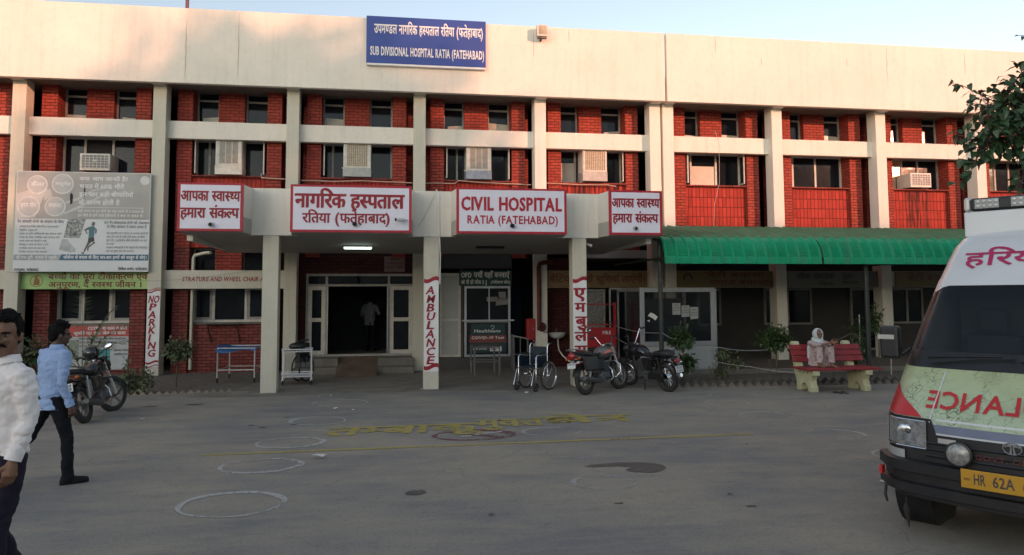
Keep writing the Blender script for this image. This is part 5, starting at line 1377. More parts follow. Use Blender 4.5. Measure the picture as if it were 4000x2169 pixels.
    for s in (-1, 1):
        mb = MB(); mb.loft([[Vector((s * .10, -.02, .68)), Vector((s * .10, -.36, .70)), Vector((s * .10, -.34, .44)), Vector((s * .10, -.08, .44))], [Vector((s * .15, -.04, .66)), Vector((s * .155, -.34, .68)), Vector((s * .15, -.32, .46)), Vector((s * .15, -.1, .46))]]); mb.build('side_panel', style['side'], t, bevel=.012)
        mb = MB(); mb.tube([(s * .135, -wb + .02, rr + .03), (s * .125, -.50, .72)], .014, 8)
        for k in range(9): u = .15 + .075 * k; mb.torus((s * (.135 - .01 * u), -wb + .02 + .11 * u, rr + .03 + .40 * u), (0, .26, 1), .026, .007, 12, 5)
        mb.build('shock_absorber', M['steel'] if not cl else blackp, t, smooth=True)
    mb = MB(); mb.loft([[Vector((-.1, -.55, .70)), Vector((.1, -.55, .70)), Vector((.1, -.55, .78)), Vector((-.1, -.55, .78))], [Vector((-.055, -.96, .76)), Vector((.055, -.96, .76)), Vector((.05, -.96, .83)), Vector((-.05, -.96, .83))]]) if not cl else mb.loft([[Vector((-.05, -.84, .66)), Vector((.05, -.84, .66)), Vector((.05, -.84, .74)), Vector((-.05, -.84, .74))], [Vector((-.04, -.94, .62)), Vector((.04, -.94, .62)), Vector((.04, -.94, .70)), Vector((-.04, -.94, .70))]])
    mb.build('tail_cowl', style['side'] if not cl else blackp, t, bevel=.012)
    mb = MB()
    yt, zt = (-.97, .785) if not cl else (-.955, .665)
    mb.ell((0, yt, zt), (.075, .03, .045) if not style.get('guard_box') else (.095, .05, .075), 14, 8); mb.build('tail_lamp', M['tail_red'], t, smooth=True)
    for s in (-1, 1):
        mb = MB(); mb.tube([(s * .05, yt + .06, zt - .05), (s * .14, yt + .05, zt - .05)], .008, 6); mb.ell((s * .155, yt + .05, zt - .05), (.035, .026, .026), 12, 8); mb.build('indicator', M['amber'] if not cl else M['chrome'], t, smooth=True)
    zp = .60 if not cl else .50
    if 'plate' in style:
        mb = MB(); rot = Matrix.Translation((0, -wb - rr - .075, zp)) @ Matrix.Rotation(R(-12), 4, 'X')
        mb.boxm(rot, .20, .006, style.get('ph', .12)); pl = mb.build('number_plate', M['plate'], t, bevel=.002)
        fr = (rot @ Vector((0, -.004, 0)), rot.to_3x3() @ Vector((1, 0, 0)), rot.to_3x3() @ Vector((0, 0, 1)), rot.to_3x3() @ Vector((0, -1, 0)))
        lettering(pl, 'lettering', style['plate'], M['ink'], fr, lift=.002)
        mb = MB(); mb.bar((0, -wb - rr - .06, zp), (0, -wb - .18, .70), .05, .02); mb.build('plate_bracket', blackp, t)
    if style.get('rail', True):
        mb = MB(); mb.tube([(-.13, -.45, .80), (-.15, -.66, .87), (-.12, -.95, .92), (0, -1.0, .925), (.12, -.95, .92), (.15, -.66, .87), (.13, -.45, .80)], .014, 8); mb.build('grab_rail', style.get('railm', M['steel']), t, smooth=True)
    if style.get('guard', True):
        mb = MB(); mb.tube([(0, .31, .62), (-.16, .33, .60), (-.27, .34, .52), (-.28, .32, .38), (-.2, .26, .28), (0, .22, .27)], .013, 8); mb.tube([(0, .31, .62), (.16, .33, .60), (.27, .34, .52), (.28, .32, .38), (.2, .26, .28), (0, .22, .27)], .013, 8); mb.build('crash_guard', style.get('guardm', M['chrome']), t, smooth=True)
    mb = MB(); mb.tube([(-.1, -.05, .25), (-.2, -.15, .10), (-.255, -.2, .0)], .013, 8); mb.build('side_stand', blackp, t)
    if style.get('guard_box'):
        mb = MB(); mb.loft([[V_(.165, -.34, .44), V_(.165, -.80, .46), V_(.165, -.86, .76), V_(.165, -.34, .76)], [V_(.215, -.36, .46), V_(.215, -.78, .48), V_(.215, -.83, .74), V_(.215, -.36, .74)]]); mb.build('side_guard', blackp, t, bevel=.015)
    mb = MB(); mb.box(-.24, .24, -.08, -.04, .27, .29); mb.build('footpeg', blackp, t)
    mb = MB(); mb.loft([[Vector((-.12, -.2, .24)), Vector((-.12, -.66, .26)), Vector((-.12, -.68, .34)), Vector((-.12, -.2, .38))], [Vector((-.15, -.2, .24)), Vector((-.15, -.66, .26)), Vector((-.15, -.68, .34)), Vector((-.15, -.2, .38))]]); mb.build('chain_cover', blackp if cl else M['greymetal'], t, bevel=.01)
    return t
M['engine'] = mat('engine_casing', (.16, .16, .165, 1), .45, .6, var=.2, vs=12, dirt=('2b2620', .5))
M['engine_fin'] = mat('engine_fins', (.20, .20, .20, 1), .45, .7, var=.2, vs=14)
M['greymetal'] = mat('dusty_grey_metal', (.10, .10, .10, 1), .5, .4, var=.25, vs=10)
M['seat'] = mat('black_seat_vinyl', (.018, .018, .02, 1), .5, var=.2, vs=10)
M['glossblack'] = mat('gloss_black_paint', (.012, .012, .015, 1), .18, var=.1, coat=.6)
M['tail_red'] = mat('tail_lamp_red', (.30, .008, .015, 1), .15, var=.1, coat=.6)
M['amber'] = mat('amber_indicator', (.55, .10, .02, 1), .2, var=.1)
M['plate'] = mat('white_number_plate', (.60, .62, .62, 1), .45, var=.08, vs=20)
M['mirror'] = mat('mirror_glass', (.85, .87, .88, 1), .04, 1.0, var=.01)
M['dustrim'] = mat('dusty_alloy_rim', (.26, .255, .24, 1), .5, .5, var=.2, vs=10)
M['redsilver'] = mat('tank_red_graphic', (.42, .03, .02, 1), .3, var=.1, coat=.4)
M['silver'] = mat('silver_paint', (.20, .195, .19, 1), .3, .5, var=.06)
m1_ = motorcycle((-4.74, -6.52, 0), R(-2), R(-15), 'dusty black motorcycle with a helmet on it parked beside the walking man', dict(tank=M['glossblack'], fender=M['glossblack'], side=M['glossblack'], rim=M['dustrim'], mirrors=(1,), steer=-26, exh=1, guardm=M['black'], railm=M['silver'],
                 plate=[('HR59', -.085, .008, .17, .04, 0, .02), ('5679', -.085, -.05, .17, .045, 0, .02)], ph=.13, bar=(.34, 1.0)))
he = thing('helmet', 'black helmet hung on the handlebar of the dusty black motorcycle', 'helmet', (-5.08, -6.18, .93), R(30))
mb = MB(); mb.ell((0, 0, .1), (.125, .15, .135), 20, 12); mb.box(-.1, .1, .06, .15, -.02, .06); mb.build('shell', M['glossblack'], he, smooth=True)
mb = MB(); mb.ell((.02, .05, .12), (.112, .115, .06), 20, 10); mb.build('visor', M['glass'], he, smooth=True)
m2_ = motorcycle((4.43, -4.95, 0), R(-50), R(-9), 'red and silver commuter motorcycle parked beside the column and wheelchair', dict(tank=M['silver'], guard_box=True, stripe=M['redsilver'], fender=M['black'], side=M['black'], rim=M['dustrim'], mirrors=(-1,), steer=-6, exh=1, guardm=M['chrome'], railm=M['silver'],
                 plate=[('HR22', -.085, .015, .17, .025, 0, .02)], ph=.11, bar=(.36, 1.12)))
m3_ = motorcycle((5.50, -4.60, 0), R(23), R(-6), 'black classic motorcycle with round indicators parked by the green canopy post', dict(classic=True, alloy=False, tank=M['glossblack'], fender=M['glossblack'], side=M['glossblack'], rim=M['chrome'], mirrors=None, steer=18, exh=1, rail=False, guard=False, forkm=M['black'],
                 plate=[('HR20A', -.085, .008, .17, .045, 0, .015), ('8 2570', -.085, -.05, .17, .045, 0, .015)], ph=.13, bar=(.39, 1.20)))
# ------------------------------------------------------------------ ambulance van
def wrap_mat():
    m, t, p = nt('cracked_green_wrap')
    vec = mapping(t)
    vo = node(t, 'ShaderNodeTexVoronoi', feature='DISTANCE_TO_EDGE'); vo.inputs['Scale'].default_value = 17
    wv = mix(t, .18, vec, noise(t, vec, 5, 3)); 
    mp = node(t, 'ShaderNodeMapping'); mp.inputs['Scale'].default_value = (.8, .8, 1.9); t.links.new(wv, mp.inputs[0]); t.links.new(mp.outputs[0], vo.inputs['Vector'])
    f = noise(t, vec, 3.2, 5)
    sp = node(t, 'ShaderNodeSeparateXYZ'); t.links.new(vec, sp.inputs[0])
    zr = node(t, 'ShaderNodeMapRange'); zr.inputs[1].default_value = 1.0; zr.inputs[2].default_value = 1.36; t.links.new(sp.outputs[2], zr.inputs[0])
    base = mix(t, zr.outputs[0], (.46, .56, .40, 1), (.42, .48, .27, 1))
    base = mix(t, ramp(t, f, g(0), g(.5), .45, .75), base, (.22, .24, .11, 1))
    pres = node(t, 'ShaderNodeMath', operation='MULTIPLY'); t.links.new(ramp(t, vo.outputs['Distance'], g(1), g(0), .0, .05), pres.inputs[0]); t.links.new(ramp(t, noise(t, vec, 4, 3), g(0), g(1), .42, .56), pres.inputs[1])
    c = mix(t, pres.outputs[0], base, (.10, .12, .06, 1))
    t.links.new(c, p.inputs['Base Color']); p.inputs['Roughness'].default_value = .35
    return m
M['wrap'] = wrap_mat()
M['vanwhite'] = mat('van_white_paint', (.62, .64, .66, 1), .28, var=.03, vs=2, coat=.3, dirt=('8d8a80', .18))
M['vanblack'] = mat('van_black_plastic', (.014, .014, .016, 1), .45, var=.25, vs=6, dirt=('3a3733', .4))
M['crimson'] = mat('crimson_letters', (.40, .02, .10, 1), .45, var=.05)
M['vanred'] = mat('van_red_film', (.50, .03, .035, 1), .3, var=.05)
M['greystripe'] = mat('blue_grey_stripe', (.17, .20, .29, 1), .4, var=.1)
M['yplate'] = mat('yellow_number_plate', (.52, .27, .02, 1), .45, var=.08, vs=8)
M['lampglass'] = mat('headlamp_glass', (.55, .57, .60, 1), .12, .85, var=.5, vs=26)
M['spotglass'] = mat('dusty_spot_lamp_glass', (.30, .30, .29, 1), .3, .3, var=.5, vs=22)
M['clear'] = mat('clear_lamp_plastic', (.5, .5, .48, 1), .2, .2, var=.1)
def vglass():
    m, t, p = nt('windscreen_glass'); p.inputs['Base Color'].default_value = (.012, .018, .024, 1); p.inputs['Roughness'].default_value = .03; p.inputs['Alpha'].default_value = .5; p.inputs['Specular IOR Level'].default_value = .6
    return m
M['windscreen'] = vglass()
VZ = [(.36, -.10, .93), (.64, -.10, .945), (.98, -.08, .945), (1.36, .27, .91), (1.75, .545, .845), (2.1, .80, .775), (2.3, .965, .73), (2.45, 1.12, .70), (2.54, 1.27, .665), (2.60, 1.5, .60), (2.63, 1.9, .52)]
def lin(z, k):
    if z <= VZ[0][0]: return VZ[0][k]
    for a, b in zip(VZ, VZ[1:]):
        if z <= b[0]:
            u = (z - a[0]) / (b[0] - a[0]); return a[k] + (b[k] - a[k]) * u
    return VZ[-1][k]
def S(z, xn, d=0.0):
    def P(z, xn):
        a = abs(xn); y = lin(z, 1) + .15 * xn * xn + (.20 * ((a - .8) / .2) ** 2 if a > .8 else 0)
        return Vector((xn * lin(z, 2), y, z))
    p = P(z, xn)
    if d:
        e = .01; n = (P(z, min(xn + e, 1.0)) - P(z, max(xn - e, -1.0))).cross(P(z + e, xn) - P(z - e, xn)).normalized()
        p = p + n * d
    return p
van = thing('ambulance_van', 'white ambulance van with cracked pale green bonnet and red mirrored lettering', 'van', (4.724, -14.91, 0), R(-55))
LEN = 5.0
def slice_(z, n=41):
    pts = [S(z, -1 + 2 * k / (n - 1)) for k in range(n)]
    hw = lin(z, 2)
    L = [Vector((-hw, pts[0].y + (LEN - pts[0].y) * q, z)) for q in (1, .8, .6, .4, .2)]
    Rr = [Vector((hw, pts[-1].y + (LEN - pts[-1].y) * q, z)) for q in (.2, .4, .6, .8, 1)]
    return L + pts + Rr
zs = [.42, .64, .8, .98, 1.1, 1.23, 1.36, 1.5, 1.62, 1.75, 1.87, 2.0, 2.1, 2.2, 2.3, 2.38, 2.45, 2.5, 2.54, 2.57, 2.60, 2.62, 2.63]
mb = MB(); mb.loft([slice_(z) for z in zs]); body_lo = None
def patch(name, m, x0, x1, zlo, zhi, d=.005, nx=24, nz=10, parent=None, thick=0):
    fl_ = zlo if callable(zlo) else (lambda x: zlo); fh_ = zhi if callable(zhi) else (lambda x: zhi)
    p = MB(); rows = []
    for j in range(nz + 1):
        rows.append([S(fl_(x) + (fh_(x) - fl_(x)) * j / nz, x, d) for x in [x0 + (x1 - x0) * k / nx for k in range(nx + 1)]])
    p.loft(rows, cap=False, closed=False)
    o = p.build(name, m, parent or van, smooth=True, fix=False)
    if thick:
        sm = o.modifiers.new('s', 'SOLIDIFY'); sm.thickness = thick; sm.offset = -1
    return o
# body shell with an open windscreen
WX = .93
def ws_hi(x): return 2.065 - .22 * max(0, (abs(x) - .72) / .21) ** 3
def ws_lo(x): return 1.45
mbw = MB(); rows = [slice_(z) for z in zs]
n = len(rows[0]); vs = [p for r in rows for p in r]; fs = []
for i in range(len(rows) - 1):
    for k in range(n):
        k2 = (k + 1) % n
        xm = -1 + 2 * ((k - 5) + .5) / 40 if 5 <= k < 45 else 9
        if 1.44 < (zs[i] + zs[i + 1]) / 2 < 2.1 and abs(xm) < .93: continue
        fs.append((i * n + k, i * n + k2, (i + 1) * n + k2, (i + 1) * n + k))
fs.append(tuple((len(rows) - 1) * n + k for k in range(n))); fs.append(tuple(range(n - 1, -1, -1)))
mbw.add(vs, fs); mbw.build('body', M['vanwhite'], van, smooth=True)
patch('windscreen', M['windscreen'], -.945, .945, 1.425, lambda x: 2.1, .004, 30, 12)
# dark border of the glass, drawn as a frame
for nm, a in (('windscreen_seal', 1),):
    patch(nm, M['vanblack'], -.965, .965, 1.36, 1.50, .007, 30, 3)
    for s in (-1, 1): patch('windscreen_seal', M['vanblack'], *(sorted((s * .96, s * .90))), 1.44, 2.02, .007, 3, 10)
    patch('windscreen_top', M['vanwhite'], -.96, .96, lambda x: 2.07 - .10 * max(0, (abs(x) - .75) / .21) ** 2, 2.13, .008, 30, 3)
# dark cabin inside
mb = MB(); mb.box(-.70, .70, 1.55, 1.6, .6, 2.2); mb.box(-.80, .80, .65, 1.6, .6, .65); mb.build('bulkhead', mat('cabin_lining', (.045, .05, .052, 1), .8), van)
mb = MB(); mb.loft([[Vector((-.78, .5, 1.0)), Vector((.78, .5, 1.0)), Vector((.78, .5, 1.42)), Vector((-.78, .5, 1.42))], [Vector((-.78, .9, 1.0)), Vector((.78, .9, 1.0)), Vector((.78, .9, 1.32)), Vector((-.78, .9, 1.32))]]); mb.build('dashboard', mat('dashboard_grey', (.10, .10, .095, 1), .7), van, bevel=.03)
for x in (-.38, .42):
    mb = MB(); mb.box(x - .24, x + .24, 1.25, 1.42, .9, 1.62); mb.box(x - .13, x + .13, 1.28, 1.38, 1.62, 1.86); mb.build('seat', mat('van_seat', (.02, .021, .024, 1), .7), van, bevel=.05)
mb = MB(); mb.torus((.42, .92, 1.38), (0, -.7, .7), .19, .016, 28, 8); mb.build('steering_wheel', M['black'], van)
# bonnet film, stripe, red corners, black grille
def bon_lo(x): return .975 if abs(x) > .555 else .93
patch('bonnet_wrap', M['wrap'], -1, 1, lambda x: .978 if abs(x) > .555 else .94, 1.36, .006, 50, 8)
patch('stripe', M['greystripe'], -.555, .555, .872, .938, .010, 30, 2)
patch('stripe_edge', M['vanwhite'], -.56, .56, .858, .872, .011, 30, 1)
for s in (-1, 1):
    p = MB(); rows = []
    for j in range(7):
        u = j / 6
        rows.append([S(.98 + (1.215 - .98) * (1 - v) * u, s * (1 - v * .36), .011) for v in [q / 8 for q in range(9)]])
    p.loft(rows, cap=False, closed=False); p.build('red_corner', M['vanred'], van, smooth=True, fix=False)
p = MB()
for xn0, xn1 in ((-.575, -.545),):
    p.tube([S(.95 + .38 * q / 8, xn0 + (xn1 - xn0) * q / 8, .01) for q in range(9)], .007, 6)
p.build('bonnet_seam', M['vanwhite'], van, smooth=True)
patch('grille', M['vanblack'], -1, 1, .62, lambda x: .975 if abs(x) > .555 else .858, .014, 50, 5)
for z in (.69, .74, .79): 
    p = MB(); p.tube([S(z, -.6 + 1.2 * q / 20, .02) for q in range(21)], .012, 6); p.build('grille_bar', M['vanblack'], van, smooth=True)
for s in (-1, 1):
    hl = patch('headlight', M['lampglass'], *sorted((s * .965, s * .605)), .745, .945, .022, 10, 6)
    p = MB()
    for zz in (.735, .952): p.tube([S(zz, s * (.60 + .37 * q / 6), .026) for q in range(7)], .008, 6)
    for xx in (.60, .970): p.tube([S(.735, s * xx, .026), S(.952, s * xx, .026)], .008, 6)
    p.build('headlight_rim', M['chrome'], hl)
    p = MB(); c = S(.845, s * .77, .02); p.ell(c, (.075, .012, .07), 16, 8); p.build('reflector', M['lampglass'], hl, smooth=True)
    p = MB(); c = S(.86, s * .75, .03); p.ell(c, (.022, .012, .022), 12, 8); p.build('bulb', M['greymetal'], hl, smooth=True)
    patch('marker_lamp', M['clear'], *sorted((s * 1.0, s * .975)), .745, .955, .024, 4, 5)
    patch('fog_panel', M['alu_panel'], *sorted((s * 1.0, s * .78)), .635, .705, .03, 8, 3)
    p = MB(); c = S(.74, s * .325, .06); p.lathe(c, [(.02, -.05), (.09, -.03), (.098, .03), (.088, .035)], 24, (0, -1, 0)); fg = p.build('spot_lamp', M['black'], van, smooth=True)
    p = MB(); p.lathe(c, [(.088, .03), (.07, .045), (.03, .055), (.002, .057)], 24, (0, -1, 0)); p.build('lamp_glass', M['spotglass'], fg, smooth=True)
    patch('running_light', M['clear'], *sorted((s * .50, s * .36)), .80, .838, .03, 8, 2)
    # bumper end lamps and hanging strips
    p = MB(); p.box(s * .955 - .012, s * .955 + .012, .0, .07, .47, .535); p.build('red_reflector', M['vanred'], van)
def bumper(name, z0, z1, d):
    p = MB(); rows = []
    xs = [-1.02 + 2.04 * k / 40 for k in range(41)]
    for z, dd in ((z0, d - .03), (z0 + .01, d), (z1 - .01, d), (z1, d - .03), (z1, -.02), (z0, -.02)):
        rows.append([S(.5, max(-1, min(1, x)), dd) * 1 + Vector((0 if abs(x) <= 1 else (x - math.copysign(1, x)) * .9, 0, z - .5)) for x in xs])
    p.loft(rows + [rows[0]], cap=False, closed=False)
    p.add([r[0] for r in rows], [tuple(range(6))]); p.add([r[-1] for r in rows], [tuple(range(6))])
    return p.build(name, M['vanblack'], van, smooth=True)
bumper('bumper', .535, .64, .085); bumper('bumper', .37, .46, .085); bumper('bumper_core', .44, .55, .04); bumper('front_skirt', .32, .38, .01)
# emblem, plate, lettering
p = MB(); c = S(.83, .04, .035)
p.torus(c, (0, -1, 0), .06, .006, 32, 6, sq=.8); p.v = [Vector((v.x, v.y, c.z + (v.z - c.z) * .72)) for v in p.v]
for s in (-1, 1):
    p.add([c + Vector((s * .004, 0, -.038)), c + Vector((s * .022, 0, -.04)), c + Vector((s * .012, 0, .012)), c + Vector((s * .03, 0, .014)), c + Vector((s * .053, 0, .006)), c + Vector((s * .045, 0, .022)), c + Vector((s * .02, 0, .03)), c + Vector((s * .003, 0, .03))], [(0, 1, 2, 7), (2, 3, 6, 7), (3, 4, 5, 6)])
p.build('emblem', M['chrome'], van)
ply = -.235
p = MB(); p.box(-.285, .285, ply, ply + .012, .515, .655); pl = p.build('number_plate', M['yplate'], van, bevel=.004)
lettering(pl, 'lettering', [('HR', -.20, .55, .085, .078, 0, .012), ('62A', -.075, .55, .145, .078, 0, .012), ('6', .115, .55, .045, .078, 0, .012)], M['ink'], wallframe(ply - .001), lift=.002)
lettering(pl, 'small_print', [('IND', -.262, .575, .04, .018, 0, .01)], M['brownink'], wallframe(ply - .001), lift=.002)
def on_surface(name, lines, m, d, mirror=False, slope=0):
    mbx = MB()
    for s, x0, z0, w, h, bd in lines:
        out, tot = layout(s, bd); cap = .62 if any('\u0900' <= c <= '\u097f' for c in s) else .682
        k = 0
        for vs, fs in out:
            k += 1; pts = []
            for x, y in vs:
                xx = x0 + (tot - x if mirror else x) * w / tot; zz = z0 + y * h / cap + slope * (x / tot)
                pts.append(S(zz, xx / lin(zz, 2), d + (k % 3) * .0007))
            mbx.add(pts, [tuple(reversed(f)) for f in fs] if mirror else fs)
    o = mbx.build(name, m, van, fix=False); return o
on_surface('mirrored_lettering', [('AMBULANCE', -.605, 1.055, 1.27, .125, .02)], M['vanred'], .013, True)
on_surface('roof_lettering', [('हरियाणा', -.51, 2.255, 1.0, .115, .016)], M['crimson'], .006)
on_surface('grille_lettering', [('GOVT. OF', -.21, .715, .34, .038, .02)], mat('dull_red_letters', (.12, .012, .012, 1), .5), .03)
# wipers, mirrors, wheels, light bar
for x0, x1 in ((-.62, .0), (.08, .66)):
    p = MB(); p.tube([S(1.39, x0 / .9, .03), S(1.44, (x0 * .4 + x1 * .6) / .9, .035), S(1.455, x1 / .9, .03)], .008, 6); p.tube([S(1.44, (x0 - .05) / .9, .022), S(1.47, (x1 - .1) / .9, .022)], .006, 6); p.build('wiper', M['black'], van)
for s in (-1, 1):
    p = MB(); p.tube([Vector((s * .88, .62, 1.50)), Vector((s * .94, .55, 1.44)), Vector((s * 1.0, .50, 1.46))], .016, 8); ma = p.build('mirror_arm', M['black'], van, smooth=True)
    p = MB(); p.box(s * 1.0 - .085, s * 1.0 + .085, .44, .55, 1.41, 1.71); mh = p.build('mirror_housing', M['vanblack'], ma, bevel=.03)
    p = MB(); p.box(s * 1.0 - .088, s * 1.0 + .05, .432, .439, 1.59, 1.63); p.build('mirror_stripe', M['clear'], mh)
for x, y in ((-.79, .66), (.79, .66), (-.79, 3.9), (.79, 3.9)):
    p = MB(); p.lathe((x - .11, y, .335), [(.20, .01), (.26, .0), (.295, .012), (.32, .035), (.332, .07), (.335, .11), (.332, .15), (.32, .185), (.295, .208), (.26, .22), (.20, .21)], 36, (1, 0, 0)); wl = p.build('wheel', M['rubber'], van, smooth=True)
    p = MB(); p.lathe((x - .09, y, .335), [(.03, 0), (.20, .0), (.20, .18), (.03, .18)], 24, (1, 0, 0)); p.build('rim', M['greymetal'], wl, smooth=True)
    p = MB(); p.lathe((x - .14, y, .36), [(.36, 0), (.42, 0), (.42, .28), (.36, .28)], 28, (1, 0, 0)); p.build('wheel_arch', M['vanblack'], van, smooth=True)
p = MB(); p.box(-.66, .66, .35, 4.6, .30, .46); p.build('chassis', M['vanblack'], van)
p = MB(); p.tube([(-.92, .02, .38), (-.93, .02, .3), (-.92, .03, .24)], .012, 5); p.tube([(-.80, .1, .36), (-.80, .12, .27), (-.795, .12, .22)], .007, 5); p.tube([(-.80, .12, .24), (-.80, .12, .18), (-.79, .12, .10), (-.785, .12, .03)], [.008, .03, .016, .004], 8); p.build('hanging_strip', M['rubber'], van)
p = MB()
hb = [(-.62, 1.5), (.62, 1.5), (.62, 1.62), (-.62, 1.62)]
p.prism(hb, lambda u, v, d: (u, v, d), 2.55, 2.80); p.build('roof_board', M['vanwhite'], van, bevel=.015)
lb = thing('beacon', None, None); bpy.data.objects.remove(lb)
p = MB(); p.box(-.56, .56, 1.50, 1.80, 2.805, 2.93); lbo = p.build('light_bar', M['vanblack'], van, bevel=.02)
for s in (-1, 1):
    p = MB(); p.box(s * .563, s * .62, 1.50, 1.80, 2.80, 2.945); p.build('end_lens', M['clear'], lbo, bevel=.03)
for x0 in (-.52, -.22, .02, .32):
    p = MB(); p.box(x0, x0 + .2, 1.494, 1.499, 2.825, 2.915); bkb = p.build('led_panel', M['alu_panel'], lbo)
    p = MB()
    for i in range(4):
        for j in range(2): p.ell((x0 + .025 + i * .05, 1.492, 2.848 + j * .044), (.02, .008, .02), 10, 6)
    p.build('led', M['clear'], bkb, smooth=True)
for s in (-1, 1):                     # side windows and sliding door line
    p = MB()
    for y0, y1 in ((1.35, 2.2), (2.3, 3.3), (3.4, 4.6)):
        p.loft([[Vector((s * (lin(z, 2) + .004), y, z)) for z in (1.42, 1.75, 2.0)] for y in (y0, y1)], cap=False, closed=False)
    p.build('side_glass', M['glass'], van, fix=False)
# ------------------------------------------------------------------ people
def cloth(name, col, var=.08, wr=.02, pat=None):
    m, t, p = nt(name)
    vec = mapping(t)
    f = noise(t, vec, 7, 5)
    c = ramp(t, f, mul(col, 1 - var), mul(col, 1 + var), .3, .7)
    if pat:
        v2 = noise(t, vec, 19, 2); c = mix(t, ramp(t, v2, g(0), g(.85), .60, .64), c, pat)
    t.links.new(c, p.inputs['Base Color']); p.inputs['Roughness'].default_value = .85; p.inputs['Specular IOR Level'].default_value = .2
    w = noise(t, mapping(t, (1, 1, .45)), 9, 4, .55)
    bump(t, w, p, wr, 1.0)
    return m
M['skin'] = mat('brown_skin', (.20, .10, .06, 1), .5, var=.12, vs=9)
M['skin_dark'] = mat('dark_brown_skin', (.085, .043, .028, 1), .5, var=.12, vs=9)
M['hair'] = mat('black_hair', (.008, .007, .007, 1), .75, spec=.12, var=.3, vs=40, bp=.004, bs=120, stretch=(1, 1, .25))
M['eye'] = mat('eye_white', (.22, .20, .18, 1), .2, var=.02)
M['iris'] = mat('dark_iris', (.012, .009, .008, 1), .15, var=.02)
def V(*a): return Vector(a)
def hand(mb, wrist, d, palm_n, curl=.5, s=1.0, thumb=1):
    """palm, four unequal bent fingers and a thumb; d = along the hand, palm_n = out of the palm"""
    d = d.normalized(); n = palm_n.normalized(); w = d.cross(n).normalized(); n = w.cross(d).normalized()
    mb.tube([wrist, wrist + d * .03 * s, wrist + d * .085 * s], [.024 * s, .034 * s, .036 * s], 10, squash=(1, 1))
    pts = [wrist + d * t + w * x * s for t, x in ((.05, -.02), (.08, -.028), (.08, .028), (.05, .02))]
    for p in pts: mb.ell(p, (.017 * s,) * 3, 8, 6)
    for k, (x, L) in enumerate(((-.03, .066), (-.0105, .078), (.0095, .074), (.029, .058))):
        b = wrist + d * .088 * s + w * x * s; a1 = curl * .7; a2 = curl * 1.5; a3 = curl * 2.1
        p1 = b + (d * math.cos(a1) + n * math.sin(a1)) * L * .45 * s
        p2 = p1 + (d * math.cos(a2) + n * math.sin(a2)) * L * .33 * s
        p3 = p2 + (d * math.cos(a3) + n * math.sin(a3)) * L * .26 * s
        mb.tube([b - d * .02 * s, b, p1, p2, p3], [.0095 * s, .0098 * s, .009 * s, .0083 * s, .0065 * s], 8)
    b = wrist + d * .03 * s + w * thumb * -.026 * s
    mb.tube([b, b + (d * .6 + w * thumb * -.75 + n * .25) * .035 * s, b + (d * .85 + w * thumb * -.85 + n * .5) * .06 * s, b + (d * 1.2 + w * thumb * -.7 + n * .6) * .075 * s], [.014 * s, .0125 * s, .0105 * s, .008 * s], 8)
def head(mb, c, q, s=1.0):
    """c = head centre (eye height), q = orientation matrix (face along +y)"""
    def T(x, y, z): return c + q @ Vector((x, y, z)) * s
    def E(x, y, z, r, n=14, m=10): mb.ell(T(x, y, z), tuple(v * s for v in r), n, m, q.to_4x4())
    E(0, -.012, .035, (.077, .098, .088)); E(0, .012, -.03, (.066, .080, .085)); E(0, .04, -.075, (.045, .046, .04)); E(0, .058, -.095, (.026, .025, .022))
    E(0, .075, .028, (.055, .022, .014)); E(.031, .074, -.022, (.022, .02, .018)); E(-.031, .074, -.022, (.022, .02, .018))
    mb.tube([T(0, .088, .018), T(0, .103, -.012), T(0, .110, -.030)], [.009 * s, .011 * s, .015 * s], 8); E(.012, .096, -.034, (.010, .011, .008)); E(-.012, .096, -.034, (.010, .011, .008))
    mb.tube([T(-.022, .084, -.062), T(0, .094, -.060), T(.022, .084, -.062)], [.004 * s, .008 * s, .004 * s], 8); mb.tube([T(-.018, .082, -.071), T(0, .092, -.072), T(.018, .082, -.071)], [.004 * s, .008 * s, .004 * s], 8)
    for e in (-1, 1): mb.ell(T(e * .079, -.008, -.01), (.011 * s, .02 * s, .032 * s), 10, 8, q.to_4x4())
def face_bits(parent, c, q, s=1.0, moustache=False):
    def T(x, y, z): return c + q @ Vector((x, y, z)) * s
    for e in (-1, 1):
        mb = MB(); mb.ell(T(e * .030, .078, .004), (.013 * s, .009 * s, .0058 * s), 12, 8, q.to_4x4()); ey = mb.build('eye', M['eye'], parent, smooth=True)
        mb = MB(); mb.ell(T(e * .030, .0848, .004), (.0062 * s, .0035 * s, .0056 * s), 10, 6, q.to_4x4()); mb.build('iris', M['iris'], ey, smooth=True)
        mb = MB(); mb.tube([T(e * .012, .092, .018), T(e * .03, .093, .023), T(e * .052, .077, .018)], [.004 * s, .0058 * s, .0035 * s], 6); mb.build('eyebrow', M['hair'], parent, smooth=True)
    if moustache:
        mb = MB(); mb.tube([T(-.036, .080, -.060), T(-.02, .095, -.050), T(0, .102, -.046), T(.02, .095, -.050), T(.036, .080, -.060)], [.004 * s, .009 * s, .008 * s, .009 * s, .004 * s], 8); mb.build('moustache', M['hair'], parent, smooth=True)
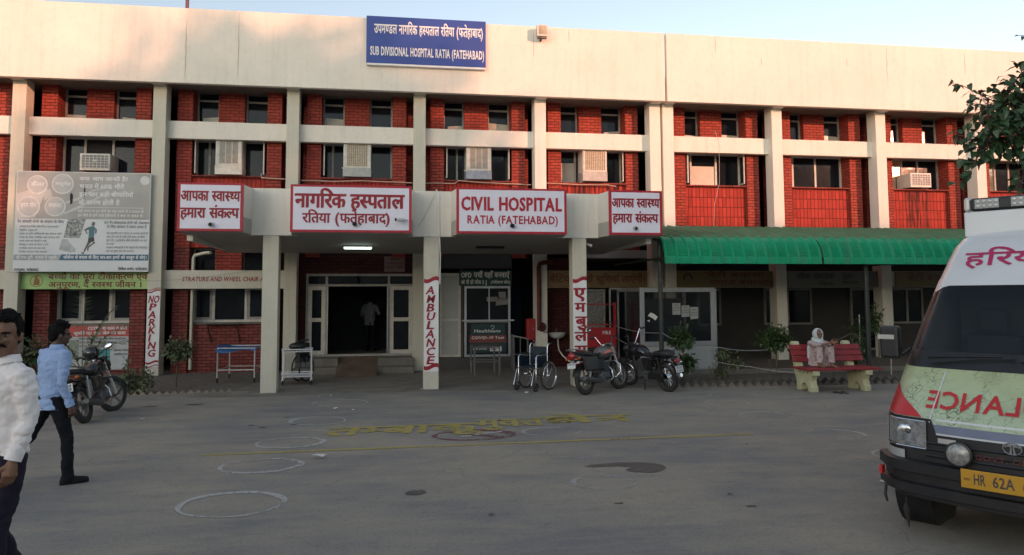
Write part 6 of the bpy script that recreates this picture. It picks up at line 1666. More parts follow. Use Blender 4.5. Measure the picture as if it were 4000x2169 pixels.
def hair_cap(parent, c, q, s=1.0, seed=1, top=.02):
    mb = MB(); rnd = random.Random(seed)
    def T(x, y, z): return c + q @ Vector((x, y, z)) * s
    def E(x, y, z, r): mb.ell(T(x, y, z), tuple(v * s for v in r), 14, 10, q.to_4x4())
    E(0, -.028, .058, (.084, .098, .078)); E(0, -.06, .005, (.074, .058, .085)); E(.0, .045, .10, (.062, .045, .032)); E(0, -.01, .105, (.065, .075, .035 + top))
    for e in (-1, 1): E(e * .068, -.01, .04, (.018, .045, .05)); mb.tube([T(e * .076, .02, .03), T(e * .079, .016, -.015)], [.008 * s, .004 * s], 6)
    for k in range(60):
        a = rnd.uniform(0, 6.28); r_ = rnd.uniform(0, 1) ** .5
        p = T(.075 * r_ * math.cos(a), -.01 + .09 * r_ * math.sin(a), .06 + (.055 + top) * math.sqrt(max(0, 1 - r_ * r_ * .9)) + .02)
        mb.tube([p, p + q @ Vector((rnd.uniform(-.02, .02), rnd.uniform(-.005, .03), rnd.uniform(-.004, .012))) * s], [.009 * s, .004 * s], 5)
    return remeshed(mb, 'hair', M['hair'], parent, .005, 1, .012, (60, 60, 22))
def ring_(c, rx, ry, n=16, rz=0, tilt=0):
    out = []
    for k in range(n):
        a = 2 * math.pi * k / n; x, y = rx * math.cos(a), ry * math.sin(a)
        out.append(Vector(c) + Vector((x * math.cos(rz) - y * math.sin(rz), x * math.sin(rz) + y * math.cos(rz), y * tilt)))
    return out
def qrot(yaw=0, pitch=0, roll=0): return Matrix.Rotation(yaw, 3, 'Z') @ Matrix.Rotation(pitch, 3, 'X') @ Matrix.Rotation(roll, 3, 'Y')
def walker(label, loc, rz, J, st):
    t = thing('person', label, 'person', loc, rz)
    s = st.get('s', 1.0)
    def G(k): return Vector(J[k]) * s
    hc = G('head'); q = J['hq']
    b = MB(); head(b, hc, q, s)
    nk = G('neck')
    b.tube([hc + q @ V(0, -.015, -.06) * s, nk + V(0, 0, .02), nk - V(0, 0, .06)], [.056 * s, .055 * s, .07 * s], 14)
    pv = G('pelvis')
    b.loft([ring_(pv + V(0, 0, -.08 * s), .13 * s, .09 * s), ring_(pv + (nk - pv) * .3, .12 * s, .08 * s), ring_(pv + (nk - pv) * .75, .15 * s, .09 * s), ring_(nk - V(0, 0, .03 * s), .08 * s, .06 * s)])
    for e in ('l', 'r'):
        sh, el, wr = G('sh' + e), G('el' + e), G('wr' + e)
        b.tube([sh, (sh + el) / 2, el, (el + wr) / 2, wr], [v * s for v in (.045, .042, .035, .034, .026)], 10)
        hand(b, wr, Vector(J['hd' + e]), Vector(J['pn' + e]), J.get('curl', .55), s, 1 if e == 'l' else -1)
        hp, kn, an = G('hip' + e), G('kn' + e), G('an' + e)
        b.tube([hp, (hp + kn) / 2, kn, kn + (an - kn) * .4, an], [v * s for v in (.075, .068, .05, .05, .036)], 10)
    body = remeshed(b, 'body', st['skin'], t, .0065 if s > .9 else .007, 2)
    face_bits(t, hc, q, s, st.get('moustache'))
    hair_cap(t, hc, q, s, 3, st.get('top', .02))
    # shirt
    m = MB(); yaw = J.get('tw', 0); ax = nk - pv
    hem = st.get('hem', -.12)
    def rr(u, rx, ry, dz=0): return ring_(pv + ax * u + V(0, 0, dz), rx * s, ry * s, 20, yaw)
    m.loft([ring_(pv + V(0, 0, hem * s), .178 * s, .128 * s, 20, yaw), rr(.1, .172, .122), rr(.3, .162, .115), rr(.55, .175, .122), rr(.78, .195, .122), rr(.9, .17, .105), rr(.98, .10, .08), rr(1.02, .075, .068)])
    for e in ('l', 'r'):
        sh, el, wr = G('sh' + e), G('el' + e), G('wr' + e)
        inn = nk + (sh - nk) * .45 - V(0, 0, .02 * s); ws = el + (wr - el) * st.get('cuff', .97)
        m.tube([inn, sh, sh + (el - sh) * .3, sh + (el - sh) * .7, el, el + (ws - el) * .5, ws], [v * s for v in (.07, .072, .066, .058, .054, .047, .041)], 14)
    sh_ = remeshed(m, 'shirt', st['shirt'], t, .009, 3, .022, (8, 8, 13))
    m = MB(); rings = []
    for k, (r_, z) in enumerate(((.074, -.005), (.069, .03), (.064, .055), (.070, .05), (.082, .012))):
        rings.append([nk + V(0, .008, 0) + Vector((r_ * math.cos(a) * s, r_ * .95 * math.sin(a) * s, (z - .028 * max(0, math.cos(a - math.pi / 2 - yaw)) ** 4) * s)) for a in [2 * math.pi * j / 24 for j in range(24)]])
    m.loft(rings, cap=False); m.build('collar', st['shirt'], sh_, smooth=True, fix=False)
    if st.get('cuffm'):
        for e in ('l', 'r'):
            el, wr = G('el' + e), G('wr' + e); dv = (wr - el).normalized()
            m = MB(); m.tube([wr - dv * .065 * s, wr - dv * .06 * s, wr - dv * .002 * s, wr], [.040 * s, .0445 * s, .0445 * s, .040 * s], 16); m.build('cuff', st['cuffm'], sh_, smooth=True)
    m = MB()
    m.loft([ring_(pv + V(0, 0, -.14 * s), .14 * s, .11 * s, 18, yaw), ring_(pv + V(0, 0, -.06 * s), .162 * s, .118 * s, 18, yaw), ring_(pv + V(0, 0, .06 * s), .155 * s, .108 * s, 18, yaw)])
    for e in ('l', 'r'):
        hp, kn, an = G('hip' + e), G('kn' + e), G('an' + e)
        m.tube([hp + V(0, 0, .04 * s), hp + (kn - hp) * .3, hp + (kn - hp) * .7, kn, kn + (an - kn) * .4, an - V(0, 0, .05 * s)], [v * s for v in st.get('leg', (.095, .092, .078, .068, .064, .058))], 14)
    remeshed(m, 'trousers', st['trousers'], t, .011, 3, .018, (8, 8, 9))
    for e in ('l', 'r'):
        an = G('an' + e); f = Vector(J['ft' + e]).normalized(); side = f.cross(V(0, 0, 1)).normalized(); upv = side.cross(f)
        m = MB(); base = an - upv * .055 * s
        rings = []
        for d_, w, h in ((-.075, .022, .03), (-.065, .034, .06), (-.02, .037, .075), (.04, .037, .065), (.09, .043, .05), (.15, .043, .042), (.185, .03, .034), (.20, .012, .02)):
            rings.append([base + f * d_ * s + side * w * math.cos(a) * s + upv * (max(-.0, math.sin(a)) * h - .022 * (math.sin(a) < -.1)) * s for a in [2 * math.pi * j / 14 for j in range(14)]])
        m.loft(rings); m.build('shoe', st['shoe'], t, smooth=True)
    return t
M['blue_shirt'] = cloth('light_blue_shirt', (.31, .43, .67, 1), .06, .02)
M['white_shirt'] = cloth('off_white_shirt', (.82, .77, .75, 1), .05, .02)
M['dimmed_tee'] = cloth('shade_dimmed_white_tee', (.17, .18, .19, 1))  # white tee, the dimness of the doorway put into its colour
M['navy_cloth'] = cloth('black_trouser_cloth', (.010, .011, .016, 1), .1, .012)
M['purple_cloth'] = cloth('dark_purple_trouser_cloth', (.022, .018, .034, 1), .1, .012)
M['shoe'] = mat('black_shoe', (.010, .010, .011, 1), .7, spec=.2)
walker('man in light blue shirt and black trousers striding past the motorcycle with his back turned', (-3.57, -11.31, 0), R(-42),
       dict(head=(.0, .05, 1.585), hq=qrot(R(-14), R(-4)), neck=(0, .02, 1.435), pelvis=(0, -.01, .93), tw=R(8),
            shl=(-.195, .0, 1.38), ell=(-.24, .0, 1.10), wrl=(-.2, .10, .86), hdl=(.1, .3, -.8), pnl=(1, .1, .1),
            shr=(.195, .02, 1.38), elr=(.235, -.03, 1.09), wrr=(.24, .07, .84), hdr=(.0, .25, -1), pnr=(-1, .1, 0), curl=.9,
            hipl=(-.09, 0, .90), knl=(-.16, -.16, .50), anl=(-.24, -.46, .15), ftl=(0, .85, -.5),
            hipr=(.09, 0, .90), knr=(.13, .10, .50), anr=(.14, .12, .08), ftr=(.35, 1, .0)),
       dict(skin=M['skin_dark'], shirt=M['blue_shirt'], trousers=M['navy_cloth'], shoe=M['shoe'], top=.03, s=1.0, hem=-.13, cuffm=M['blue_shirt']))
walker('moustached man in an untucked off white shirt and dark trousers at the frame edge', (-2.385, -14.92, 0), R(146),
       dict(head=(-.03, .02, 1.625), hq=qrot(R(40), R(-2)), neck=(-.015, -.01, 1.46), pelvis=(0, 0, .98), tw=0,
            shl=(-.18, .0, 1.39), ell=(-.205, -.03, 1.16), wrl=(-.195, .05, .935), hdl=(.05, .15, -1), pnl=(1, -.1, 0),
            shr=(.18, .0, 1.39), elr=(.21, -.06, 1.16), wrr=(.21, .02, .935), hdr=(-.05, .1, -1), pnr=(-1, -.1, 0), curl=.5,
            hipl=(-.09, 0, .92), knl=(-.07, .06, .50), anl=(-.03, .0, .08), ftl=(0, 1, 0),
            hipr=(.09, 0, .92), knr=(.09, -.04, .50), anr=(.09, -.22, .12), ftr=(0, 1, -.3)),
       dict(skin=M['skin'], shirt=M['white_shirt'], trousers=M['purple_cloth'], shoe=M['shoe'], moustache=True, top=.012, s=1.085, hem=-.03, cuffm=M['white_shirt']))
dp = walker('dim figure in a white tee shirt standing inside the dark doorway', (-.55, 2.3, .378), R(-10),
       dict(head=(.0, .02, 1.55), hq=qrot(0, R(-8)), neck=(0, .0, 1.40), pelvis=(0, 0, .90), tw=0,
            shl=(-.19, .0, 1.34), ell=(-.25, .02, 1.06), wrl=(-.18, .2, .95), hdl=(.3, 1, 0), pnl=(1, 0, 0),
            shr=(.19, .0, 1.34), elr=(.26, .08, 1.10), wrr=(.26, .3, 1.25), hdr=(0, .6, .6), pnr=(-1, 0, 0),
            hipl=(-.09, 0, .88), knl=(-.1, .02, .48), anl=(-.1, 0, .08), ftl=(0, 1, 0),
            hipr=(.09, 0, .88), knr=(.1, .02, .48), anr=(.1, 0, .08), ftr=(0, 1, 0)),
       dict(skin=M['skin_dark'], shirt=M['dimmed_tee'], trousers=M['navy_cloth'], shoe=M['shoe'], cuff=.0, s=.98))

# woman sitting with her feet up on the bench
wo = thing('person', 'woman in pale printed suit and white head scarf sitting on the bench with feet up', 'person', (8.95, -5.5, .486))
o_ = V(8.95, -5.5, .486)
def L(*a): return Vector(a) - o_
hc = L(8.965, -5.46, 1.155); q = qrot(R(180 + 8), R(-2))
b = MB(); head(b, hc, q, .9)
nk = L(8.955, -5.42, 1.035)
b.tube([hc + q @ V(0, -.02, -.05), nk, nk - V(0, -.01, .06)], [.05, .048, .06], 12)
b.loft([ring_(L(8.95, -5.40, .53), .14, .11), ring_(L(8.95, -5.37, .7), .12, .09), ring_(L(8.955, -5.385, .92), .14, .08), ring_(nk - V(0, 0, .02), .07, .055)])
fe = {'l': (L(9.05, -5.43, .56), L(9.10, -5.66, .90), L(9.10, -5.72, .545), V(.25, -1, -.05)), 'r': (L(8.88, -5.43, .56), L(8.86, -5.66, .90), L(8.84, -5.70, .545), V(.15, -1, -.05))}
ar = {'l': (L(9.10, -5.42, .97), L(9.17, -5.62, .93), L(9.12, -5.79, 1.00)), 'r': (L(8.80, -5.43, .97), L(8.83, -5.68, .94), L(9.02, -5.80, 1.0))}
for e in 'lr':
    hp, kn, an, f = fe[e]
    b.tube([hp, kn, kn + (an - kn) * .5, an], [.07, .05, .045, .034], 10)
    f = f.normalized(); b.tube([an - f * .03 - V(0, 0, .02), an + f * .05 - V(0, 0, .025), an + f * .13 - V(0, 0, .04)], [.032, .034, .022], 10, squash=(1.15, .8))
    sd = f.cross(V(0, 0, 1)).normalized()
    for k in range(5): b.ell(an + f * (.145 - .008 * k) + sd * (.026 - .013 * k) * (1 if e == 'r' else -1) - V(0, 0, .046), .009, 8, 6)
    sh, el, wr = ar[e]
    b.tube([sh, el, wr], [.04, .033, .024], 10)
    hand(b, wr, V(.35 if e == 'r' else .2, -.7, .1), V(1 if e == 'r' else -1, 0, .1), .7, .88, 1 if e == 'l' else -1)
remeshed(b, 'body', M['skin'], wo, .0065, 2)
face_bits(wo, hc, q, .9)
m = MB()
m.loft([ring_(L(8.96, -5.42, .50), .20, .15, 18), ring_(L(8.955, -5.40, .6), .18, .13, 18), ring_(L(8.955, -5.38, .78), .16, .11, 18), ring_(L(8.955, -5.40, .95), .18, .10, 18), ring_(L(8.955, -5.41, 1.01), .14, .085, 18), ring_(nk, .065, .06, 18)])
for e in 'lr':
    sh, el, wr = ar[e]; inn = nk + (sh - nk) * .5
    m.tube([inn, sh, sh + (el - sh) * .5, el, el + (wr - el) * .25], [.06, .066, .06, .056, .054], 12)
m.loft([ring_(L(8.99, -5.50, .49), .21, .10, 16), ring_(L(8.98, -5.52, .6), .17, .09, 16), ring_(L(8.97, -5.50, .72), .12, .06, 16)])
M['suit'] = cloth('pale_pink_printed_cloth', (.44, .35, .345, 1), .1, .018, (.12, .08, .10, 1))
remeshed(m, 'kameez', M['suit'], wo, .009, 3, .02, (12, 12, 9))
m = MB()
for e in 'lr':
    hp, kn, an, f = fe[e]
    m.tube([hp, hp + (kn - hp) * .5, kn - (kn - hp) * .05, kn + V(0, -.01, .0), kn + (an - kn) * .45, an + V(0, .0, .035)], [.09, .088, .076, .07, .074, .07], 14)
m.ell(L(8.96, -5.42, .57), (.18, .14, .085), 16, 8)
remeshed(m, 'salwar', M['suit'], wo, .009, 3, .02, (14, 14, 7))
m = MB()
def T(x, y, z): return hc + q @ Vector((x, y, z)) * .9
rings = []
for y, rx, zc, rz_ in ((.055, .082, .018, .112), (.065, .092, .018, .122), (.03, .102, .02, .128), (-.03, .108, .015, .128), (-.09, .09, -.005, .105), (-.125, .05, -.02, .06)):
    rings.append([T(rx * math.cos(a), y - .02 * math.sin(a), zc + rz_ * math.sin(a) - (.025 if math.sin(a) < -.3 else 0)) for a in [2 * math.pi * j / 22 for j in range(22)]])
inner = [[T(.074 * math.cos(a), .05 - .02 * math.sin(a), .014 + .102 * math.sin(a)) for a in [2 * math.pi * j / 22 for j in range(22)]]]
sc_ = MB(); sc_.loft(inner + rings, cap=False)
sc_.build('head_scarf', cloth('white_scarf_cloth', (.52, .57, .58, 1), .05, .012), wo, smooth=True, fix=False)
m = MB()
m.torus(nk + V(0, -.03, .015), (0, -.25, 1), .085, .038, 24, 10, sq=.8); m.torus(nk + V(.01, -.05, -.035), (.1, -.45, 1), .105, .034, 24, 10, sq=.8)
m.tube([nk + V(-.1, -.02, 0), nk + V(.0, -.14, -.06), nk + V(.10, -.16, -.10), nk + V(.16, -.12, -.10)], [.04, .05, .045, .03], 10)
m.tube([nk + V(-.12, .04, -.02), nk + V(-.17, .03, -.16), nk + V(-.16, .06, -.36), nk + V(-.13, .0, -.50)], [.03, .035, .03, .02], 10)
remeshed(m, 'scarf_drape', bpy.data.materials['white_scarf_cloth'], wo, .009, 2)
m = MB(); 
for e in (-1, 1): m.torus(T(e * .031, .094, .004), (q @ V(0, 1, 0)), .019, .002, 18, 5)
m.tube([T(-.012, .094, .006), T(.012, .094, .006)], .002, 5); m.build('spectacles', M['black'], wo)
stk = tag(MB((9.08, -5.82, 1.02)).tube([(9.03, -5.84, 1.0), (9.2, -5.80, 1.05), (9.42, -5.74, 1.13), (9.5, -5.72, 1.16), (9.6, -5.7, 1.17), (9.68, -5.7, 1.15), (9.74, -5.7, 1.06), (9.745, -5.7, 1.0)], .011, 8).build('walking_stick', mat('dark_cane', (.05, .035, .03, 1), .5), None, smooth=True), 'dark curved walking stick held by the seated woman', 'stick')
stk.location = (9.08, -5.82, 1.02)
for x, y, a, lb in ((9.0, -6.04, .3, 'left'), (9.12, -6.07, .1, 'right')):
    sl = thing('slipper', 'worn brown slipper under the bench, the %s one of the pair' % lb, 'slipper', (x, y, 0), a, 0, 'pair of slippers under the bench')
    m = MB(); rings = []
    for d_, w in ((-.11, .02), (-.09, .032), (-.03, .034), (.05, .042), (.10, .036), (.12, .018)):
        rings.append([V(w * math.cos(k_ * math.pi / 6), d_, .009 + .009 * math.sin(k_ * math.pi / 6)) for k_ in range(12)])
    m.loft(rings); m.build('sole', mat('slipper_brown', (.06, .045, .03, 1), .7), sl, smooth=True)
    m = MB(); m.tube([(-.04, .0, .015), (-.015, .05, .035), (0, .08, .015)], .006, 6); m.tube([(.04, .0, .015), (.015, .05, .035), (0, .08, .015)], .006, 6); m.build('strap', M['black'], sl)
# ------------------------------------------------------------------ plants, trees, brick edging, litter
def leaf_mat(name, a, b, gloss=.4):
    m, t, p = nt(name)
    vec = mapping(t)
    f = noise(t, vec, 3.5, 3); f2 = noise(t, vec, 14, 2)
    c = mix(t, .5, ramp(t, f, a, b, .35, .65), ramp(t, f2, a, b, .3, .7))
    t.links.new(c, p.inputs['Base Color']); p.inputs['Roughness'].default_value = gloss
    return m
M['leaf'] = leaf_mat('dark_green_leaves', (.022, .052, .016, 1), (.055, .10, .03, 1))
M['leaf_dusty'] = leaf_mat('dusty_green_leaves', (.07, .095, .045, 1), (.15, .175, .085, 1), .6)
M['leaf_big'] = leaf_mat('heart_shaped_leaves', (.016, .040, .018, 1), (.038, .085, .026, 1), .4)
M['palmleaf'] = leaf_mat('palm_fronds', (.08, .12, .045, 1), (.18, .19, .09, 1), .5)
M['bark'] = mat('brown_bark', (.10, .075, .05, 1), .9, var=.3, vs=14, bp=.01, bs=30)
def leaf(mb, p, d, n, L, w, fold=.25, heart=False):
    d = d.normalized(); s = d.cross(n)
    if s.length < 1e-4: s = d.cross(V(1, 0, 0))
    s.normalize(); n = s.cross(d).normalized()
    if heart:
        q = [p, p + d * L * .02 + s * w * .45 + n * fold * w * .3, p + d * L * .35 + s * w * .5 + n * fold * w * .4, p + d * L * .75 + s * w * .22 - n * fold * L * .1, p + d * L - n * fold * L * .35,
             p + d * L * .75 - s * w * .22 - n * fold * L * .1, p + d * L * .35 - s * w * .5 + n * fold * w * .4, p + d * L * .02 - s * w * .45 + n * fold * w * .3, p + d * L * .4]
        mb.add(q, [(0, 1, 2, 8), (8, 2, 3), (8, 3, 4), (0, 8, 6, 7), (8, 5, 6), (8, 4, 5)])
    else:
        q = [p, p + d * L * .45 + s * w * .5 + n * fold * w * .4, p + d * L - n * fold * L * .3, p + d * L * .45 - s * w * .5 + n * fold * w * .4, p + d * L * .5]
        mb.add(q, [(0, 1, 4), (1, 2, 4), (4, 2, 3), (0, 4, 3)])
def rv(rnd): 
    while True:
        v = V(rnd.uniform(-1, 1), rnd.uniform(-1, 1), rnd.uniform(-1, 1))
        if .05 < v.length < 1: return v
def clump_crown(mb, twigs, c, rad, n, L, w, seed, droop=.3, heart=False, shell=.5, tw=.006):
    """leaves on short twigs spread through an uneven volume"""
    rnd = random.Random(seed); c = Vector(c)
    ph = [rnd.uniform(0, 6.28) for _ in range(6)]
    tips = []
    for k in range(max(6, n // 9)):
        v = rv(rnd); u = v.normalized(); r_ = shell + (1 - shell) * rnd.random()
        lump = 1 + .22 * math.sin(3 * u.x + ph[0]) + .2 * math.sin(4 * u.y + ph[1] + 2 * u.z) + .14 * math.sin(7 * u.z + ph[2])
        tips.append((c + V(u.x * rad[0], u.y * rad[1], u.z * rad[2]) * r_ * lump, u))
    for p, u in tips:
        if twigs is not None: twigs.tube([c + (p - c) * .25, c + (p - c) * .7 + rv(rnd) * .03, p], [tw * 1.6, tw, tw * .4], 4, cap=False)
        for j in range(rnd.randint(6, 12)):
            q = p + rv(rnd) * L * 1.1 - u * rnd.uniform(0, L * 1.3)
            d = u + rv(rnd) * .9 - V(0, 0, droop)
            leaf(mb, q, d, V(0, 0, 1) + rv(rnd) * .7, L * rnd.uniform(.7, 1.25), w * rnd.uniform(.7, 1.2), .25, heart)
def plant(name, label, cat, loc, stems, crowns, leafm, L, w, seed, group=None, droop=.3, stake=None):
    t = thing(name, label, cat, loc, group=group); rnd = random.Random(seed)
    tw = MB(); lv = MB()
    for s in stems: tw.tube([V(*p) for p in s[0]], s[1], 6)
    for k, (c, rad, n) in enumerate(crowns): clump_crown(lv, tw, c, rad, n, L, w, seed + k, droop)
    tw.build('stem', M['bark'], t, smooth=True); lv.build('foliage', leafm, t, fix=False)
    if stake:
        mb = MB(); mb.cyl((stake[0], stake[1], 0), (stake[0] + .02, stake[1], stake[2]), .012, 6); mb.build('stake', M['steel'], t)
    return t
plant('shrub', 'round clipped shrub on a thin stem beside the NO PARKING column', 'shrub', (-4.62, -2.6, 0), [([(0, 0, 0), (.01, 0, .3), (0, 0, .62)], .016)], [((0, 0, .84), (.34, .3, .26), 800)], M['leaf_dusty'], .10, .05, 1)
plant('bush', 'low dusty leafy bush at the end of the left brick edging', 'bush', (-5.15, -3.7, 0), [([(0, 0, 0), (-.1, 0, .4)], .012), ([(.05, 0, 0), (.15, 0, .4)], .012)], [((-.12, 0, .33), (.22, .2, .3), 289), ((.18, 0, .27), (.22, .2, .24), 289)], M['leaf_dusty'], .10, .055, 2)
plant('bush', 'thin leafy bush in front of the tobacco notice poster', 'bush', (-7.3, -3.2, 0), [([(0, 0, 0), (.1, 0, .5), (.05, 0, 1.0)], .014), ([(.1, 0, 0), (.3, 0, .7)], .012)], [((.0, 0, .85), (.32, .25, .35), 357), ((.3, 0, .5), (.3, .2, .35), 289)], M['leaf'], .10, .05, 3)
plant('bush', 'small dark bush at the foot of the leftmost visible column', 'bush', (-8.7, -2.6, 0), [([(0, 0, 0), (.05, 0, .5)], .014)], [((.0, 0, .55), (.35, .3, .3), 340)], M['leaf'], .09, .04, 31)
plant('young_tree', 'young bushy tree with a second tuft below, behind the black motorcycle', 'plant', (6.75, -3.5, 0), [([(0, 0, 0), (.02, 0, .5), (0, 0, .95)], .015)], [((-.02, 0, .98), (.30, .28, .24), 850), ((.1, 0, .45), (.2, .2, .22), 380)], M['leaf'], .115, .055, 4)
plant('bush', 'sparse leafy bush below the ropes beside the cabin', 'bush', (7.85, -3.55, 0), [([(0, 0, 0), (-.15, 0, .5), (-.2, 0, .75)], .01), ([(.1, 0, 0), (.2, 0, .5)], .01)], [((-.18, 0, .62), (.26, .2, .16), 119), ((.2, 0, .4), (.26, .2, .2), 153), ((-.2, 0, .22), (.2, .2, .16), 136)], M['leaf_dusty'], .10, .045, 5)
plant('young_tree', 'young leafy tree on a pale thin stem left of the bench', 'plant', (9.35, -3.0, 0), [([(0, 0, 0), (.01, 0, .4), (0, 0, 1.0)], .014)], [((.0, 0, .92), (.36, .3, .30), 950)], M['leaf'], .12, .065, 6)
plant('young_tree', 'upright plant tied to a stake directly right of the bench back', 'plant', (11.3, -3.3, 0), [([(0, 0, 0), (.02, 0, .6), (0, 0, 1.2)], .012)], [((-.05, 0, 1.15), (.22, .2, .2), 136), ((.12, 0, .85), (.22, .2, .25), 170), ((.0, 0, .5), (.18, .18, .2), 85)], M['leaf'], .13, .06, 7, stake=(.05, -.05, 1.5))
plant('young_tree', 'tall thin plant near the ambulance wing mirror', 'plant', (12.1, -3.0, 0), [([(0, 0, 0), (.02, 0, .9), (-.1, 0, 1.5)], .013)], [((-.1, 0, 1.35), (.22, .2, .32), 289)], M['leaf'], .11, .055, 8, stake=(.18, -.2, 1.3))
for x, y, h, lb in ((7.1, -4.2, .42, 'bare dry stick planted in front of the cabin panel'), (8.7, -3.9, .5, 'bare dry stick planted between the sparse bush and the bench'), (9.95, -4.4, .45, 'bare dry stick planted behind the bench supports')):
    st_ = tag(MB((x, y, 0)).tube([(x, y, 0), (x + .01, y, h * .6), (x - .02, y, h)], .010, 6).tube([(x + .008, y, h * .5), (x + .06, y, h * .85)], .005, 5).build('dry_stick', M['bark'], None), lb, 'stick'); st_.location = (x, y, 0)
# feathery palm in the left bed
pt = thing('palm', 'small feathery potted palm with long dusty fronds before the notice poster', 'palm', (-6.33, -3.2, 0))
mb = MB(); mb.tube([(0, 0, 0), (.01, 0, .25), (0, 0, .5)], [.05, .06, .04], 10); mb.build('trunk', M['bark'], pt, smooth=True)
rnd = random.Random(12); lv = MB(); st_ = MB()
for k, (az, up, L_, bend) in enumerate(((.2, 1.35, 1.55, .5), (1.9, 1.3, 1.7, .3), (2.6, 1.0, 1.25, .8), (.5, .95, 1.2, .9), (4.2, 1.05, 1.2, .9), (5.5, 1.0, 1.15, .9), (3.4, .85, 1.1, 1.0), (-.1, 1.15, 1.4, .8), (1.2, 1.2, 1.3, .7))):
    h = V(math.cos(az), math.sin(az) * .7, 0); pts = []
    for j in range(11):
        u = j / 10; a = up - bend * u * u
        pts.append(V(0, 0, .42) if not j else pts[-1] + (h * math.cos(a) + V(0, 0, math.sin(a))) * L_ / 10)
    st_.tube(pts, [.014 - .011 * j / 10 for j in range(11)], 5)
    for j in range(26):
        u = .22 + .78 * j / 26; i0 = min(int(u * 10), 9); p = pts[i0].lerp(pts[i0 + 1], u * 10 - i0); tdir = (pts[i0 + 1] - pts[i0]).normalized()
        sd = tdir.cross(V(0, 0, 1)).normalized()
        for s in (-1, 1):
            d = tdir * .7 + sd * s * .75 + V(0, 0, -.15 - .35 * rnd.random()) + rv(rnd) * .12
            leaf(lv, p, d, V(0, 0, 1), .30 * (1.1 - .7 * abs(u - .5)), .032, .3)
st_.build('frond_stalks', M['palmleaf'], pt, smooth=True); lv.build('fronds', M['palmleaf'], pt, fix=False)

# tree whose branches hang into the frame at the right
tt = thing('overhanging_tree', 'leafy tree with dark heart-shaped leaves hanging in at the upper right', 'tree', (11.1, -10.6, 0))
o_ = V(11.1, -10.6, 0)
mb = MB(o_); mb.tube([(11.1, -10.6, 0), (11.05, -10.6, 1.5), (11.15, -10.55, 3), (11.0, -10.6, 4.3), (10.9, -10.6, 5.6)], [.2, .16, .14, .11, .07], 12); mb.build('trunk', M['bark'], tt, smooth=True)
lv = MB(o_); br = MB(o_); rnd = random.Random(21)
def branch(pts, r0, n, L, w, spread, heart=True, droop=.6):
    pts = [V(*p) for p in pts]; br.tube(pts, [r0 * (1 - .8 * i / (len(pts) - 1)) for i in range(len(pts))], 6)
    tot = len(pts) - 1
    for k in range(n):
        u = rnd.random() ** .8 * tot; i = min(int(u), tot - 1); p = pts[i].lerp(pts[i + 1], u - i)
        q = p + rv(rnd) * spread
        br.tube([p, (p + q) / 2 + V(0, 0, .02), q], .0035, 3, cap=False)
        d = rv(rnd) * .8 + (q - p).normalized() * .5 - V(0, 0, droop)
        leaf(lv, q, d, V(0, -.4, 1) + rv(rnd) * .8, L * rnd.uniform(.7, 1.25), w * rnd.uniform(.75, 1.2), .3, heart)
branch([(11.0, -10.6, 4.2), (10.3, -10.6, 4.75), (9.6, -10.55, 4.95), (9.0, -10.5, 4.85), (8.55, -10.45, 4.65)], .05, 270, .13, .10, .30)
branch([(10.3, -10.6, 4.75), (9.7, -10.6, 4.6), (9.1, -10.55, 4.45), (8.6, -10.5, 4.3)], .03, 256, .13, .10, .28)
branch([(10.2, -10.6, 4.6), (9.6, -10.5, 4.3), (9.0, -10.45, 4.2), (8.55, -10.4, 4.15)], .025, 150, .14, .12, .24)
branch([(10.0, -10.6, 5.0), (9.5, -10.55, 5.1), (9.2, -10.5, 5.05)], .02, 94, .13, .10, .22)
branch([(9.0, -10.5, 4.75), (8.6, -10.45, 4.95), (8.35, -10.42, 5.08), (8.2, -10.4, 5.1)], .010, 16, .10, .075, .10)
branch([(8.7, -10.5, 4.3), (8.35, -10.45, 4.25), (8.12, -10.42, 4.3)], .008, 12, .10, .075, .08)
branch([(8.6, -10.5, 4.1), (8.42, -10.48, 3.9), (8.3, -10.47, 3.72), (8.26, -10.46, 3.6)], .007, 5, .13, .11, .06)
branch([(8.5, -10.5, 4.0), (8.36, -10.48, 3.75), (8.22, -10.46, 3.62), (8.13, -10.45, 3.58)], .006, 5, .13, .11, .07)
branch([(9.4, -10.5, 4.35), (9.25, -10.5, 3.9), (9.2, -10.5, 3.6)], .01, 32, .13, .10, .16)
branch([(11.0, -10.6, 4.6), (10.3, -10.6, 5.15), (9.7, -10.55, 5.3), (9.2, -10.5, 5.2)], .03, 200, .13, .10, .28)
branch([(10.6, -10.6, 4.7), (9.9, -10.7, 4.85), (9.3, -10.65, 4.75), (8.9, -10.6, 4.6)], .03, 230, .12, .09, .30)
for k in range(7):
    a = rnd.uniform(-1.2, 1.2); z = rnd.uniform(4.2, 6.2)
    branch([(11.0, -10.6, z - .4), (11.3 + .5 * math.cos(a), -10.6 + .6 * math.sin(a), z), (11.6 + math.cos(a), -10.6 + 1.2 * math.sin(a), z + .2)], .03, 110, .16, .12, .5)
br.tube([(11.0, -10.7, 4.9), (9.6, -11.6, 5.15), (8.5, -12.2, 5.14), (7.55, -12.29, 5.13)], [.02, .012, .008, .004], 5)
leaf(lv, V(7.55, -12.29, 5.13), V(-1, 0, -.2), V(0, -.5, 1), .07, .05, .3, True); leaf(lv, V(7.6, -12.29, 5.12), V(-.3, 0, -1), V(0, -.5, 1), .06, .04, .3, True)
br.build('branches', M['bark'], tt, smooth=True); lv.build('crown', M['leaf_big'], tt, fix=False)

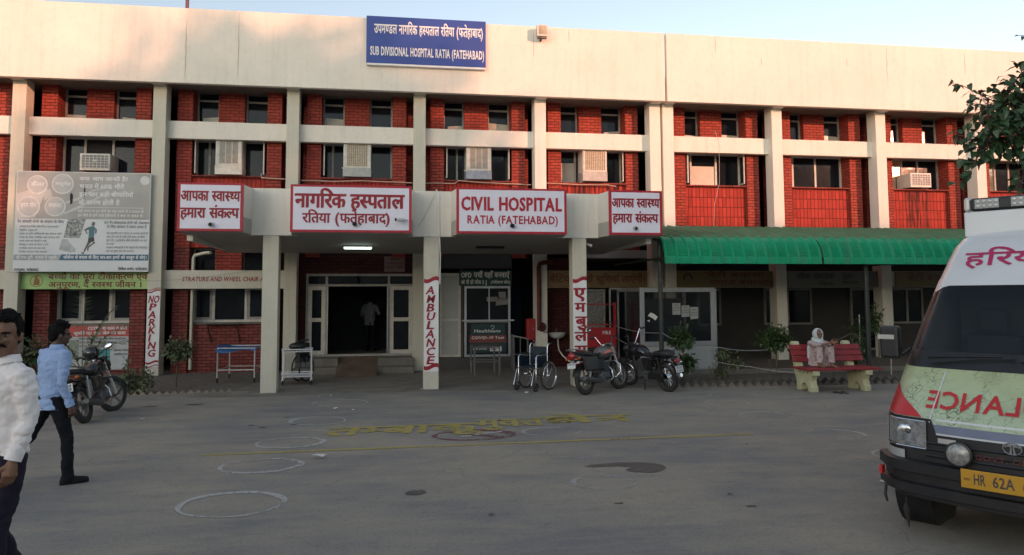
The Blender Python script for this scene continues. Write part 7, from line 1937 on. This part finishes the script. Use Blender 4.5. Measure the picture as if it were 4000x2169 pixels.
# brick edging of the two beds
M['edge'] = mat('dusty_edging_brick', (.26, .215, .16, 1), .9, var=.3, vs=7, bp=.006, bs=50, dirt=('6b5a44', .5))
M['edge_mid'] = mat('grey_edging_brick', (.15, .13, .105, 1), .9, var=.3, vs=7, bp=.006, bs=50)
M['edge_dark'] = mat('weathered_edging_brick', (.07, .062, .052, 1), .9, var=.3, vs=7, bp=.006, bs=50)
def edging(p0, p1, n, label, m, grp, sz=.10, z=.015, seed=3):
    rnd = random.Random(seed); p0, p1 = V(*p0), V(*p1)
    mb = MB(); mb.boxm(Matrix.Rotation(R(45), 4, 'Y'), sz, .07, sz)
    first = None
    for k in range(n):
        p = p0.lerp(p1, k / (n - 1)); p.z = z + rnd.uniform(-.012, .008)
        if first is None:
            first = mb.build('edging_brick', m, None, bevel=.006); o = tag(first, label, 'brick', grp)
        else:
            o = first.copy(); link(o)
        o.location = p; o.rotation_euler = (rnd.uniform(-.15, .15), rnd.uniform(-.10, .10), math.atan2((p1 - p0).y, (p1 - p0).x) + rnd.uniform(-.1, .1))
edging((-5.32, -4.06, 0), (-3.25, -3.80, 0), 15, 'half buried tilted brick in the sawtooth edging of the left bed', M['edge'], 'sawtooth bricks edging the left bed', .105, .02, 3)
edging((6.0, -4.56, 0), (13.2, -4.92, 0), 37, 'half buried tilted brick in the front row edging the right bed', M['edge_mid'], 'front sawtooth bricks edging the right bed', .13, .012, 4)
edging((5.95, -4.42, 0), (13.1, -4.78, 0), 36, 'darker tilted brick in the back row edging the right bed', M['edge_dark'], 'back sawtooth bricks edging the right bed', .14, .05, 5)

def rope(pts, label, sag=.06):
    out = []
    for a, b in zip(pts, pts[1:]):
        a, b = V(*a), V(*b)
        for k in range(8):
            u = k / 8; out.append(a.lerp(b, u) - V(0, 0, sag * 4 * u * (1 - u)))
    out.append(V(*pts[-1])); mb = MB(out[0]); mb.tube(out, .008, 6)
    o = tag(mb.build('rope', M['alu_panel'], None, smooth=True), label, 'rope'); o.location = out[0]
rope([(5.97, -.84, 1.18), (6.2, -3.69, 1.13), (6.75, -3.5, .98), (7.7, -3.45, .76), (9.3, -3.0, .68)], 'upper pale rope strung from the fire stand past the canopy post')
rope([(5.97, -.84, .88), (5.85, -3.2, .72)], 'short pale rope tied low on the fire stand', .03)
rope([(7.25, -3.5, .52), (8.3, -3.7, .33), (9.3, -4.2, .22), (8.62, -5.3, .36)], 'lower pale rope running behind the bench support', .03)

M['paper'] = mat('scrap_paper', (.55, .54, .50, 1), .8)
for k, (x, y, s_, lb) in enumerate(((-3.95, -7.04, .05, 'crumpled white paper scrap near the dusty motorcycle'), (-1.13, -4.62, .03, 'tiny white paper scrap between two chalk circles near the steps'), (-.93, -6.4, .05, 'white paper scrap between the second and third chalk circles'), (-.6, -6.65, .05, 'larger pale scrap above the third chalk circle'),
                                    (.72, -3.85, .035, 'small white ball of paper at the foot of the AMBULANCE column'), (2.8, -4.9, .06, 'flat white scrap in front of the wheelchair'), (-.85, -10.45, .10, 'splash-shaped pale paper scrap below the yellow line'), (5.2, -12.7, .06, 'white scrap on the asphalt left of the ambulance'))):
    rnd = random.Random(k); mb = MB(); pts = []
    for j in range(7):
        a = 2 * math.pi * j / 7; r_ = s_ * rnd.uniform(.5, 1.1); pts.append(V(r_ * math.cos(a), r_ * .7 * math.sin(a), rnd.uniform(.002, s_ * .5)))
    pts.append(V(0, 0, s_ * .5)); mb.add(pts, [(j, (j + 1) % 7, 7) for j in range(7)])
    o = tag(mb.build('paper_scrap', M['paper'], None, fix=False), lb, 'litter'); o.location = (x, y, .004)
for k, (x, y, lb) in enumerate(((3.35, -12.9, 'small dry leaf below the large damp stain'), (5.0, -13.9, 'dark dry leaf on the asphalt nearest the ambulance wheel'), (4.7, -10.6, 'dark dry leaf between the yellow line and the ambulance'), (.9, -13.2, 'tiny dry leaf near the small round damp spot'))):
    mb = MB(); leaf(mb, V(0, 0, .006), V(1, .3, .1), V(0, 0, 1), .09, .04, .3); o = tag(mb.build('dry_leaf', M['bark'], None, fix=False), lb, 'leaf'); o.location = (x, y, .003)

# ------------------------------------------------------------------ across the yard, behind the camera: what shades the forecourt
ob = thing('unseen_opposite_building', 'unseen long pale four-storey block across the yard that shades the forecourt', 'building', (50, -64, 0))
oo = V(50, -64, 0)
mb = MB(oo); mb.box(6, 110, -72, -60.2, 0, 16.9); mb.build('wall', M['cream_old'], ob)
mb = MB(oo); mb.box(5.6, 110.4, -72.4, -59.8, 16.9, 17.2); mb.build('roof', M['soffit'], ob)
for k in range(24):
    for z in (1.2, 5.2, 9.2, 13.2):
        w = frame_mb(MB(oo), 8 + k * 4.2, 10.2 + k * 4.2, z, z + 2.0, -60.25, .1, .08, vs=(9.1 + k * 4.2,)); w = w.build('window', M['frame'], ob)
        mb = MB(oo); mb.box(8.1 + k * 4.2, 10.1 + k * 4.2, -60.2, -60.19, z + .1, z + 1.9); mb.build('pane', M['glass'], w)
ab = thing('added_shade_block', 'added unseen block across the yard that holds back low sky light', 'building', (-10, -60, 0))  # unseen block, added to darken the columns and interiors facing the yard
ao = V(-10, -60, 0)
mb = MB(ao); mb.box(-90, 52, -68, -58, 0, 8.6); mb.box(-48, -40, -58, 30, 0, 6.0); mb.build('wall', M['cream_old'], ab)
for k in range(20):
    for z in (1.5, 5.6):
        w = frame_mb(MB(ao), -60 + k * 5, -57.8 + k * 5, z, z + 2.0, -58.05, .1, .08, vs=(-58.9 + k * 5,)).build('window', M['frame'], ab)
        mb = MB(ao); mb.box(-59.9 + k * 5, -57.9 + k * 5, -57.995, -57.99, z + .1, z + 1.9); mb.build('pane', M['glass'], w)
def yard_tree(loc, th, crowns, label, seed):
    t = thing('yard_tree', label, 'tree', loc, group='trees across the yard'); lv = MB(); tw = MB()
    tw.tube([(0, 0, 0), (.1, 0, th * .5), (0, .1, th)], [.38, .3, .22], 10)
    for k, (c, rad, n) in enumerate(crowns):
        tw.tube([(0, 0, th * .7), (c[0] * .5, c[1] * .5, (th + c[2]) / 2), c], [.2, .12, .05], 7)
        clump_crown(lv, None, c, rad, n, .55, .34, seed + k, .2, False, .25)
    tw.build('trunk', M['bark'], t, smooth=True); lv.build('crown', M['leaf'], t, fix=False)
yard_tree((31.0, -45, 0), 9.0, [((-4.0, 0, 14.6), (2.0, 2.4, 2.6), 1100), ((-2.4, .3, 16.4), (2.1, 2.4, 2.4), 1200), ((0, 0, 17.3), (2.3, 2.4, 2.2), 1200), ((2.2, 0, 16.6), (2.2, 2.4, 2.3), 1100), ((4.2, .2, 14.9), (2.1, 2.2, 2.2), 1000), ((6.2, 0, 13.2), (1.8, 2.0, 1.8), 700), ((-3.6, 0, 12.4), (2.6, 2.4, 2.2), 1000), ((-.6, 0, 13.6), (3.0, 2.6, 2.6), 1300), ((2.6, 0, 13.0), (3.0, 2.6, 2.4), 1200), ((0, 0, 10.6), (5.2, 2.6, 2.0), 1300), ((5.0, 0, 11.2), (2.4, 2.4, 1.8), 800)], 'broad dense tree across the yard whose shade falls on the parapet', 50)
